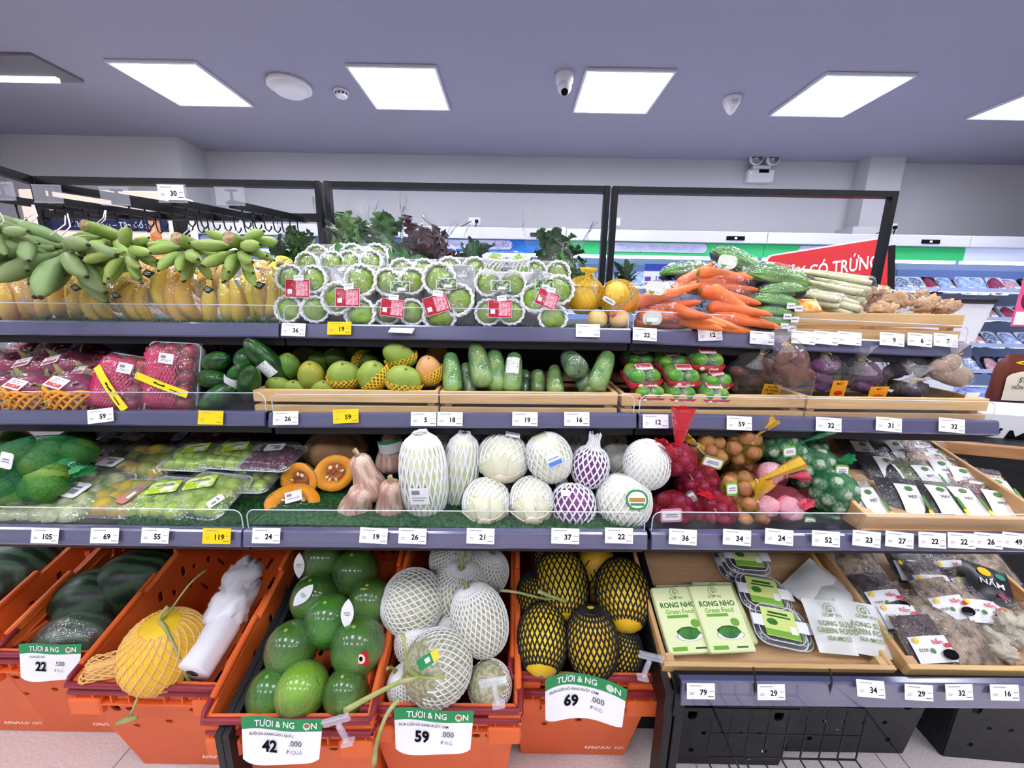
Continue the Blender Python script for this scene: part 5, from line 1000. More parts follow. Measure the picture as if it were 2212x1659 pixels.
def clamshell(px, py, Y, wpx, label, fruit, r, nx, ny, lab=None, yaw=0, lean=18, W=.155, D=.125, H=.055, grp='clear fruit boxes', wrapn=False, layers=1, slope=0, name='fruit_box'):
    p = at(px, py, Y); s = wpx*mpp(p)/W; R = random.Random(px); t = thing(name, label, 'fruit box', grp); t.matrix_basis = T(*p) @ RZ(yaw) @ RX(lean) @ RY(slope) @ SCL(s)
    def rib(b, zs): return [[(x*q*(1+.012*(k % 2)), y*q*(1+.012*(k % 2)), z) for k, (x, y) in enumerate(rrect(W, D, .022, 8))] for z, q in zs]
    ob('base', cmesh(('clb', W, D), lambda: MB().add(loft(rib(0, ((-H*.55, .82), (-H*.5, .87), (0, .96), (.002, 1.04), (.004, 1.04)))), 0).mesh('base', PET)), t)
    ob('lid', cmesh(('cll', W, D), lambda: MB().add(loft(rib(1, ((.004, 1.04), (.006, .97), (H*.4, .9), (H*.48, .84), (H*.44, .7))), False), 0).mesh('lid', PET)), t)
    ob('hinge_rib', cmesh(('clh', W, D), lambda: MB().add(tube([(x*1.04, y*1.04, .003) for x, y in rrect(W, D, .022, 8)], .0016, 5)).mesh('rim', mk('pet_edge', '#dfe4ea', .2))), t)
    for i in range(nx):
        for j in range(ny):
            ob('fruit', cmesh(('cf', fruit.name, (i+j) % 3, round(r, 3)), lambda: MB().add(ball(r, r*.95, r*1.04, 16, 10, .07, 2, (i+j) % 3)).mesh('fruit', fruit)), t, mx=T((i+.5-nx/2)*(W-.03)/nx+R.uniform(-.004, .004), (j+.5-ny/2)*(D-.026)/ny+R.uniform(-.004, .004), R.uniform(-.006, .004)) @ RX(R.uniform(0, 180)) @ RZ(R.uniform(0, 180)))
    if wrapn: None if True else ob('foam_net', cmesh('clnet', lambda: net([(-.06, .05), (-.03, .056), (.03, .056), (.06, .05)], 26, .1, .0022, seg=10).mesh('foam_net', FOAM)), t, mx=T(.0, -.012, -.01) @ RY(90) @ SCL(.46, 1.05, 1))
    for lx, ly, lw, lh, lr, m in lab or []:
        ob('label', MB().add(loft([[(x, y, z) for x, y in rrect(lw, lh, .006)] for z in (0, .001)]), 0, False).add(box(lw*.55, lh*.12, .0006, (0, lh*.18, .0012)), 1, False).add(box(lw*.3, lh*.3, .0006, (lw*.15, -lh*.12, .0012)), 2, False), t, mx=T(lx, ly, H*.49) @ RZ(lr), mats=[m, GREYI, WHITE if m is not WHITE else GREYI])
for a in [(148, 1080, 1.0, 190, 'clear box of pale fruit with peach and white labels, front left', CUSA, .022, 5, 4, [(-.015, .02, .05, .034, -8, PEACH), (.025, .0, .044, .032, -8, WHITE)], -2, 20, .155, .125, .055, 'clear fruit boxes', True),
          (268, 1078, 1.0, 130, 'clear box of yellow fruit with a pink and green label', MAYL, .026, 4, 3, [(.042, .0, .03, .07, -12, mk('pink_green_label', '#e0708a', .5, c2='#6fa84a', ns=50))], -4, 20), (366, 1078, .99, 138, 'clear box of green jujubes with a lime label, left of the front pair', PEARG, .023, 4, 3, [(-.01, .012, .07, .036, 14, LGRN)], -6, 22),
          (452, 1070, 1.0, 138, 'clear jujube box with a white sticker at its side, right of the front pair', PEARG, .023, 4, 3, [(-.022, .014, .07, .036, 20, LGRN), (.06, -.03, .024, .034, -25, WHITE)], -10, 24)]: clamshell(*a)
for a in [(232, 1016, 1.12, 140, 'dark-lidded clear box with white and peach labels in the second row', DKF, .026, 3, 3, [(-.03, .015, .05, .032, -6, PEACH), (.02, .0, .05, .032, -6, WHITE)], -2, 16), (330, 1000, 1.16, 130, 'clear box of brownish fruit in the middle of the second row', MAYL, .026, 4, 3, [], -4, 16), (425, 988, 1.13, 110, 'clear box of green jujubes in the second row, left', PEARG, .022, 4, 3, [(.0, .012, .07, .04, 16, LGRN)], -4, 16),
          (510, 985, 1.13, 110, 'clear box of green jujubes in the second row, right', PEARG, .022, 4, 3, [(.0, .012, .07, .04, 20, LGRN)], -6, 16), (590, 990, 1.1, 110, 'clear box of purple grapes with a white photo label', GRAPE, .013, 7, 6, [(.0, .02, .055, .034, 10, WHITE)], -4, 14), (282, 962, 1.26, 130, 'shaded clear box with peach and white labels in the third row', DKF, .026, 3, 3, [(-.03, .01, .05, .03, -6, WHITE), (.02, .0, .05, .03, -6, PEACH)], -2, 14),
          (380, 960, 1.28, 120, 'shaded clear box of reddish fruit in the third row', PLUM, .024, 3, 3, [(.02, .0, .03, .04, 10, WHITE)], -2, 14), (470, 955, 1.3, 120, 'shaded clear box with a red label in the third row', PLUM, .024, 3, 3, [(.0, .0, .05, .03, 0, mk('dark_red_label', '#a8304a', .5))], -2, 14), (545, 1040, 1.06, 100, 'stray clear box of jujubes and plums under the grape box', PEARG, .022, 3, 2, [], 0, 10)]: clamshell(*a)
# ---------------------------------------------------------------- pumpkins and squashes
PSK = mk('tan_pumpkin_skin', '#d6a878', .5, c2='#b88a5e', ns=9, bump=.15, bs=40); PSKG = mk('brown_pumpkin_skin', '#8a6f4f', .5, c2='#6b7040', ns=8); FLESH = mk('orange_flesh', '#f09208', .5, c2='#eda41a', ns=20); CAV = mk('seed_cavity', '#c8701c', .6, c2='#8f4a18', ns=60, bump=.8, bs=50); SEED = mk('pumpkin_seed', '#f0dcb0', .5); SQ = None
def rib_fn(n, amp): return lambda u, v: 1+amp*(abs(math.cos(u*PI*n))-.6)
p = at(728, 968, 1.26); k = mpp(p); t = thing('pumpkin', 'whole ribbed tan pumpkin in shadow behind the cut ones', 'pumpkin', None, p)
ob('body', MB().add(lathe([(z*k*1, r*k) for z, r in egg(66, 84, 1, m=14)], 60, rib_fn(10, .09))), t, mats=PSK)
ob('stem', MB().add(tube([(0, 0, .03), (.002, 0, .045), (.008, -.004, .06)], [.012, .009, .01], 8)), t, mats=CUT)
def cut_pumpkin(px, py, Y, rx, rz, label, face, roll, half=True, skin=PSKG, sticker=None, depth=.75):
    """half or wedge: the cut face looks along `face`"""
    p = at(px, py, Y); k = mpp(p); a, c = rx*k, rz*k; t = thing('cut_pumpkin', label, 'cut pumpkin', 'film-wrapped cut pumpkins'); m = aim(p, p+V(face), roll); t.matrix_basis = m
    n = 36
    def ring(q, z): return [(a*q*math.cos(2*PI*i/n)*(1+.02*math.cos(8*PI*i/n)), c*q*math.sin(2*PI*i/n)*(1+.02*math.cos(8*PI*i/n)), z) for i in range(n)]
    d = min(a, c)*depth*1.2; rs = [(math.sin(x), -math.cos(x)*d) for x in [.08+i*.19 for i in range(8)]]
    ob('skin', MB().add(loft([ring(q, z) for q, z in rs]+[ring(1, 0)], True, False)), t, mats=skin)
    ob('flesh', MB().add(loft([ring(1, 0), ring(.97, .003), ring(.62, .002), ring(.52, -.008), ring(.3, -.02)], False, True)), t, mats=FLESH)
    ob('cavity', MB().add(sheet(12, 8, lambda u, v: (a*.44*v*math.cos(2*PI*u), c*.44*v*math.sin(2*PI*u), -.012+.014*NZ.noise((v*4*math.cos(2*PI*u), v*4*math.sin(2*PI*u), px))+.004))), t, mats=CAV)
    R = random.Random(px)
    for i in range(9):
        q = R.uniform(0, 6.28); ob('seed', cmesh('seed', lambda: MB().add(ball(.0035, .006, .0015, 8, 6)).mesh('seed', SEED)), t, mx=T(a*.38*math.cos(q), c*.38*math.sin(q), .0) @ RZ(math.degrees(q)-90))
    if sticker: ob('sticker', MB().add(box(.042, .034, .001), 0, False).add(box(.03, .002, .0006, (0, -.006, .0006)), 1, False).add(box(.012, .008, .0006, (-.01, .006, .0006)), 1, False), t, mx=T(sticker[0], sticker[1], .008) @ RZ(sticker[2]), mats=[WHITE, GREYI])
    ob('film', MB().add(loft([ring(1.02, -.004), ring(1.0, .006), ring(.5, .007)], False, True)), t, mats=wrap('tight_clear_film', '#ffffff', .01, .12, 40, .8, base=.0))
cut_pumpkin(645, 1040, 1.06, 42, 40, 'cut pumpkin half standing with its seedy face forward', (-.15, -1, .25), 0)
cut_pumpkin(722, 1022, 1.07, 45, 38, 'cut pumpkin half with white rind and seeds in a bright film glare', (.1, -1, .35), 20)
cut_pumpkin(632, 1084, 1.0, 54, 44, 'cut pumpkin wedge with orange face up and a white sticker', (.2, -.62, 1), -10, True, PSKG, (.0, .012, 20), 1.1)
BUT = None
def squash_mat():
    t = NT('butternut_skin'); st = t.add('ShaderNodeTexNoise'); st.inputs['Scale'].default_value = 1; st.inputs['Detail'].default_value = 2; t.link(t.coord('Object', (90, 90, 9)), st.inputs['Vector'])
    c = t.ramp(st.outputs['Fac'], [(.38, '#b58c7c'), (.5, '#c39a89'), (.62, '#ddc3b0')]); t.link(t.vary(c, .01, .14), t.b.inputs['Base Color']); t.b.inputs['Roughness'].default_value = .45; return t.m
SQ = squash_mat()
def butternut(px, py, Y, wpx, hpx, label, ang=0, fwd=0, label_on=None, stem=True):
    p = at(px, py, Y); k = mpp(p); W, H = wpx*k/2, hpx*k/2; t = thing('butternut_squash', label, 'squash', 'butternut squashes'); t.matrix_basis = T(*p) @ RX(fwd) @ RY(ang)
    pr = [(-1, .1), (-.97, .36), (-.85, .74), (-.65, .95), (-.4, 1), (-.1, .92), (.2, .76), (.5, .7), (.75, .66), (.9, .5), (.97, .3), (1, .1)]
    g = pprof([(z*H, r*W) for z, r in pr]); ob('body', MB().add(lathe([g(i/26) for i in range(27)], 40, rib_fn(7, .035))), t, mats=SQ)
    ob('blossom_end', MB().add(lathe([(-H*1.005, .001), (-H*1.0, .007), (-H*.985, .009)], 12)), t, mats=BTIP)
    if stem: ob('stem', MB().add(tube([(0, 0, H*.96), (.001, 0, H*1.08), (-.003, 0, H*1.26)], [.009, .006, .007], 8)), t, mats=CUT)
    if label_on: ob('label', MB().add(sheet(10, 3, lambda u, v: (W*.84*math.sin((u-.5)*2.2), -W*.84*math.cos((u-.5)*2.2)-.002, (v-.5)*.036))).add(sheet(10, 1, lambda u, v: (W*.845*math.sin((u-.5)*2.2), -W*.845*math.cos((u-.5)*2.2)-.003, .012+(v)*.01)), 1), t, (0, 0, label_on), (0, math.radians(-12), 0), mats=[WHITE, GREEN])
butternut(793, 1032, 1.0, 68, 118, 'butternut squash on top with a green and white label and a long stem', -12, 12, .0)
butternut(846, 978, 1.14, 66, 92, 'shaded butternut squash standing at the back with a plastic label', 4, 0, .03, False)
butternut(772, 1088, .98, 74, 100, 'butternut squash lying low on the left', 22, 18, None, False)
butternut(846, 1082, .98, 70, 110, 'butternut squash with its dark end down beside the netted cabbage', 6, 16, None)
# ---------------------------------------------------------------- cabbages in foam nets
CABW = mk('white_cabbage', '#f0efdc', .55, c2='#dde0bc', ns=7, bump=.45, bs=14); CABS = mk('cabbage_cut', '#e8dcc0', .7); CABP = mk('purple_cabbage', '#5a2a5f', .4, c2='#7a4080', ns=8, bump=.3, bs=14); NAPA = mk('napa_cabbage', '#e6eac8', .55, c2='#c5d49a', ns=6, bump=.4, bs=16)
def foam_netted(name, part, label, cat, grp, px, py, Y, wpx, hpx, mat, tail=None, nu=20, rad=.0025, ang=0, fwd=0, t0=.1, t1=.93, cutend=None, stick=None, rag=.04, turns=.3, seed=1, box_=False):
    p = at(px, py, Y); k = mpp(p); W, H = wpx*k/2, hpx*k/2; t = thing(name, label, cat, grp); t.matrix_basis = T(*p) @ RY(ang) @ RX(fwd)
    m = 16; pr = [(-math.cos(PI*i/m)*H, max(W*math.sin(PI*i/m)**(.62 if H > W*1.4 else .85), W*.03)) for i in range(m+1)]
    ob(part, MB().add(lathe(pr, 28, lambda u, v: 1+.05*NZ.noise((u*5 if u < .5 else (1-u)*5, v*4, seed)))), t, mats=mat)
    if tail: pr = pr[:-3]+[(H*.97, W*.34), (H*(1+tail*.4), W*.22), (H*(1+tail), W*.3)]; t1 = .995
    ob('foam_net', net(pr, nu, turns, rad, t0, t1, 26, .0015, 5, flat=.75, rag=rag, seed=seed), t, mats=FOAM)
    if cutend:   # wrapper leaves and the cut stem showing through the opening
        m2 = aim((0, 0, 0), cutend, 0); r = W*.97
        ob('stem_cut', MB().add(lathe([(0, .02), (.006, .018), (.007, .001)], 16)), t, mx=m2 @ T(0, 0, H*.97), mats=CABS)
        rib = lambda i: tube([(q, .004*math.sin(q*90+i), -q*q*.5/max(W, .02)+.0015) for q in [.016+.007*j for j in range(8)]], [.0042-.00045*j for j in range(8)], 6, flat=.6)
        for i in range(7): ob('leaf_rib', cmesh(('lr', mat.name, round(W, 3), i % 3), lambda: MB().add(rib(i % 3)).add(tube([(.035, .002, -.0006/max(W, .02)+.001), (.05, .014, -.0016/max(W, .02))], [.002, .0008], 5)).mesh('leaf_rib', CABS)), t, mx=m2 @ T(0, 0, H*.99) @ RZ(51*i))
    if stick:
        sx, sz, m3 = stick; ob('sticker', m3(W), t, mx=T(sx, -W*.99-.004, sz) @ RX(-sz/H*30), mats=None)
    return t
def ws(W): return MB().add(box(.05, .001, .05), 0, False).add(box(.02, .0006, .012, (-.008, -.0008, .012)), 1, False).add(box(.036, .0006, .002, (0, -.0008, -.004)), 1, False).add(box(.03, .0006, .002, (-.003, -.0008, -.012)), 1, False).mesh('sticker', [WHITE, GREYI])
def bs(W): return MB().add(box(.04, .001, .036), 0, False).add(box(.036, .0006, .012, (0, -.0008, .01)), 1, False).add(box(.03, .0006, .002, (0, -.0008, -.004)), 1, False).mesh('sticker', [WHITE, mk('blue_print', '#5f8fd9', .5)])
def gs(W): return MB().add(loft([[(x, d, z) for x, z in rrect(.056, .05, .024)] for d in (0, .001)]), 1, False).add(loft([[(x, d-.0008, z) for x, z in rrect(.046, .04, .02)] for d in (0, .0004)]), 0, False).add(box(.04, .0006, .01, (0, -.0016, 0)), 2, False).add(box(.034, .0006, .006, (0, -.0016, -.011)), 1, False).mesh('sticker', [WHITE, GREEN, mk('ochre_print', '#b8863a', .5)])
CG = 'cabbages in white foam nets'
foam_netted('napa_cabbage', 'head', 'tall net-wrapped napa cabbage with a white price sticker', 'cabbage', CG, 916, 1030, .99, 98, 200, NAPA, .06, 24, .003, -2, 4, .04, .96, None, (0, -.02, ws), turns=.22, seed=3)
foam_netted('napa_cabbage', 'head', 'slimmer net-wrapped napa cabbage right of the tall one', 'cabbage', CG, 995, 1022, 1.04, 74, 184, NAPA, .06, 20, .0026, 6, 4, .04, .96, turns=.22, seed=4)
foam_netted('napa_cabbage', 'head', 'shaded napa cabbage behind the slimmer one', 'cabbage', CG, 975, 985, 1.2, 80, 120, NAPA, None, 18, .0025, 0, 0, seed=5)
foam_netted('white_cabbage', 'head', 'white cabbage with a blue and white sticker, upper left of the cabbages', 'cabbage', CG, 1087, 990, 1.05, 110, 104, CABW, .12, 22, .0024, 10, -58, .26, .98, (0, 0, -1), (.012, .035, bs), seed=6)
foam_netted('white_cabbage', 'head', 'white cabbage whose net tail points down right', 'cabbage', CG, 1186, 988, 1.03, 96, 112, CABW, .35, 22, .0024, 155, -10, .08, .98, None, (-.015, -.03, bs), seed=7)
foam_netted('white_cabbage', 'head', 'white cabbage with its cut stem forward, lower left', 'cabbage', CG, 1051, 1086, .98, 100, 104, CABW, None, 24, .0024, 0, -68, .3, .98, (0, 0, -1), None, .08, seed=8)
foam_netted('white_cabbage', 'head', 'white cabbage with its cut stem forward, beside the purple cabbage', 'cabbage', CG, 1148, 1082, .98, 92, 106, CABW, None, 24, .0024, 0, -68, .3, .98, (0, 0, -1), None, .08, seed=9)
foam_netted('purple_cabbage', 'head', 'purple cabbage with its net gathered into an upright tail', 'cabbage', CG, 1274, 1008, 1.02, 78, 92, CABP, .75, 18, .0024, 6, 0, .06, .98, seed=10)
foam_netted('purple_cabbage', 'head', 'purple cabbage at the shelf front under the tailed one', 'cabbage', CG, 1238, 1092, .98, 94, 96, CABP, None, 18, .0026, 0, -25, .14, .95, None, (-.028, .035, lambda W: MB().add(box(.022, .001, .016), 0, False).mesh('sticker', [WHITE])), seed=11)
foam_netted('white_cabbage', 'head', 'large white cabbage with an oval green sticker at the right', 'cabbage', CG, 1347, 1082, .98, 114, 116, CABW, None, 26, .0024, 0, -10, .06, .95, None, (.012, .028, gs), seed=12)
foam_netted('white_cabbage', 'head', 'pale white cabbage stacked upper right beside the red onion tail', 'cabbage', CG, 1397, 1003, 1.0, 96, 110, mk('pale_cabbage', '#f0f0e0', .55, c2='#e3e8cc', ns=7, bump=.4, bs=14), None, 26, .0024, -12, 20, .04, .97, seed=13)
for a in [(1040, 968, 1.22, 84, 'shaded netted cabbage at the back left of the cabbages'), (1140, 955, 1.26, 90, 'shaded netted cabbage at the back between the upper two'), (1235, 955, 1.24, 84, 'shaded netted cabbage at the back behind the purple tail'), (1308, 950, 1.3, 84, 'shaded netted cabbage at the back right'), (1335, 1000, 1.14, 82, 'netted cabbage in half shadow left of the pale one'), (1110, 1040, 1.14, 80, 'netted cabbage wedged behind the two stem-forward ones')]:
    foam_netted('white_cabbage', 'head', a[4], 'cabbage', CG, a[0], a[1], a[2], a[3], a[3], CABW, None, 20, .0024, 0, 0, seed=a[0])
# ---------------------------------------------------------------- onion, shallot and garlic nets
ONR = mk('red_onion', '#76163c', .3, c2='#98304f', ns=8, vary=.15); SHA = mk('brown_shallot', '#a86a44', .4, c2='#bf8a5c', ns=9, vary=.15); GAR = mk('pink_garlic', '#f0c6cc', .45, c2='#e8a0b0', ns=8, bump=.2, bs=20); SHP = mk('purple_shallot', '#b06084', .4, c2='#d490a8', ns=8, vary=.12); GRN = mk('pale_small_bulb', '#b5c0a4', .4, c2='#8fa590', ns=9, vary=.15)
OL = mk('olive_label', '#8f9a3f', .5); PL = mk('pink_card_label', '#d98aa0', .5); GL = mk('bright_green_label', '#7fb83f', .5)
N = 'knotted nets of onions and garlic'
for a in [('onion_net', 'red onion net with a pale oval label at the front left', 1452, 1102, .97, 46, 42, .017, ONR, 34, HR, SR, None, .05, (-.022, .012, .055, .036, -4, PL)), ('onion_net', 'red onion net at the front, right of the labelled one', 1542, 1104, .97, 48, 44, .017, ONR, 36, HR, SR, (-.5, .9), .02, None),
          ('onion_net', 'red onion net with a dark grey side label in the middle row', 1505, 1044, 1.02, 44, 52, .016, ONR, 36, HR, SR, (-.75, .75), .14, (-.03, -.02, .022, .05, -38, mk('grey_label', '#6a7068', .5))), ('onion_net', 'shaded red onion net with the tallest red tail', 1462, 992, .99, 40, 36, .016, ONR, 24, HR, SR, (-.1, 1), .12, None),
          ('shallot_net', 'yellow shallot net with an olive label and leaf-like tail at its upper left', 1532, 976, 1.05, 44, 38, .019, SHA, 24, HYL, None, (-.85, .55), .06, (-.012, -.012, .058, .034, 14, OL)), ('shallot_net', 'yellow shallot net with its tail pointing up right', 1606, 966, 1.05, 40, 40, .019, SHA, 24, HYL, None, (.5, .85), .07, None),
          ('shallot_net', 'shallot net with an orange-red tail in the middle row', 1596, 1054, 1.0, 50, 36, .019, SHA, 20, HYL, None, (.75, .65), .12, (-.04, .014, .03, .036, -6, GL)), ('shallot_net', 'yellow-tailed shallot net at the shelf front', 1620, 1106, .96, 40, 38, .018, SHA, 20, HYL, None, (.1, .95), .06, None), ('shallot_net', 'shallots in shadow behind the middle row', 1598, 1008, 1.12, 40, 24, .018, SHA, 16, HYL, None, None, 0, None),
          ('garlic_net', 'pink garlic net with a red bow tail in the middle row', 1662, 1030, 1.01, 36, 32, .034, GAR, 5, HRP, None, (1, .2), .05, None), ('garlic_net', 'big pink garlic net with a red tuft at its front', 1684, 1088, .95, 50, 40, .032, GAR, 8, HRP, None, (.15, .1), .04, None), ('shallot_net', 'net of purple-pink shallots right of the garlic', 1744, 1076, 1.02, 36, 30, .024, SHP, 10, HRP, None, None, 0, None),
          ('bulb_net', 'green net of small pale bulbs with an upright green tail', 1692, 970, 1.07, 46, 36, .016, GRN, 22, HG, SG, (.8, .7), .08, (-.015, .01, .036, .03, -8, GL)), ('bulb_net', 'green net of small pale bulbs in the middle of the green group', 1762, 1018, 1.04, 52, 48, .017, GRN, 30, HG, SG, (.2, .25), .05, (.028, .026, .036, .03, 0, GL)), ('bulb_net', 'green net of small pale bulbs nearest the bean crate', 1800, 1066, .99, 46, 50, .017, GRN, 28, HG, SG, None, .05, None),
          ('bulb_net', 'green net of small bulbs low at the shelf front', 1722, 1128, .97, 40, 26, .016, GRN, 16, HG, SG, None, .05, (.01, .02, .03, .022, 10, GL)), ('bulb_net', 'shaded green net right of the upright tail', 1745, 968, 1.14, 40, 32, .016, GRN, 16, HG, SG, None, .05, None), ('bulb_net', 'dark green net at the front corner of the bean crate', 1792, 1122, .98, 40, 26, .016, GRN, 14, HG, SG, None, .05, None)]:
    net_bag(a[0], a[1], 'onions' if a[0] == 'onion_net' else a[0].split('_')[0]+' net', N, a[2], a[3], a[4], a[5], a[6], a[7], a[8], a[9], a[10], a[11], 0, None, a[12], a[13], a[2], a[14], 20, part=a[0].split('_')[0], vs=.95 if 'garlic' not in a[0] else .82)
# ---------------------------------------------------------------- tilted crate of dried bean packets
fl, fr = at(1838, 1106, .905), at(2290, 1112, .905); tilt3 = 16
CB5 = T((fl.x+fr.x)/2, .905, fl.z-.062) @ RX(tilt3)
wood_crate('wooden_crate', 'tilted wooden crate of dried bean packets on the third shelf', CB5, .47, .5, .062, solid=True)
def on_plane(mx, px, py, h):
    """where the sight line of a pixel meets the plane local z = h of mx, in local coordinates"""
    mi = mx.inverted(); o = mi @ V((0, 0, CZ)); d = (mi.to_3x3() @ ray(px, py)); return o+d*((h-o.z)/d.z)
BEANS = {'tan': ('#b08868', '#7a5540'), 'pale': ('#d9c09a', '#b08f6a'), 'dark': ('#26262c', '#111116'), 'green': ('#7a8a5f', '#4f5f3f'), 'brown': ('#7a4a3a', '#4a2a26'), 'white': ('#d8d2c4', '#a8a294')}
def bean_mat(n):
    if 'bean_'+n in MATS: return MATS['bean_'+n]
    t = NT('bean_'+n); vo = t.add('ShaderNodeTexVoronoi'); vo.inputs['Scale'].default_value = 110; t.link(t.coord(), vo.inputs['Vector'])
    t.link(t.ramp(vo.outputs['Distance'], [(.2, BEANS[n][0]), (.75, BEANS[n][1])]), t.b.inputs['Base Color']); t.link(t.bump(vo.outputs['Distance'], -.6, .006), t.b.inputs['Normal']); t.b.inputs['Roughness'].default_value = .45; MATS['bean_'+n] = t.m; return t.m
def pillow(W, H, th, n=12):
    f = lambda s: (lambda u, v: ((u-.5)*W, (v-.5)*H, s*th*(max(0, math.sin(PI*min(max((u-.06)/.88, 0), 1)))**.55)*(max(0, math.sin(PI*min(max((v-.06)/.88, 0), 1)))**.55)+s*.0004))
    return MB().add(sheet(n, n, f(1))).add(sheet(n, n, lambda u, v: f(-1)(1-u, v)))
def packet(mx, label, W, H, bean, lab=None, th=.012, name='bean_packet', cat='packet', grp='dried bean packets', film=wrap('packet_film', '#ffffff', .02, .1, 30, .6, base=.01)):
    """flat bag lying in mx's xy plane; lab: (x, y, w, h, face material, extra shapes)"""
    t = thing(name, label, cat, grp); t.matrix_basis = mx
    ob('contents', cmesh(('pc', bean, W, H), lambda: pillow(W*.9, H*.82, th*.8).mesh('contents', bean_mat(bean))), t, (0, -H*.05, 0))
    ob('bag', cmesh(('pb', film.name, W, H), lambda: pillow(W, H, th*1.05).mesh('bag', film)), t)
    if lab:
        lx, ly, lw, lh = lab[:4]
        def fn(u, v):
            x, y = lx+(u-.5)*lw, ly+(v-.5)*lh; return (x, y, th*1.08*max(.02, math.cos(PI*x/W))**.55*max(.02, math.cos(PI*y/H))**.55+.002)
        mb = MB().add(sheet(8, 8, fn)); zt = th*1.12+.0035
        for s, dx, dy, sz, mi in lab[5]: mb.add(text(s, sz, .02), mi, False, T(lx+dx, ly+dy, zt))
        for w, h, dx, dy, mi in lab[6]: mb.add(ball(w/2, h/2, .0006, 12, 6), mi, True, T(lx+dx, ly+dy, zt-.001))
        ob('label', mb, t, mats=[lab[4], INK, mk('leaf_green', '#4f8a3a', .5), RED, YEL, mk('red_print', '#d93a44', .5), WHITE])
    return t
def beanlab(R): return (.018, -.012, .064, .088, WHITE, [('HẠT', .0, .006, .011, 1)], [(.02, .014, 0, .03, 2), (.01, .05, .028, -.01, 2), (.012, .02, .028, -.034, 4)])
R_ = random.Random(2)
for i, (px, py, h, yaw, bean, nm) in enumerate([(1862, 1082, .02, -8, 'white', 'white-labelled bean packet at the front left of the bean crate'), (1945, 1072, .02, 6, 'dark', 'black bean packet with a white label in the front row'), (2015, 1074, .022, 10, 'dark', 'dark seed packet right of the black beans, front row'), (2065, 1078, .024, 6, 'green', 'green bean packet in the front row'), (2110, 1066, .02, 12, 'tan', 'tan bean packet standing turned in the front row'), (2135, 1085, .022, 12, 'brown', 'brown bean packet at the front right of the bean crate'),
        (1900, 1010, .024, 4, 'dark', 'dark seed packet in the middle row, left'), (1940, 1022, .024, -4, 'dark', 'dark seed packet in the middle row, second'), (2010, 1000, .03, 8, 'brown', 'brown seed packet in the middle row with a white label'), (2018, 1016, .034, 10, 'pale', 'pale bean packet in the middle row'), (2062, 1032, .03, 14, 'tan', 'tan bean packet in the middle row at right'), (2138, 1056, .028, 14, 'pale', 'pale bean packet against the right side of the crate'), (1985, 1030, .03, 0, 'green', 'greenish seed packet in the middle of the crate'),
        (1850, 975, .03, 5, 'dark', 'shaded dark packet at the back left of the bean crate'), (1925, 975, .03, -6, 'dark', 'shaded dark packet at the back of the bean crate'), (1990, 985, .028, 6, 'brown', 'shaded brown packet at the back of the bean crate'), (2015, 992, .03, 10, 'brown', 'brown seed packet at the back right')]):
    q = on_plane(CB5, px, py, h); packet(CB5 @ T(*q) @ RZ(-yaw) @ RX(20+R_.uniform(-6, 6)), nm, .115, .15, bean, beanlab(R_))
# ================================================================ ORANGE CRATES ON THE FLOOR
ORG = mk('orange_plastic', '#ee7235', .42, c2='#e5652a', ns=5, bump=.06, bs=120); MAR = mk('maroon_bar', '#8f2f3a', .4)
CW_, CL_, CH_, TAP = .385, .6, .25, .022
def oval(cx, cy, rx, ry, n=12): return [(cx+rx*math.cos(2*PI*i/n), cy+ry*math.sin(2*PI*i/n)) for i in range(n)]
def slot(cx, cy, w, h, a=0):
    c, s = math.cos(a), math.sin(a); return [(cx+x*c-y*s, cy+x*s+y*c) for x, y in rrect(w, h, min(w, h)*.45, 3)]
def crate_panel(kind, CH_, TAP):
    """wall panel: returns geometry in (along, -depth, thickness)"""
    L = {'front': CW_, 'back': CW_, 'side': CL_}[kind]; out = [(-L/2, 0), (L/2, 0), (L/2-TAP, -CH_), (-L/2+TAP, -CH_)]; h = []
    if kind == 'front':
        for s in (-1, 1): h += [slot(s*.125, -.085, .024, .036), oval(s*.088, -.092, .012, .009, 10)]
        h += [oval(0, -.15, .011, .009, 10), oval(-.1, -.175, .01, .008, 10), slot(0, -.05, .11, .016)]
    elif kind == 'back':
        for r in range(4):
            for i in range(7): h.append(slot((i-3)*.042, -.045-.05*r, .012, .03, .35))
    else:
        for i in range(6):
            x = -.24+.096*i; h += [slot(x, -.055-.008*(i % 2), .02, .036, -.4), oval(x+.035, -.09, .009, .012, 10), oval(x-.01, -.125, .011, .015, 10), slot(x+.02, -.185, .012, .05, .15)]
    return curve_mesh([out]+h, .003)
def crate_floor(TAP, ft):
    W, L = CW_-2*TAP, CL_-TAP-ft; return curve_mesh([[(-W/2, 0), (W/2, 0), (W/2, L), (-W/2, L)]]+[slot(-W*.38+W*.152*i, L*.14+L*.145*j, .014, .05) for i in range(6) for j in range(6)], .003)
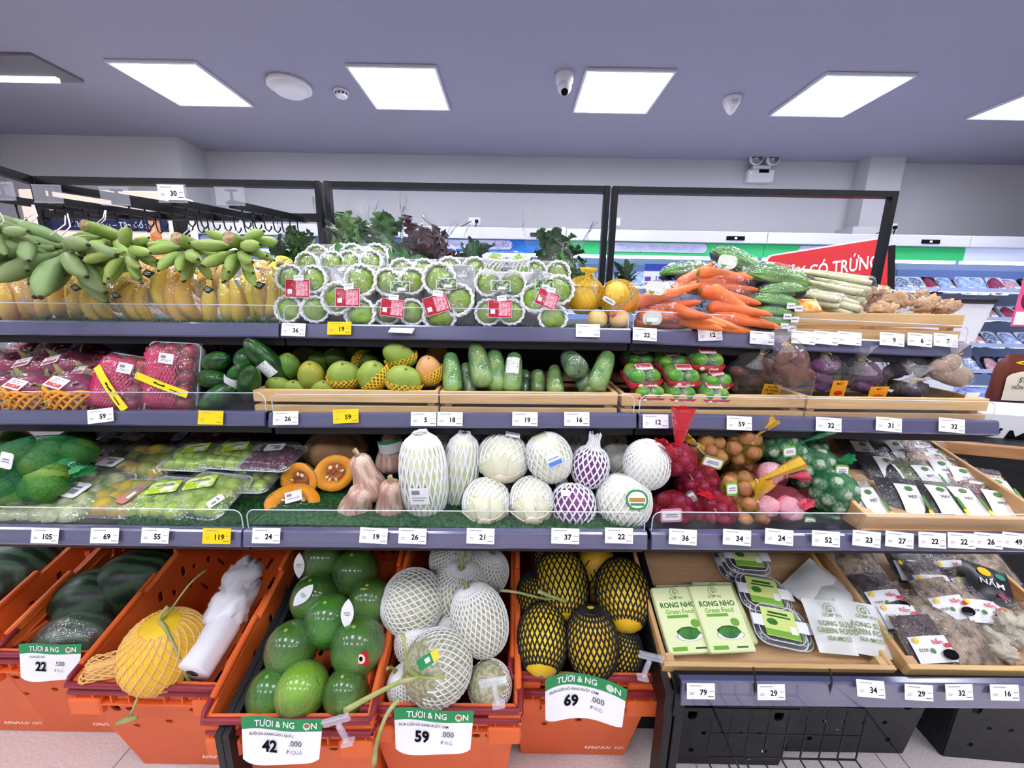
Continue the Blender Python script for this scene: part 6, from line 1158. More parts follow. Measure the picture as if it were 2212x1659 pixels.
def crate_meshes(CH_=.25, TAP=.022, ft=.022):
    key = ('crate', round(CH_, 3), ft)
    if key in MC: return MC[key]
    _pan = {k: crate_panel(k, CH_, TAP) for k in ('front', 'back', 'side')}; _floor = crate_floor(TAP, ft)
    inset = lambda d: TAP*(-d)/CH_
    fin = lambda d: ft*(-d)/CH_
    f = MB().add(([(x, fin(d)+z, d) for x, d, z in _pan['front'][0]], _pan['front'][1]), 0, False)
    b = MB().add(([(x, CL_-inset(d)+z, d) for x, d, z in _pan['back'][0]], _pan['back'][1]), 0, False)
    sd = [MB().add(([(s*(CW_/2-inset(d))+z, max(CL_/2+a, fin(d)), d) for a, d, z in _pan['side'][0]], _pan['side'][1]), 0, False) for s in (-1, 1)]
    fl = MB().add(([(x, y+ft, z-CH_) for x, y, z in _floor[0]], _floor[1]), 0, False)
    rim = MB(); W, L = CW_, CL_
    for z in (-.004, -.036): rim.add(box(W+.03, .016, .006, (0, -.008, z), .001), 0, False).add(box(W+.03, .016, .006, (0, L+.008, z), .001), 0, False)
    for i in range(9):
        x = (i-4)*(W/8.2)
        if abs(i-4) in (1, 2, 4, 3): rim.add(box(.004, .014, .03, (x, -.007, -.02)), 0, False)
    for s in (-1, 1):
        rim.add(box(.014, L+.03, .006, (s*(W/2+.007), L/2, -.004), .001), 0, False).add(box(.012, L+.03, .006, (s*(W/2+.006), L/2, -.036), .001), 0, False)
        rim.add(box(.006, L, .03, (s*(W/2+.003), L/2, -.02)), 0, False)
        for y0, l in ((.13, .2), (.46, .18)): rim.add(box(.016, l, .02, (s*(W/2+.006), y0, .009), .004), 0, False)
        rim.add(box(.085, .02, .05, (s*(W/2-.03), -.01, -.042), .004), 0, False)
    bar = MB().add(tube([(-W/2-.012, .05, .004), (-W/2-.012, .005, .004), (-W/2-.006, -.013, .003), (W/2+.006, -.013, .003), (W/2+.012, .005, .004), (W/2+.012, .05, .004)], .008, 8), 0)
    logo = MB().add(text('KINGFOOD', .0155, .025), 0, False).add(text('mart', .0165, .0, 'LEFT'), 0, False, T(.0495, 0, 0))
    MC[key] = [(n, m.mesh(n, x)) for n, m, x in (('front_wall', f, ORG), ('back_wall', b, ORG), ('side_wall', sd[0], ORG), ('side_wall', sd[1], ORG), ('crate_floor', fl, ORG), ('rim', rim, ORG), ('carry_bar', bar, MAR), ('printed_name', logo, mk('white_print', '#f7e2d6', .6)))]
    return MC[key]
def orange_crate(label, mx, logo=True, H=.25, ft=.022):
    t = thing('orange_crate', label, 'crate', 'stacked orange crates'); t.matrix_basis = mx
    for n, me in crate_meshes(H, .022 if H < .3 else .03, ft):
        if n == 'printed_name':
            if logo: ob(n, me, t, mx=T(.075, ft*(H-.05)/H-.0045, -H+.05) @ RX(90-math.degrees(math.atan2(ft, H))))
        else: ob(n, me, t)
    return t
def crate_mx(pl, pr, Z, tilt=20):
    a, b = atz(*pl, Z), atz(*pr, Z); m = (a+b)/2; return T(m.x, m.y, Z) @ RZ(math.degrees(math.atan2(b.y-a.y, b.x-a.x))*.5) @ RX(tilt)
TILT = 20
CA = crate_mx((-330, 1395), (18, 1400), .42, TILT); CBx = crate_mx((-92, 1400), (206, 1408), .42, TILT); CC = crate_mx((168, 1466), (467, 1478), .42, TILT)
CD = crate_mx((449, 1548), (797, 1540), .42, TILT); CE = crate_mx((795, 1520), (1108, 1522), .41, TILT); CF = crate_mx((1113, 1452), (1413, 1456), .42, TILT)
for mx, lb in ((CA, 'upper orange crate cut off by the left edge, holding a dark melon'), (CBx, 'upper orange crate of watermelons, second from the left'), (CC, 'upper orange crate holding a yellow melon and a roll of plastic bags'), (CD, 'upper orange crate of green pomelos'), (CE, 'upper orange crate of white-netted melons'), (CF, 'upper orange crate of yellow melons in black nets')): orange_crate(lb, mx)
for mx, dz, lb in ((CBx, .03, 'orange crate on the floor under the watermelons'), (CC, .028, 'orange crate on the floor under the yellow melon crate'), (CD, .045, 'orange crate on the floor under the pomelos'), (CE, .04, 'orange crate on the floor under the white-netted melons'), (CF, .062, 'orange crate on the floor under the black-netted melons')):
    o = mx.translation; orange_crate(lb, T(o.x, o.y+.004, o.z-dz), True, o.z-dz-.004, .09)
orange_crate('orange crate on the floor cut off by the lower left edge', T(CA.translation.x, CA.translation.y, .385), True, .381, .09)
def inplane(mx, px, py, h): return mx @ on_plane(mx, px, py, h)
# ---------------------------------------------------------------- melons and pomelos
WML = None
def wmat():
    t = NT('watermelon_rind'); n = t.noise(7, 3, t.coord('Object', (1, 1, .4))); w = t.add('ShaderNodeTexWave'); w.inputs['Scale'].default_value = 9; w.inputs['Distortion'].default_value = 5; w.inputs['Detail'].default_value = 3; w.bands_direction = 'X'
    t.link(t.coord('Object'), w.inputs['Vector']); t.link(t.ramp(w.outputs['Fac'], [(.3, '#1d3324'), (.75, '#46614a')]), t.b.inputs['Base Color']); t.b.inputs['Roughness'].default_value = .35; return t.m
WML = wmat()
def watermelon(mx, px, py, h, rpx, lb, wrapd=False, ax=(1, .2, .1), sz=1.25):
    p = inplane(mx, px, py, h); r = rpx*mpp(p); t = thing('watermelon', lb, 'watermelon', 'watermelons'); t.matrix_basis = aim(p, p+V(ax))
    ob('rind', MB().add(ball(r, r, r*sz, 28, 18)), t, mats=WML); ob('stem', MB().add(tube([(0, 0, r*sz*.98), (.003, 0, r*sz*1.08)], .004, 6)), t, mats=CUT)
    if wrapd:
        ob('film', MB().add(ball(r*1.03, r*1.03, r*sz*1.02, 24, 14, .05, 4)), t, mats=FILM)
watermelon(CBx, 205, 1292, -.08, 62, 'round dark watermelon in the middle of its crate')
watermelon(CBx, 165, 1375, -.09, 52, 'film-wrapped watermelon at the crate front behind the price sign', True, (1, .1, 0), 1.35)
watermelon(CBx, 298, 1248, -.06, 60, 'dark watermelon in the shadow at the right of the crate')
watermelon(CA, 18, 1232, -.03, 78, 'dark watermelon cut off by the left edge')
MELY = mk('yellow_melon_skin', '#f7d433', .4, c2='#efbe28', ns=8, vary=.05, bump=.1, bs=60); VINE = mk('dry_vine', '#a9a86a', .6, c2='#7f8a4f', ns=20); VING = mk('green_vine', '#8fa05a', .6, c2='#b5b07a', ns=20)
def vine(par, pts, r=.0035, m=VINE): 
    P3 = [V(q) for q in pts]; out = []
    for i in range(len(P3)-1):
        a, b, c, d = P3[max(i-1, 0)], P3[i], P3[i+1], P3[min(i+2, len(P3)-1)]
        for k in range(5):
            s = k/5; out.append(.5*((2*b)+(c-a)*s+(2*a-5*b+4*c-d)*s*s+(3*b-a-3*c+d)*s**3))
    out.append(P3[-1]); n = len(out); ob('stem', MB().add(tube(out, [r*(1.25-.4*math.sin(i*PI/max(1, n-1))) for i in range(n)], 7)), par, mats=m)
def netted_melon(name, mx, px, py, h, rpx, lb, grp, skin, netm, ax=(0, -.3, 1), sz=1.0, nu=26, rad=.0018, t0=.03, t1=.97, turns=.32, tail=None, roll=0, rag=.02, stem=True, stemdir=None, cat='melon', foam_flat=.7, seed=1):
    p = inplane(mx, px, py, h); r = rpx*mpp(p); t = thing(name, lb, cat, grp); t.matrix_basis = aim(p, p+V(ax), roll); m = 18
    pr = [(-math.cos(PI*i/m)*r*sz, max(r*math.sin(PI*i/m)**.9, r*.02)) for i in range(m+1)]
    ob('fruit', MB().add(lathe(pr, 30)), t, mats=skin)
    ob('blossom_scar', MB().add(lathe([(-r*sz*1.003, .001), (-r*sz*.999, .006), (-r*sz*.99, .008)], 12)), t, mats=CUT)
    q = pr
    if tail: q = pr[:-4]+[(r*sz*.92, r*.5), (r*sz*(1+tail*.35), r*.2), (r*sz*(1+tail), r*.26)]
    ob('foam_net' if netm is not BLKNET else 'black_net', net(q, nu, turns, rad, t0, t1, 26, .0012, 5, flat=foam_flat, rag=rag, seed=seed), t, mats=netm)
    if stem and not tail: vine(t, stemdir or [(0, 0, r*sz*.98), (.004, .002, r*sz+.02), (.02, .004, r*sz+.035)], .004, VING)
    return t, r
BLKNET = mk('black_net', '#1b1c20', .55)
NETM = mk('muskmelon_skin', '#9fa07c', .6, c2='#c9c4a4', ns=120, lo=.45, hi=.55, bump=.5, bs=130)
GM = 'muskmelons in white nets'; GK = 'yellow melons in black nets'
t, r = netted_melon('yellow_melon', CC, 356, 1405, .03, 76, 'yellow melon in a pale orange foam net with a long stem', None, MELY, mk('peach_foam_net', '#f5c27a', .8), (.15, -.12, 1), 1.1, 26, .0022, .02, .88, turns=.3)
vine(t, [(0, 0, r*1.08), (.005, -.03, r*1.1), (.012, -.075, r*.7), (.02, -.095, .0), (.03, -.1, -.06), (.04, -.1, -.075)], .0045, VING)
vine(t, [(0, 0, r*1.08), (.03, .02, r*1.2), (.08, .05, r*1.5), (.12, .06, r*1.65)], .003, VINE)
p = inplane(CC, 255, 1440, .0); k = mpp(p); t = thing('foam_sleeve', 'empty crumpled orange foam net left of the yellow melon', 'foam net', None); t.matrix_basis = aim(p, p+V((-1, -.25, -.1)))
ob('net', net([(-.07, .05), (-.03, .036), (.02, .03), (.055, .032), (.065, .026)], 20, .25, .0022, seg=14, sides=5, fn=lambda u, v: 1+.2*math.sin(u*25)).add(lathe([(-.07, .048), (-.03, .034), (.02, .028), (.055, .03)], 20, None, False), 0), t, mats=mk('peach_foam_net', '#f5c27a', .8))
p = inplane(CC, 445, 1415, .02); p2 = inplane(CC, 470, 1340, .02); d = (CC.to_3x3() @ V((.05, 1, .0))).normalized(); t = thing('bag_roll', 'roll of white plastic bags lying in the crate beside the yellow melon', 'plastic bag roll', None); q = inplane(CC, 415, 1455, .02); t.matrix_basis = aim(q, q+d)
ob('roll', MB().add(lathe([(0, .016), (0, .042), (.004, .045), (.12, .046), (.13, .042)], 28, lambda u, v: 1+.02*math.sin(u*40)*(v > .3), False)), t, mats=mk('white_plastic_film', '#eceaf0', .35, bump=.3, bs=12))
ob('core', MB().add(lathe([(.004, .016), (.01, .017), (.1, .017)], 18, None, False)), t, mats=mk('grey_core', '#6a625c', .8))
ob('loose_bag', MB().add(ball(.055, .045, .085, 26, 18, .5, 3.2, 5)).add(ball(.05, .045, .06, 20, 14, .5, 3, 9), 0, True, T(.01, .02, .08)), t, (.012, .008, .165), mats=mk('white_plastic_film', '#eceaf0', .35))
p = inplane(CC, 530, 1268, .02); t = thing('foam_sleeve', 'small orange foam net at the back right of the yellow melon crate', 'foam net', None); t.matrix_basis = aim(p, p+V((.5, .3, .6))); ob('net', net([(-.03, .02), (0, .035), (.03, .03)], 16, .2, .0022, seg=8, sides=5), t, mats=mk('peach_foam_net', '#f5c27a', .8))
POM = mk('pomelo_rind', '#2f6420', .33, c2='#4f8a2a', ns=7, vary=.22, hue=.025, bump=.6, bs=85, coat=.8); POML = mk('light_pomelo_rind', '#86b832', .33, c2='#6fa02a', ns=7, bump=.6, bs=85, coat=.8)
def pomelo(px, py, h, rpx, lb, tagp=None, ax=(0, -.2, 1), light=False, fold=0, card=None):
    p = inplane(CD, px, py, h); r = rpx*mpp(p); t = thing('pomelo', lb, 'pomelo', 'film-wrapped pomelos'); t.matrix_basis = aim(p, p+V(ax))
    ob('fruit', MB().add(lathe([(z*r*1.08, w*r) for z, w in [(-math.cos(PI*i/18)*(1.04 if i > 12 else .96), max(.02, math.sin(PI*i/18)**(.9 if i < 9 else 1.05))) for i in range(19)]], 30)), t, mats=POML if light else POM)
    ob('stem_scar', MB().add(ball(.005, .005, .003, 10, 6)), t, (0, 0, r*1.12), mats=VING)
    ob('film', MB().add(ball(r*1.02, r*1.02, r*1.11, 26, 18, .025, 9, px)), t, mats=mk2())
    if tagp:
        a = at(*tagp[:2], p.y-r*tagp[3]); mi = t.matrix_basis.inverted(); m = mi @ T(*a) @ RY(tagp[2]) @ RX(-12)
        lf = [(.017*math.sin(PI*i/10)**.8, -.04+.008*i) for i in range(11)]; lf = lf+[(-x, z) for x, z in lf[-2:0:-1]]
        ob('paper_tag', MB().add(loft([[(x, d, z) for x, z in lf] for d in (0, .001)]), 0, False).add(box(.016, .0006, .0014, (0, -.0006, .004)), 1, False).add(box(.018, .0006, .0014, (0, -.0006, 0)), 1, False).add(box(.012, .0006, .0014, (0, -.0006, -.004)), 1, False), t, mx=m, mats=[WHITE, GREYI])
    if card:
        a = at(card[0], card[1], p.y-r*.85); ob('red_tag', MB().add(box(.048, .001, .032), 0, False).add(box(.014, .001, .03, (-.018, 0, .026)), 0, False).add(ball(.012, .001, .012, 14, 8), 1, True, T(.004, -.0008, 0)).add(ball(.005, .001, .006, 10, 6), 2, True, T(.005, -.0016, .001)), t, mx=t.matrix_basis.inverted() @ T(*a) @ RY(-8) @ RX(-18), mats=[mk('deep_red_tag', '#b81f2d', .35), mk('cream_print', '#f4e2c8', .5), INK])
def mk2(): return wrap('tight_film', '#ffffff', .006, .2, 90, 1.0, base=.012)
for a in [(700, 1212, .02, 46, 'pomelo at the back left, beside the first hanging leaf tag', (646, 1222, 0, .9)), (768, 1240, .01, 50, 'pomelo at the back right, below the second leaf tag'), (680, 1292, .02, 48, 'pomelo with a folded white tag on its left shoulder', (655, 1286, 42, .9)), (712, 1342, .03, 52, 'pomelo with a white leaf tag on its right side, in the middle', (750, 1326, 4, .9)),
          (800, 1302, .02, 48, 'pomelo against the right crate wall'), (630, 1400, .02, 52, 'pomelo alone at the left side of the crate'), (774, 1396, .03, 56, 'pomelo with a red tag at the right side of the crate', None, (0, -.2, 1), False, 0, (776, 1424)), (590, 1497, -.03, 51, 'pomelo at the front left corner of the crate'), (653, 1490, .0, 54, 'bright light-green pomelo at the crate front', None, (.1, -.3, 1), True), (748, 1494, -.01, 47, 'pomelo at the front right of the crate')]: pomelo(*a)
q = inplane(CD, 765, 1192, .05); tag(ob('paper_tag', MB().add(loft([[(x, d, z) for x, z in [(.016*math.sin(PI*i/10)**.8, -.035+.007*i) for i in range(11)]+[(-.016*math.sin(PI*i/10)**.8, -.035+.007*i) for i in range(9, 0, -1)]] for d in (0, .001)]), 0, False), mats=WHITE, mx=T(*q) @ RY(25)), 'white leaf-shaped tag at the back of the pomelo crate under the shelf', 'tag')
for a in [(892, 1300, .05, 66, 'white-netted melon with its stem pointing left, top of the crate', (-.9, -.15, .35), 1.0, .03, .97), (992, 1275, .03, 60, 'white-netted melon in the middle at the back', (.1, -.1, 1), 1.0, .03, .97), (1036, 1338, .06, 58, 'long white-netted melon slanting down right with a brown bare end', (-.35, .1, .9), 1.35, .16, .97), (946, 1440, .03, 72, 'large melon at the front with its net torn open around a label', (-.65, -.6, .45), 1.0, .04, .78),
          (900, 1385, .0, 46, 'white-netted melon low at the left below the top one', (0, -.2, 1), 1.0, .03, .97), (1050, 1235, .0, 48, 'shaded white-netted melon at the back right', (.3, 0, 1), 1, .03, .97), (975, 1208, .03, 46, 'white-netted melon farthest back under the shelf', (.4, -.1, 1), 1, .03, .97), (1058, 1480, -.03, 46, 'partly bare muskmelon at the front right beside the clip', (-.3, -.5, .8), 1, .05, .7), (880, 1482, -.03, 40, 'white and pinkish net end at the front left of the large melon', (-.5, 0, .8), 1.1, .03, .97), (985, 1372, -.02, 46, 'muskmelon wedged low between the larger ones', (0, 0, 1), 1, .03, .97)]:
    t, r = netted_melon('muskmelon', CE, a[0], a[1], a[2], a[3], a[4], GM, NETM, FOAM, a[5], a[6], 32, .0021, a[7], a[8], tail=None, rag=.1 if a[8] < .9 else .01, seed=a[0])
    R = random.Random(a[0])
    if a[0] in (892, 992, 1050, 975): 
        for j in range(3): vine(t, [(0, 0, r*a[6]), (R.uniform(-.01, .01), R.uniform(-.01, .01), r*a[6]+.03), (R.uniform(-.04, .04), R.uniform(-.03, .03), r*a[6]+R.uniform(.05, .08))], .003, VING)
    if a[0] == 946:
        mi = t.matrix_basis.inverted(); dn = lambda x, y, Y: mi @ at(x, y, Y); Yf = t.matrix_basis.translation.y-.1
        vine(t, [(0, 0, r), dn(905, 1462, Yf), dn(860, 1475, Yf-.02), (dn(800, 1505, Yf-.03)), dn(745, 1535, Yf-.04)], .006, VING)
        vine(t, [dn(905, 1462, Yf), dn(880, 1440, Yf-.01), dn(875, 1400, Yf), dn(870, 1370, Yf+.02)], .004, VING)
        vine(t, [dn(905, 1462, Yf), dn(930, 1465, Yf-.005), dn(960, 1462, Yf)], .004, VING)
        vine(t, [dn(862, 1510, Yf-.03), dn(835, 1545, Yf-.05), dn(815, 1600, Yf-.06), dn(808, 1650, Yf-.06)], .005, VING)
        m = mi @ T(*at(925, 1425, Yf+.004)) @ RY(-38) @ RX(-35)
        ob('label', MB().add(box(.062, .001, .024), 0, False).add(box(.02, .0006, .022, (.022, -.0006, .0)), 1, False).add(box(.014, .0006, .01, (-.002, -.0006, .0)), 2, False), t, mx=m, mats=[GREEN, mk('yellow_print', '#e8d44a', .5), WHITE])
for a in [(1345, 1282, .07, 58, 'largest black-netted melon at the right, its bare end down', (.12, 1, .45), 1.3, .16, .97), (1212, 1262, .04, 58, 'black-netted melon at the back left with a bare tip', (.0, 1, .5), 1.3, .14, .97), (1172, 1378, .03, 54, 'black-netted melon at the front left with a bare yellow end', (.1, 1, .45), 1.32, .18, .97), (1278, 1388, .04, 56, 'black-netted melon in the middle of the front row', (-.03, .3, 1), 1.3, .05, .97), (1285, 1235, .0, 46, 'yellow melon at the back with its net torn open', (.1, .3, 1), 1.3, .3, .7), (1160, 1290, .0, 44, 'black-netted melon in shadow at the left wall', (0, .3, 1), 1.2, .05, .97), (1345, 1408, -.02, 42, 'small black-netted melon at the front right corner', (.2, .3, 1), 1.2, .05, .97), (1195, 1205, .0, 42, 'black-netted melon farthest back under the shelf', (0, .3, 1), 1.2, .05, .97)]:
    t, r = netted_melon('yellow_melon', CF, a[0], a[1], a[2], a[3], a[4], GK, MELY, BLKNET, a[5], a[6], 30, .0024, a[7], a[8], .3, stem=False, seed=a[0], rag=.25 if a[0] == 1285 else .01, foam_flat=.8)
    if a[0] == 1212:
        mi = t.matrix_basis.inverted(); dn = lambda x, y, Y: mi @ at(x, y, Y); Yf = t.matrix_basis.translation.y-.09
        vine(t, [dn(1080, 1275, Yf), dn(1120, 1280, Yf-.01), dn(1180, 1294, Yf), dn(1200, 1288, Yf)], .004, VING); vine(t, [dn(1162, 1276, Yf-.01), dn(1190, 1288, Yf-.015), dn(1222, 1299, Yf-.01)], .0055, VING)
p = inplane(CC, 300, 1540, .05); t = thing('vine_piece', 'broken green vine stem caught on the front of the yellow melon crate', 'vine', None, at(280, 1555, .8)); 
ob('stalk', MB().add(tube([(-.035, 0, -.012), (-.01, 0, .0), (.02, 0, .008)], [.004, .008, .004], 7)).add(tube([(-.0, 0, .004), (.008, .01, .03), (.012, .02, .05)], .003, 6)), t, mats=VING)
# ---------------------------------------------------------------- price signs and clips
SIGNS = [((108, 1430), .905, 1.0, '22', '.500', 'Đ/KG', 'DƯA HẤU ĐỎ', 'white and green price sign reading 22 on the watermelon crate', 4, 142, 0), ((608, 1600), .715, 1, '42', '.000', 'Đ/QUẢ', 'BƯỞI DA XANH LÀO ( QUẢ )', 'white and green price sign reading 42 on the pomelo crate', 1, 180, 0), ((936, 1580), .735, 1, '59', '.000', 'Đ/KG', 'DƯA LƯỚI VỎ XANH RUỘT CAM', 'white and green price sign reading 59 on the white-netted melon crate', 0, 174, 0), ((1258, 1500), .835, 1, '69', '.000', 'Đ/KG', 'DƯA LƯỚI VỎ VÀNG RUỘT CAM', 'curled white and green price sign reading 69 on the black-netted melon crate', -4, 172, 1)]
for (px, py), Y, s, a, b, c, d, lb, rot, wpx, curl in SIGNS:
    p = at(px, py, Y); k = mpp(p); W = wpx*k/1.0; H = W*.56; t = thing('price_sign', lb, 'price sign', 'green-headed price signs'); t.matrix_basis = T(*p) @ RY(-rot*.6) @ RX(-14)
    def bend(x, z, y=0):
        cy = -.018*(x/W*2)**2*curl*2+.02*max(0, x/W)*curl*6*0; zz = z-(.16*H*max(0, (x/W+.2))**1.5*curl)
        return (x, y+cy-(.004*math.sin(x/W*5)), zz)
    def bot(u): return -H*.5+H*.05*math.sin((u-.5)*5)+(H*.12*(2*abs(u-.5))**6)
    face = MB().add(sheet(20, 8, lambda u, v: bend((u-.5)*W*(.98-.05*(1-v)), bot(u)+(H*.24-bot(u))*v)), 0)
    hd = MB().add(sheet(20, 4, lambda u, v: bend((u-.5)*W*(1-.02*(1-v)), H*.22+H*.26*v+H*.012*math.sin(u*9), -.001)), 0)
    def onto(vf, x0, z0, mb, mi): v, f = vf; mb.add(([bend(q[0]+x0, q[1]+z0, -.0025) for q in v], f), mi, False)
    ob('sheet', face, t, mats=WHITE)
    onto(text('TƯƠI & NG', H*.18, .016), -W*.085, H*.345, hd, 1); onto(text('N', H*.18, .016), W*.4, H*.345, hd, 1)
    onto(([(.5*H*.16*math.cos(i*PI/8), .5*H*.16*math.sin(i*PI/8), 0) for i in range(16)], [tuple(range(16))]), W*.315, H*.345, hd, 2)
    onto(([(.5*H*.11*math.cos(i*PI/8), .5*H*.09*math.sin(i*PI/8)+.001, 0) for i in range(16)], [tuple(range(16))]), W*.315, H*.345, hd, 3)
    ob('header', hd, t, mats=[GREEN, WHITE, mk('pale_green_print', '#cfe0c8', .5), mk('fruit_print', '#a8604a', .5)])
    tx = MB(); onto(text(d, H*.075 if len(d) > 12 else H*.07, .012), -W*.12 if len(d) > 12 else -W*.2, H*.13, tx, 0); onto(text(a, H*.33, .035), -W*.14, -H*.13, tx, 0); onto(text(b, H*.17, .0), W*.18, -H*.03, tx, 0); onto(text(c, H*.11, .0), W*.17, -H*.21, tx, 1)
    ob('print', tx, t, mats=[INK, GREYI])
CLR = wrap('clip_acrylic', '#eef2ff', .22, .05, bump=0, base=.05)
for px, py, Y, lb, ang in ((732, 1568, .71, 'clear plastic sign clip on the right of the pomelo crate rim', 20), (1068, 1485, .74, 'clear plastic sign clip standing on the white-netted melon crate', 12), (1402, 1430, .83, 'clear plastic sign clip at the right corner of the black-netted melon crate', -14)):
    t = thing('sign_clip', lb, 'clip', 'clear sign clips', at(px, py, Y), (0, -math.radians(ang), 0))
    ob('jaw', MB().add(box(.066, .008, .01, (0, 0, .012), .002), 0, False).add(box(.066, .01, .006, (0, 0, .022), .002), 0, False), t, mats=CLR); ob('joint', MB().add(ball(.007, .007, .007, 10, 8)), t, (0, 0, 0), mats=CLR)
    ob('foot', MB().add(box(.012, .012, .045, (0, 0, -.025), .003), 0, False).add(box(.03, .018, .008, (0, 0, -.05), .002), 0, False), t, mats=CLR)
# ================================================================ LOWER RIGHT
a, b = at(1430, 1422, .85), at(1924, 1434, .85); CG_ = T((a.x+b.x)/2, .85, (a.z+b.z)/2-.052) @ RX(20); wood_crate('wooden_crate', 'tilted wooden crate of green food packets and milky bags at the bottom right', CG_, (b-a).length, .5, .055, solid=True)
a = at(1953, 1430, .84); CHm = T(a.x+.26, .84, a.z-.052) @ RX(20); wood_crate('wooden_crate', 'tilted wooden crate of mushroom packets at the bottom right corner', CHm, .52, .52, .055, solid=True)
LIMEP = mk('pale_green_packet', '#e6efb5', .45); DGI = mk('dark_green_ink', '#2f6a2f', .6); MGI = mk('green_ink', '#6fae3a', .6); SEAW = mk('green_seaweed', '#3f8a33', .5, c2='#2a6a28', ns=60)
def food_box(mx, lb, W=.125, H=.165, th=.022):
    t = thing('food_packet', lb, 'food packet', 'pale green food packets'); t.matrix_basis = mx; z = th/2+.0006
    ob('carton', MB().add(box(W, H, th, b=.003), 0, False), t, mats=LIMEP)
    mb = MB().add(text('GCAP VN', .009, .01), 0, False, T(0, H*.31, z)).add(text('G', .016, .01), 0, False, T(0, H*.4, z)).add(tube([(.012*math.cos(q), H*.4+.011*math.sin(q), z-.0004) for q in [i*PI/8-.4 for i in range(15)]], .0007, 4), 0)
    mb.add(text('RONG NHO', .0185, .03), 0, False, T(0, H*.2, z)).add(text('Green Food', .0165, .02), 1, False, T(0, H*.1, z)).add(box(.06, .007, .0006, (-.01, H*.03, z)), 1, False).add(ball(.012, .01, .0005, 10, 6), 1, True, T(W*.26, -H*.08, z))
    mb.add(ball(.038, .012, .0008, 18, 6), 3, True, T(.008, -H*.26, z)).add(ball(.032, .016, .0016, 18, 8, .2, 4), 2, True, T(.008, -H*.22, z)).add(box(.04, .009, .0006, (-.03, -H*.43, z)), 1, False).add(box(.03, .004, .0006, (.028, -H*.43, z)), 0, False)
    ob('print', mb, t, mats=[DGI, MGI, SEAW, WHITE])
def lay(mx, px, py, h, yaw=0, tilt=0): q = on_plane(mx, px, py, h); return mx @ T(*q) @ RZ(yaw) @ RX(tilt)
food_box(lay(CG_, 1470, 1338, .05, 4, 14), 'pale green food packet at the left of its crate'); food_box(lay(CG_, 1555, 1335, .062, 3, 14), 'pale green food packet right of the other one, with film glare')
food_box(lay(CG_, 1478, 1328, .022, 2, 6), 'pale green food packet lying under the left one'); food_box(lay(CG_, 1560, 1322, .034, 1, 6), 'pale green food packet lying under the right one')
TRB = mk('black_food_tray', '#1e2420', .3, c2='#37402f', ns=30)
def sea_tray(mx, lb, s=1.0):
    t = thing('seaweed_tray', lb, 'food tray', 'clear seaweed trays'); t.matrix_basis = mx @ SCL(s); W, D = .125, .105
    ob('tray', MB().add(loft([[(x*q, y*q, z) for x, y in rrect(W, D, .03, 6)] for z, q in ((-.03, .84), (-.004, .97), (0, 1.05), (.002, 1.05))])), t, mats=PET); ob('contents', MB().add(loft([[(x*q, y*q, z) for x, y in rrect(W, D, .03, 6)] for z, q in ((-.028, .8), (-.002, .93), (.003, .86))])), t, mats=TRB)
    ob('lid', MB().add(loft([[(x*q, y*q, z) for x, y in rrect(W, D, .03, 6)] for z, q in ((.002, 1.05), (.004, .95), (.014, .9), (.013, .8))], False)), t, mats=PET)
    ob('rim', MB().add(tube([(x*1.05, y*1.05, .002) for x, y in rrect(W, D, .03, 6)]+[(W/2*1.05, (D/2-.03)*1.05, .002)], .0018, 5)).add(tube([(x*.9, y*.9, .014) for x, y in rrect(W, D, .03, 6)], .0014, 5)), t, mats=mk('pet_edge', '#dfe4ea', .2))
    z = .0155; ob('sleeve', MB().add(box(W*1.12, .03, .001, (0, 0, z)), 0, False).add(box(.085, .075, .0012, (0, 0, z+.0006)), 1, False).add(box(.085, .016, .0012, (0, -.028, z+.0012)), 2, False).add(box(.05, .006, .0008, (0, .025, z+.0018)), 3, False).add(box(.06, .004, .0008, (0, .016, z+.0018)), 3, False).add(ball(.014, .009, .0012, 12, 6, .2), 4, True, T(-.02, 0, z+.0018)).add(box(.016, .02, .0008, (.03, -.014, z+.002)), 0, False), t, mats=[WHITE, mk('lime_card', '#dbe98a', .5), mk('bright_green_label', '#7fb83f', .5), DGI, SEAW])
for px, py, h, yaw, lb in ((1680, 1352, .055, -12, 'seaweed tray at the front of the tray pile'), (1692, 1356, .025, -8, 'seaweed tray under the front one'), (1645, 1282, .062, -10, 'seaweed tray in the middle of the pile'), (1655, 1288, .03, -6, 'seaweed tray under the middle one'), (1608, 1205, .07, -4, 'seaweed tray on top of the stack under the shelf'), (1600, 1212, .045, -2, 'second seaweed tray in the stack under the shelf'), (1592, 1220, .02, 0, 'lowest seaweed tray in the stack under the shelf')): sea_tray(lay(CG_, px, py, h, yaw, 4), lb)
def milky(mx, lb, W, H, txt=True):
    t = thing('milky_bag', lb, 'bag', 'milky printed bags'); t.matrix_basis = mx
    ob('bag', cmesh(('mb', W, H), lambda: pillow(W, H, .028).mesh('bag', mk('milky_film', '#eceeea', .3, bump=.35, bs=14))), t)
    if txt:
        mb = MB().add(text('GCAP VN', .012, .012), 0, False, T(0, H*.16, .0285)).add(text('G', .022, .01), 0, False, T(0, H*.28, .026)).add(tube([(.015*math.cos(q), H*.28+.014*math.sin(q), .026) for q in [i*PI/8-.4 for i in range(15)]], .0008, 4), 0)
        for i, (s_, z_) in enumerate((('RONG SỤN', .0295), ('GREEN FOOD', .0285), ('SEA MOSS', .0255))): mb.add(text(s_, .017-.003*(i == 2), .02), 0, False, T(0, H*(.0-.13*i), z_))
        ob('print', mb, t, mats=mk('olive_ink', '#7d8f5a', .6))
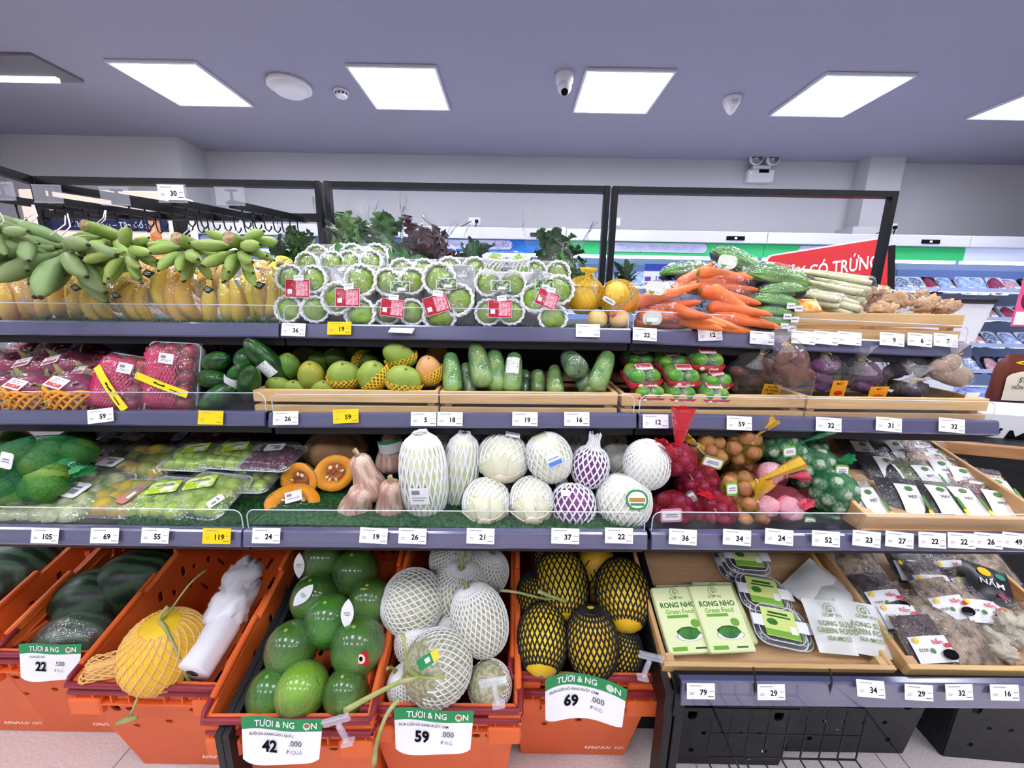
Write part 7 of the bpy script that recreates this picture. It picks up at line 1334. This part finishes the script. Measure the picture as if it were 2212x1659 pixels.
for px, py, h, yaw, tilt, lb, txt in ((1790, 1352, .06, -4, 18, 'milky printed bag left of the front pair', True), (1862, 1356, .06, -10, 18, 'milky printed bag right of the front pair', True), (1800, 1318, .045, -30, 8, 'milky bag lying behind the left printed one', False), (1880, 1345, .035, -48, 6, 'milky bag with its corner over the mushroom crate', False), (1755, 1262, .04, -58, 6, 'milky bag lying at the back beside the trays', False), (1800, 1290, .03, -50, 6, 'second milky bag lying at the back', False)): milky(lay(CG_, px, py, h, yaw, tilt), lb, .1, .13 if txt else .16, txt)
MUSH = {'tanm': ('#a8937a', '#5f5044'), 'darkm': ('#5a4a48', '#2c2426'), 'cream': ('#e8dfc8', '#bfae90')}
BEANS.update(MUSH)
def mushmat(n): 
    if 'bean_'+n not in MATS: MATS['bean_'+n] = mk('dried_'+n, MUSH[n][0], .6, c2=MUSH[n][1], ns=38, bump=.8, bs=40)
for n in MUSH: mushmat(n)
def mlab(y=-.02): return (0, y, .105, .058, WHITE, [('Nấm', .012, .014, .014, 5), ('OCOP', -.038, -.002, .009, 1)], [(.014, .014, -.042, .02, 4), (.02, .01, .036, .006, 5), (.012, .012, -.012, -.004, 2), (.04, .024, .028, -.014, 1)])
R_ = random.Random(6)
for i, (px, py, h, yaw, c, l, nm) in enumerate([(1990, 1375, .055, -4, 'darkm', 1, 'mushroom packet with a wide white label at the front left'), (2085, 1385, .05, 2, 'tanm', 0, 'clear packet of sliced dried mushrooms at the front middle'), (1895, 1278, .05, -6, 'darkm', 1, 'dried mushroom packet against the left wall of its crate'), (1925, 1310, .045, 0, 'darkm', 1, 'dried mushroom packet with a white label in the second row left'), (2020, 1330, .05, 4, 'tanm', 0, 'clear packet of tan mushrooms behind the front label'), (2000, 1245, .05, 0, 'darkm', 1, 'white-labelled mushroom packet in the middle row'), (2080, 1250, .05, -4, 'darkm', 1, 'second white-labelled mushroom packet in the middle row'), (2030, 1290, .06, -8, 'tanm', 1, 'tilted peanut-coloured packet with a white label'), (2105, 1300, .06, 6, 'tanm', 1, 'packet with a white label left of the cream mushrooms'), (1960, 1215, .045, 4, 'darkm', 1, 'white-labelled packet at the back of the mushroom crate'), (2040, 1215, .05, -4, 'darkm', 1, 'white-labelled packet at the back right of the mushroom crate'), (1850, 1215, .045, 12, 'tanm', 0, 'clear mushroom packet at the back left corner under the shelf'), (2130, 1215, .055, 0, 'tanm', 0, 'clear packet with glints at the back of the mushroom crate')]):
    packet(lay(CHm, px, py, h, -yaw, 14+R_.uniform(-5, 5)), nm, .13, .14, c, mlab(-.03) if l else None, .018, 'mushroom_packet', 'packet', 'dried mushroom packets')
q = lay(CHm, 2135, 1262, .085, -30, 10); t = thing('mushroom_packet', 'black printed mushroom packet tilted on top of the white-labelled ones', 'packet', 'dried mushroom packets'); t.matrix_basis = q
ob('bag', pillow(.1, .12, .012), t, mats=mk('black_packet', '#1e1e24', .3)); ob('print', MB().add(text('NẤM', .024, .02), 0, False, T(0, -.005, .014)).add(ball(.016, .014, .0008, 10, 6), 1, True, T(-.01, .03, .012)).add(ball(.012, .01, .0008, 10, 6), 2, True, T(.025, .03, .011)).add(ball(.014, .006, .0008, 10, 6), 3, True, T(.02, -.035, .012)), t, mats=[WHITE, YEL, mk('teal_print', '#2f8f7f', .5), mk('crimson_ink', '#c0325c', .6)])
CRM = mk('cream_mushroom', '#efe8d4', .6, c2='#cdbfa2', ns=30, bump=.6, bs=30)
for px, py, h, r, lb in ((2190, 1345, .06, .055, 'bag of cream mushroom lumps at the right edge'), (2180, 1395, .045, .05, 'bag of cream mushrooms low at the right edge')):
    p = CHm @ on_plane(CHm, px, py, h); t = thing('mushroom_bag', lb, 'mushroom bag', 'bags of cream mushrooms', p)
    for i in range(7): R = random.Random(i+px); ob('mushroom', cmesh(('crm', i % 3), lambda: MB().add(ball(1, .8, .7, 18, 12, .9, 2.4, i)).mesh('mushroom', CRM)), t, mx=T(R.uniform(-.04, .04), R.uniform(-.02, .03), R.uniform(-.03, .03)) @ RZ(R.uniform(0, 360)) @ RX(R.uniform(0, 360)) @ SCL(r*.55))
    ob('bag', MB().add(ball(r*1.5, r, r*1.1, 24, 14, .3, 3, px)), t, mats=BAGM)
# black crates stored under the lower shelf
def black_crate(x, y, W, D, H, lb, lab=None, rot=0):
    t = thing('black_crate', lb, 'crate', 'black crates under the shelf', (x, y, 0), (0, 0, math.radians(rot))); tp = .02
    def pan(L, n):
        return curve_mesh([[(-L/2+tp, 0), (L/2-tp, 0), (L/2, H), (-L/2, H)]]+[slot(s*(L/2-.06), H*.7, .028, .04) for s in (-1, 1)]+[oval((i-n/2+.5)*L/n*.6, H*.45, .008, .007, 10) for i in range(n)]+[oval(s*L*.3, H*.2, .009, .009, 10) for s in (-1, 1)], .004)
    f = pan(W, 4); ob('front_wall', MB().add(([(a, -D/2+tp*(1-b/H)+c, b+.002) for a, b, c in f[0]], f[1]), 0, False), t, mats=BLKP); ob('back_wall', MB().add(([(a, D/2-tp*(1-b/H)+c, b+.002) for a, b, c in f[0]], f[1]), 0, False), t, mats=BLKP)
    g = pan(D, 3)
    for s in (-1, 1): ob('side_wall', MB().add(([(s*(W/2-tp*(1-b/H))+c, a, b+.002) for a, b, c in g[0]], g[1]), 0, False), t, mats=BLKP)
    ob('rim', MB().add(loft([[(xx*q, yy*q, z) for xx, yy in rrect(W, D, .015)] for z, q in ((H-.03, 1.0), (H-.03, 1.04), (H, 1.04), (H, 1.0))], False, False), 0, False).add(box(W*.9, .012, .012, (0, -D/2-.012, H-.045)), 0, False), t, mats=BLKP)
    ob('crate_floor', MB().add(box(W-2*tp, D-2*tp, .006, (0, 0, .005)), 0, False), t, mats=BLKP)
    for num, lx, lz, r_ in lab or []:
        ob('paper_label', MB().add(box(.055, .001, .036), 0, False).add(text(num, .02, .01), 1, False, T(0, -.0008, 0) @ RX(90)), t, mx=T(lx, -D/2-.002+tp*(1-lz/H), lz) @ RY(r_), mats=[WHITE, INK])
black_crate(.69, 1.2, .38, .5, .3, 'black crate under the shelf with a white label reading 157, left one', [('157', -.062, .072, -4), ('', .09, .05, -20)])
black_crate(1.1, 1.24, .42, .5, .3, 'black crate under the shelf in the middle with a torn label', [('', -.065, .125, 12)])
black_crate(1.62, 1.22, .42, .5, .3, 'black crate at the lower right edge of the photo', None, -4)
WIRE = mk('black_wire', '#26262b', .35, metal=.3)
z0 = at(1538, 1524, .79); z1 = at(1868, 1524, .79); y1 = .60; f0, f1 = at(1600, 1662, y1), at(1925, 1630, y1)
t = thing('wire_basket', 'black wire grid basket hanging below the bottom right price rail', 'wire basket', None, z0); mb = MB()
W_ = z1.x-z0.x; dz = -.15; Dp = -.24
rimp = [(0, 0, 0), (W_, 0, 0), (W_, Dp, dz*.2), (0, Dp, dz*.2)]
ob('rim', MB().add(tube(rimp+[rimp[0]], .0032, 6)), t, mats=WIRE)
def bk(u, v):  # basket surface: back wall down, floor, front lip up
    if v < .3: return (u*W_, -.01, dz*v/.3)
    if v < .8: return (u*W_, -.01+(Dp+.02)*(v-.3)/.5, dz)
    return (u*W_, Dp, dz+(dz*.2-dz)*(v-.8)/.2)
g1 = MB()
for i in range(9): g1.add(tube([bk(i/8, v) for v in (0, .3, .8, 1)], .0024, 5))
for v in (.15, .3, .42, .55, .68, .8, .9): g1.add(tube([bk(0, v), bk(1, v)], .0024, 5))
ob('grid', g1, t, mats=WIRE)
for x_ in (.26*W_, .75*W_):
    ob('hook', MB().add(tube([(x_, 0, 0), (x_, .0, .05), (x_-.006, -.006, .085), (x_-.012, .0, .115)], .0026, 6)), t, mats=WIRE)
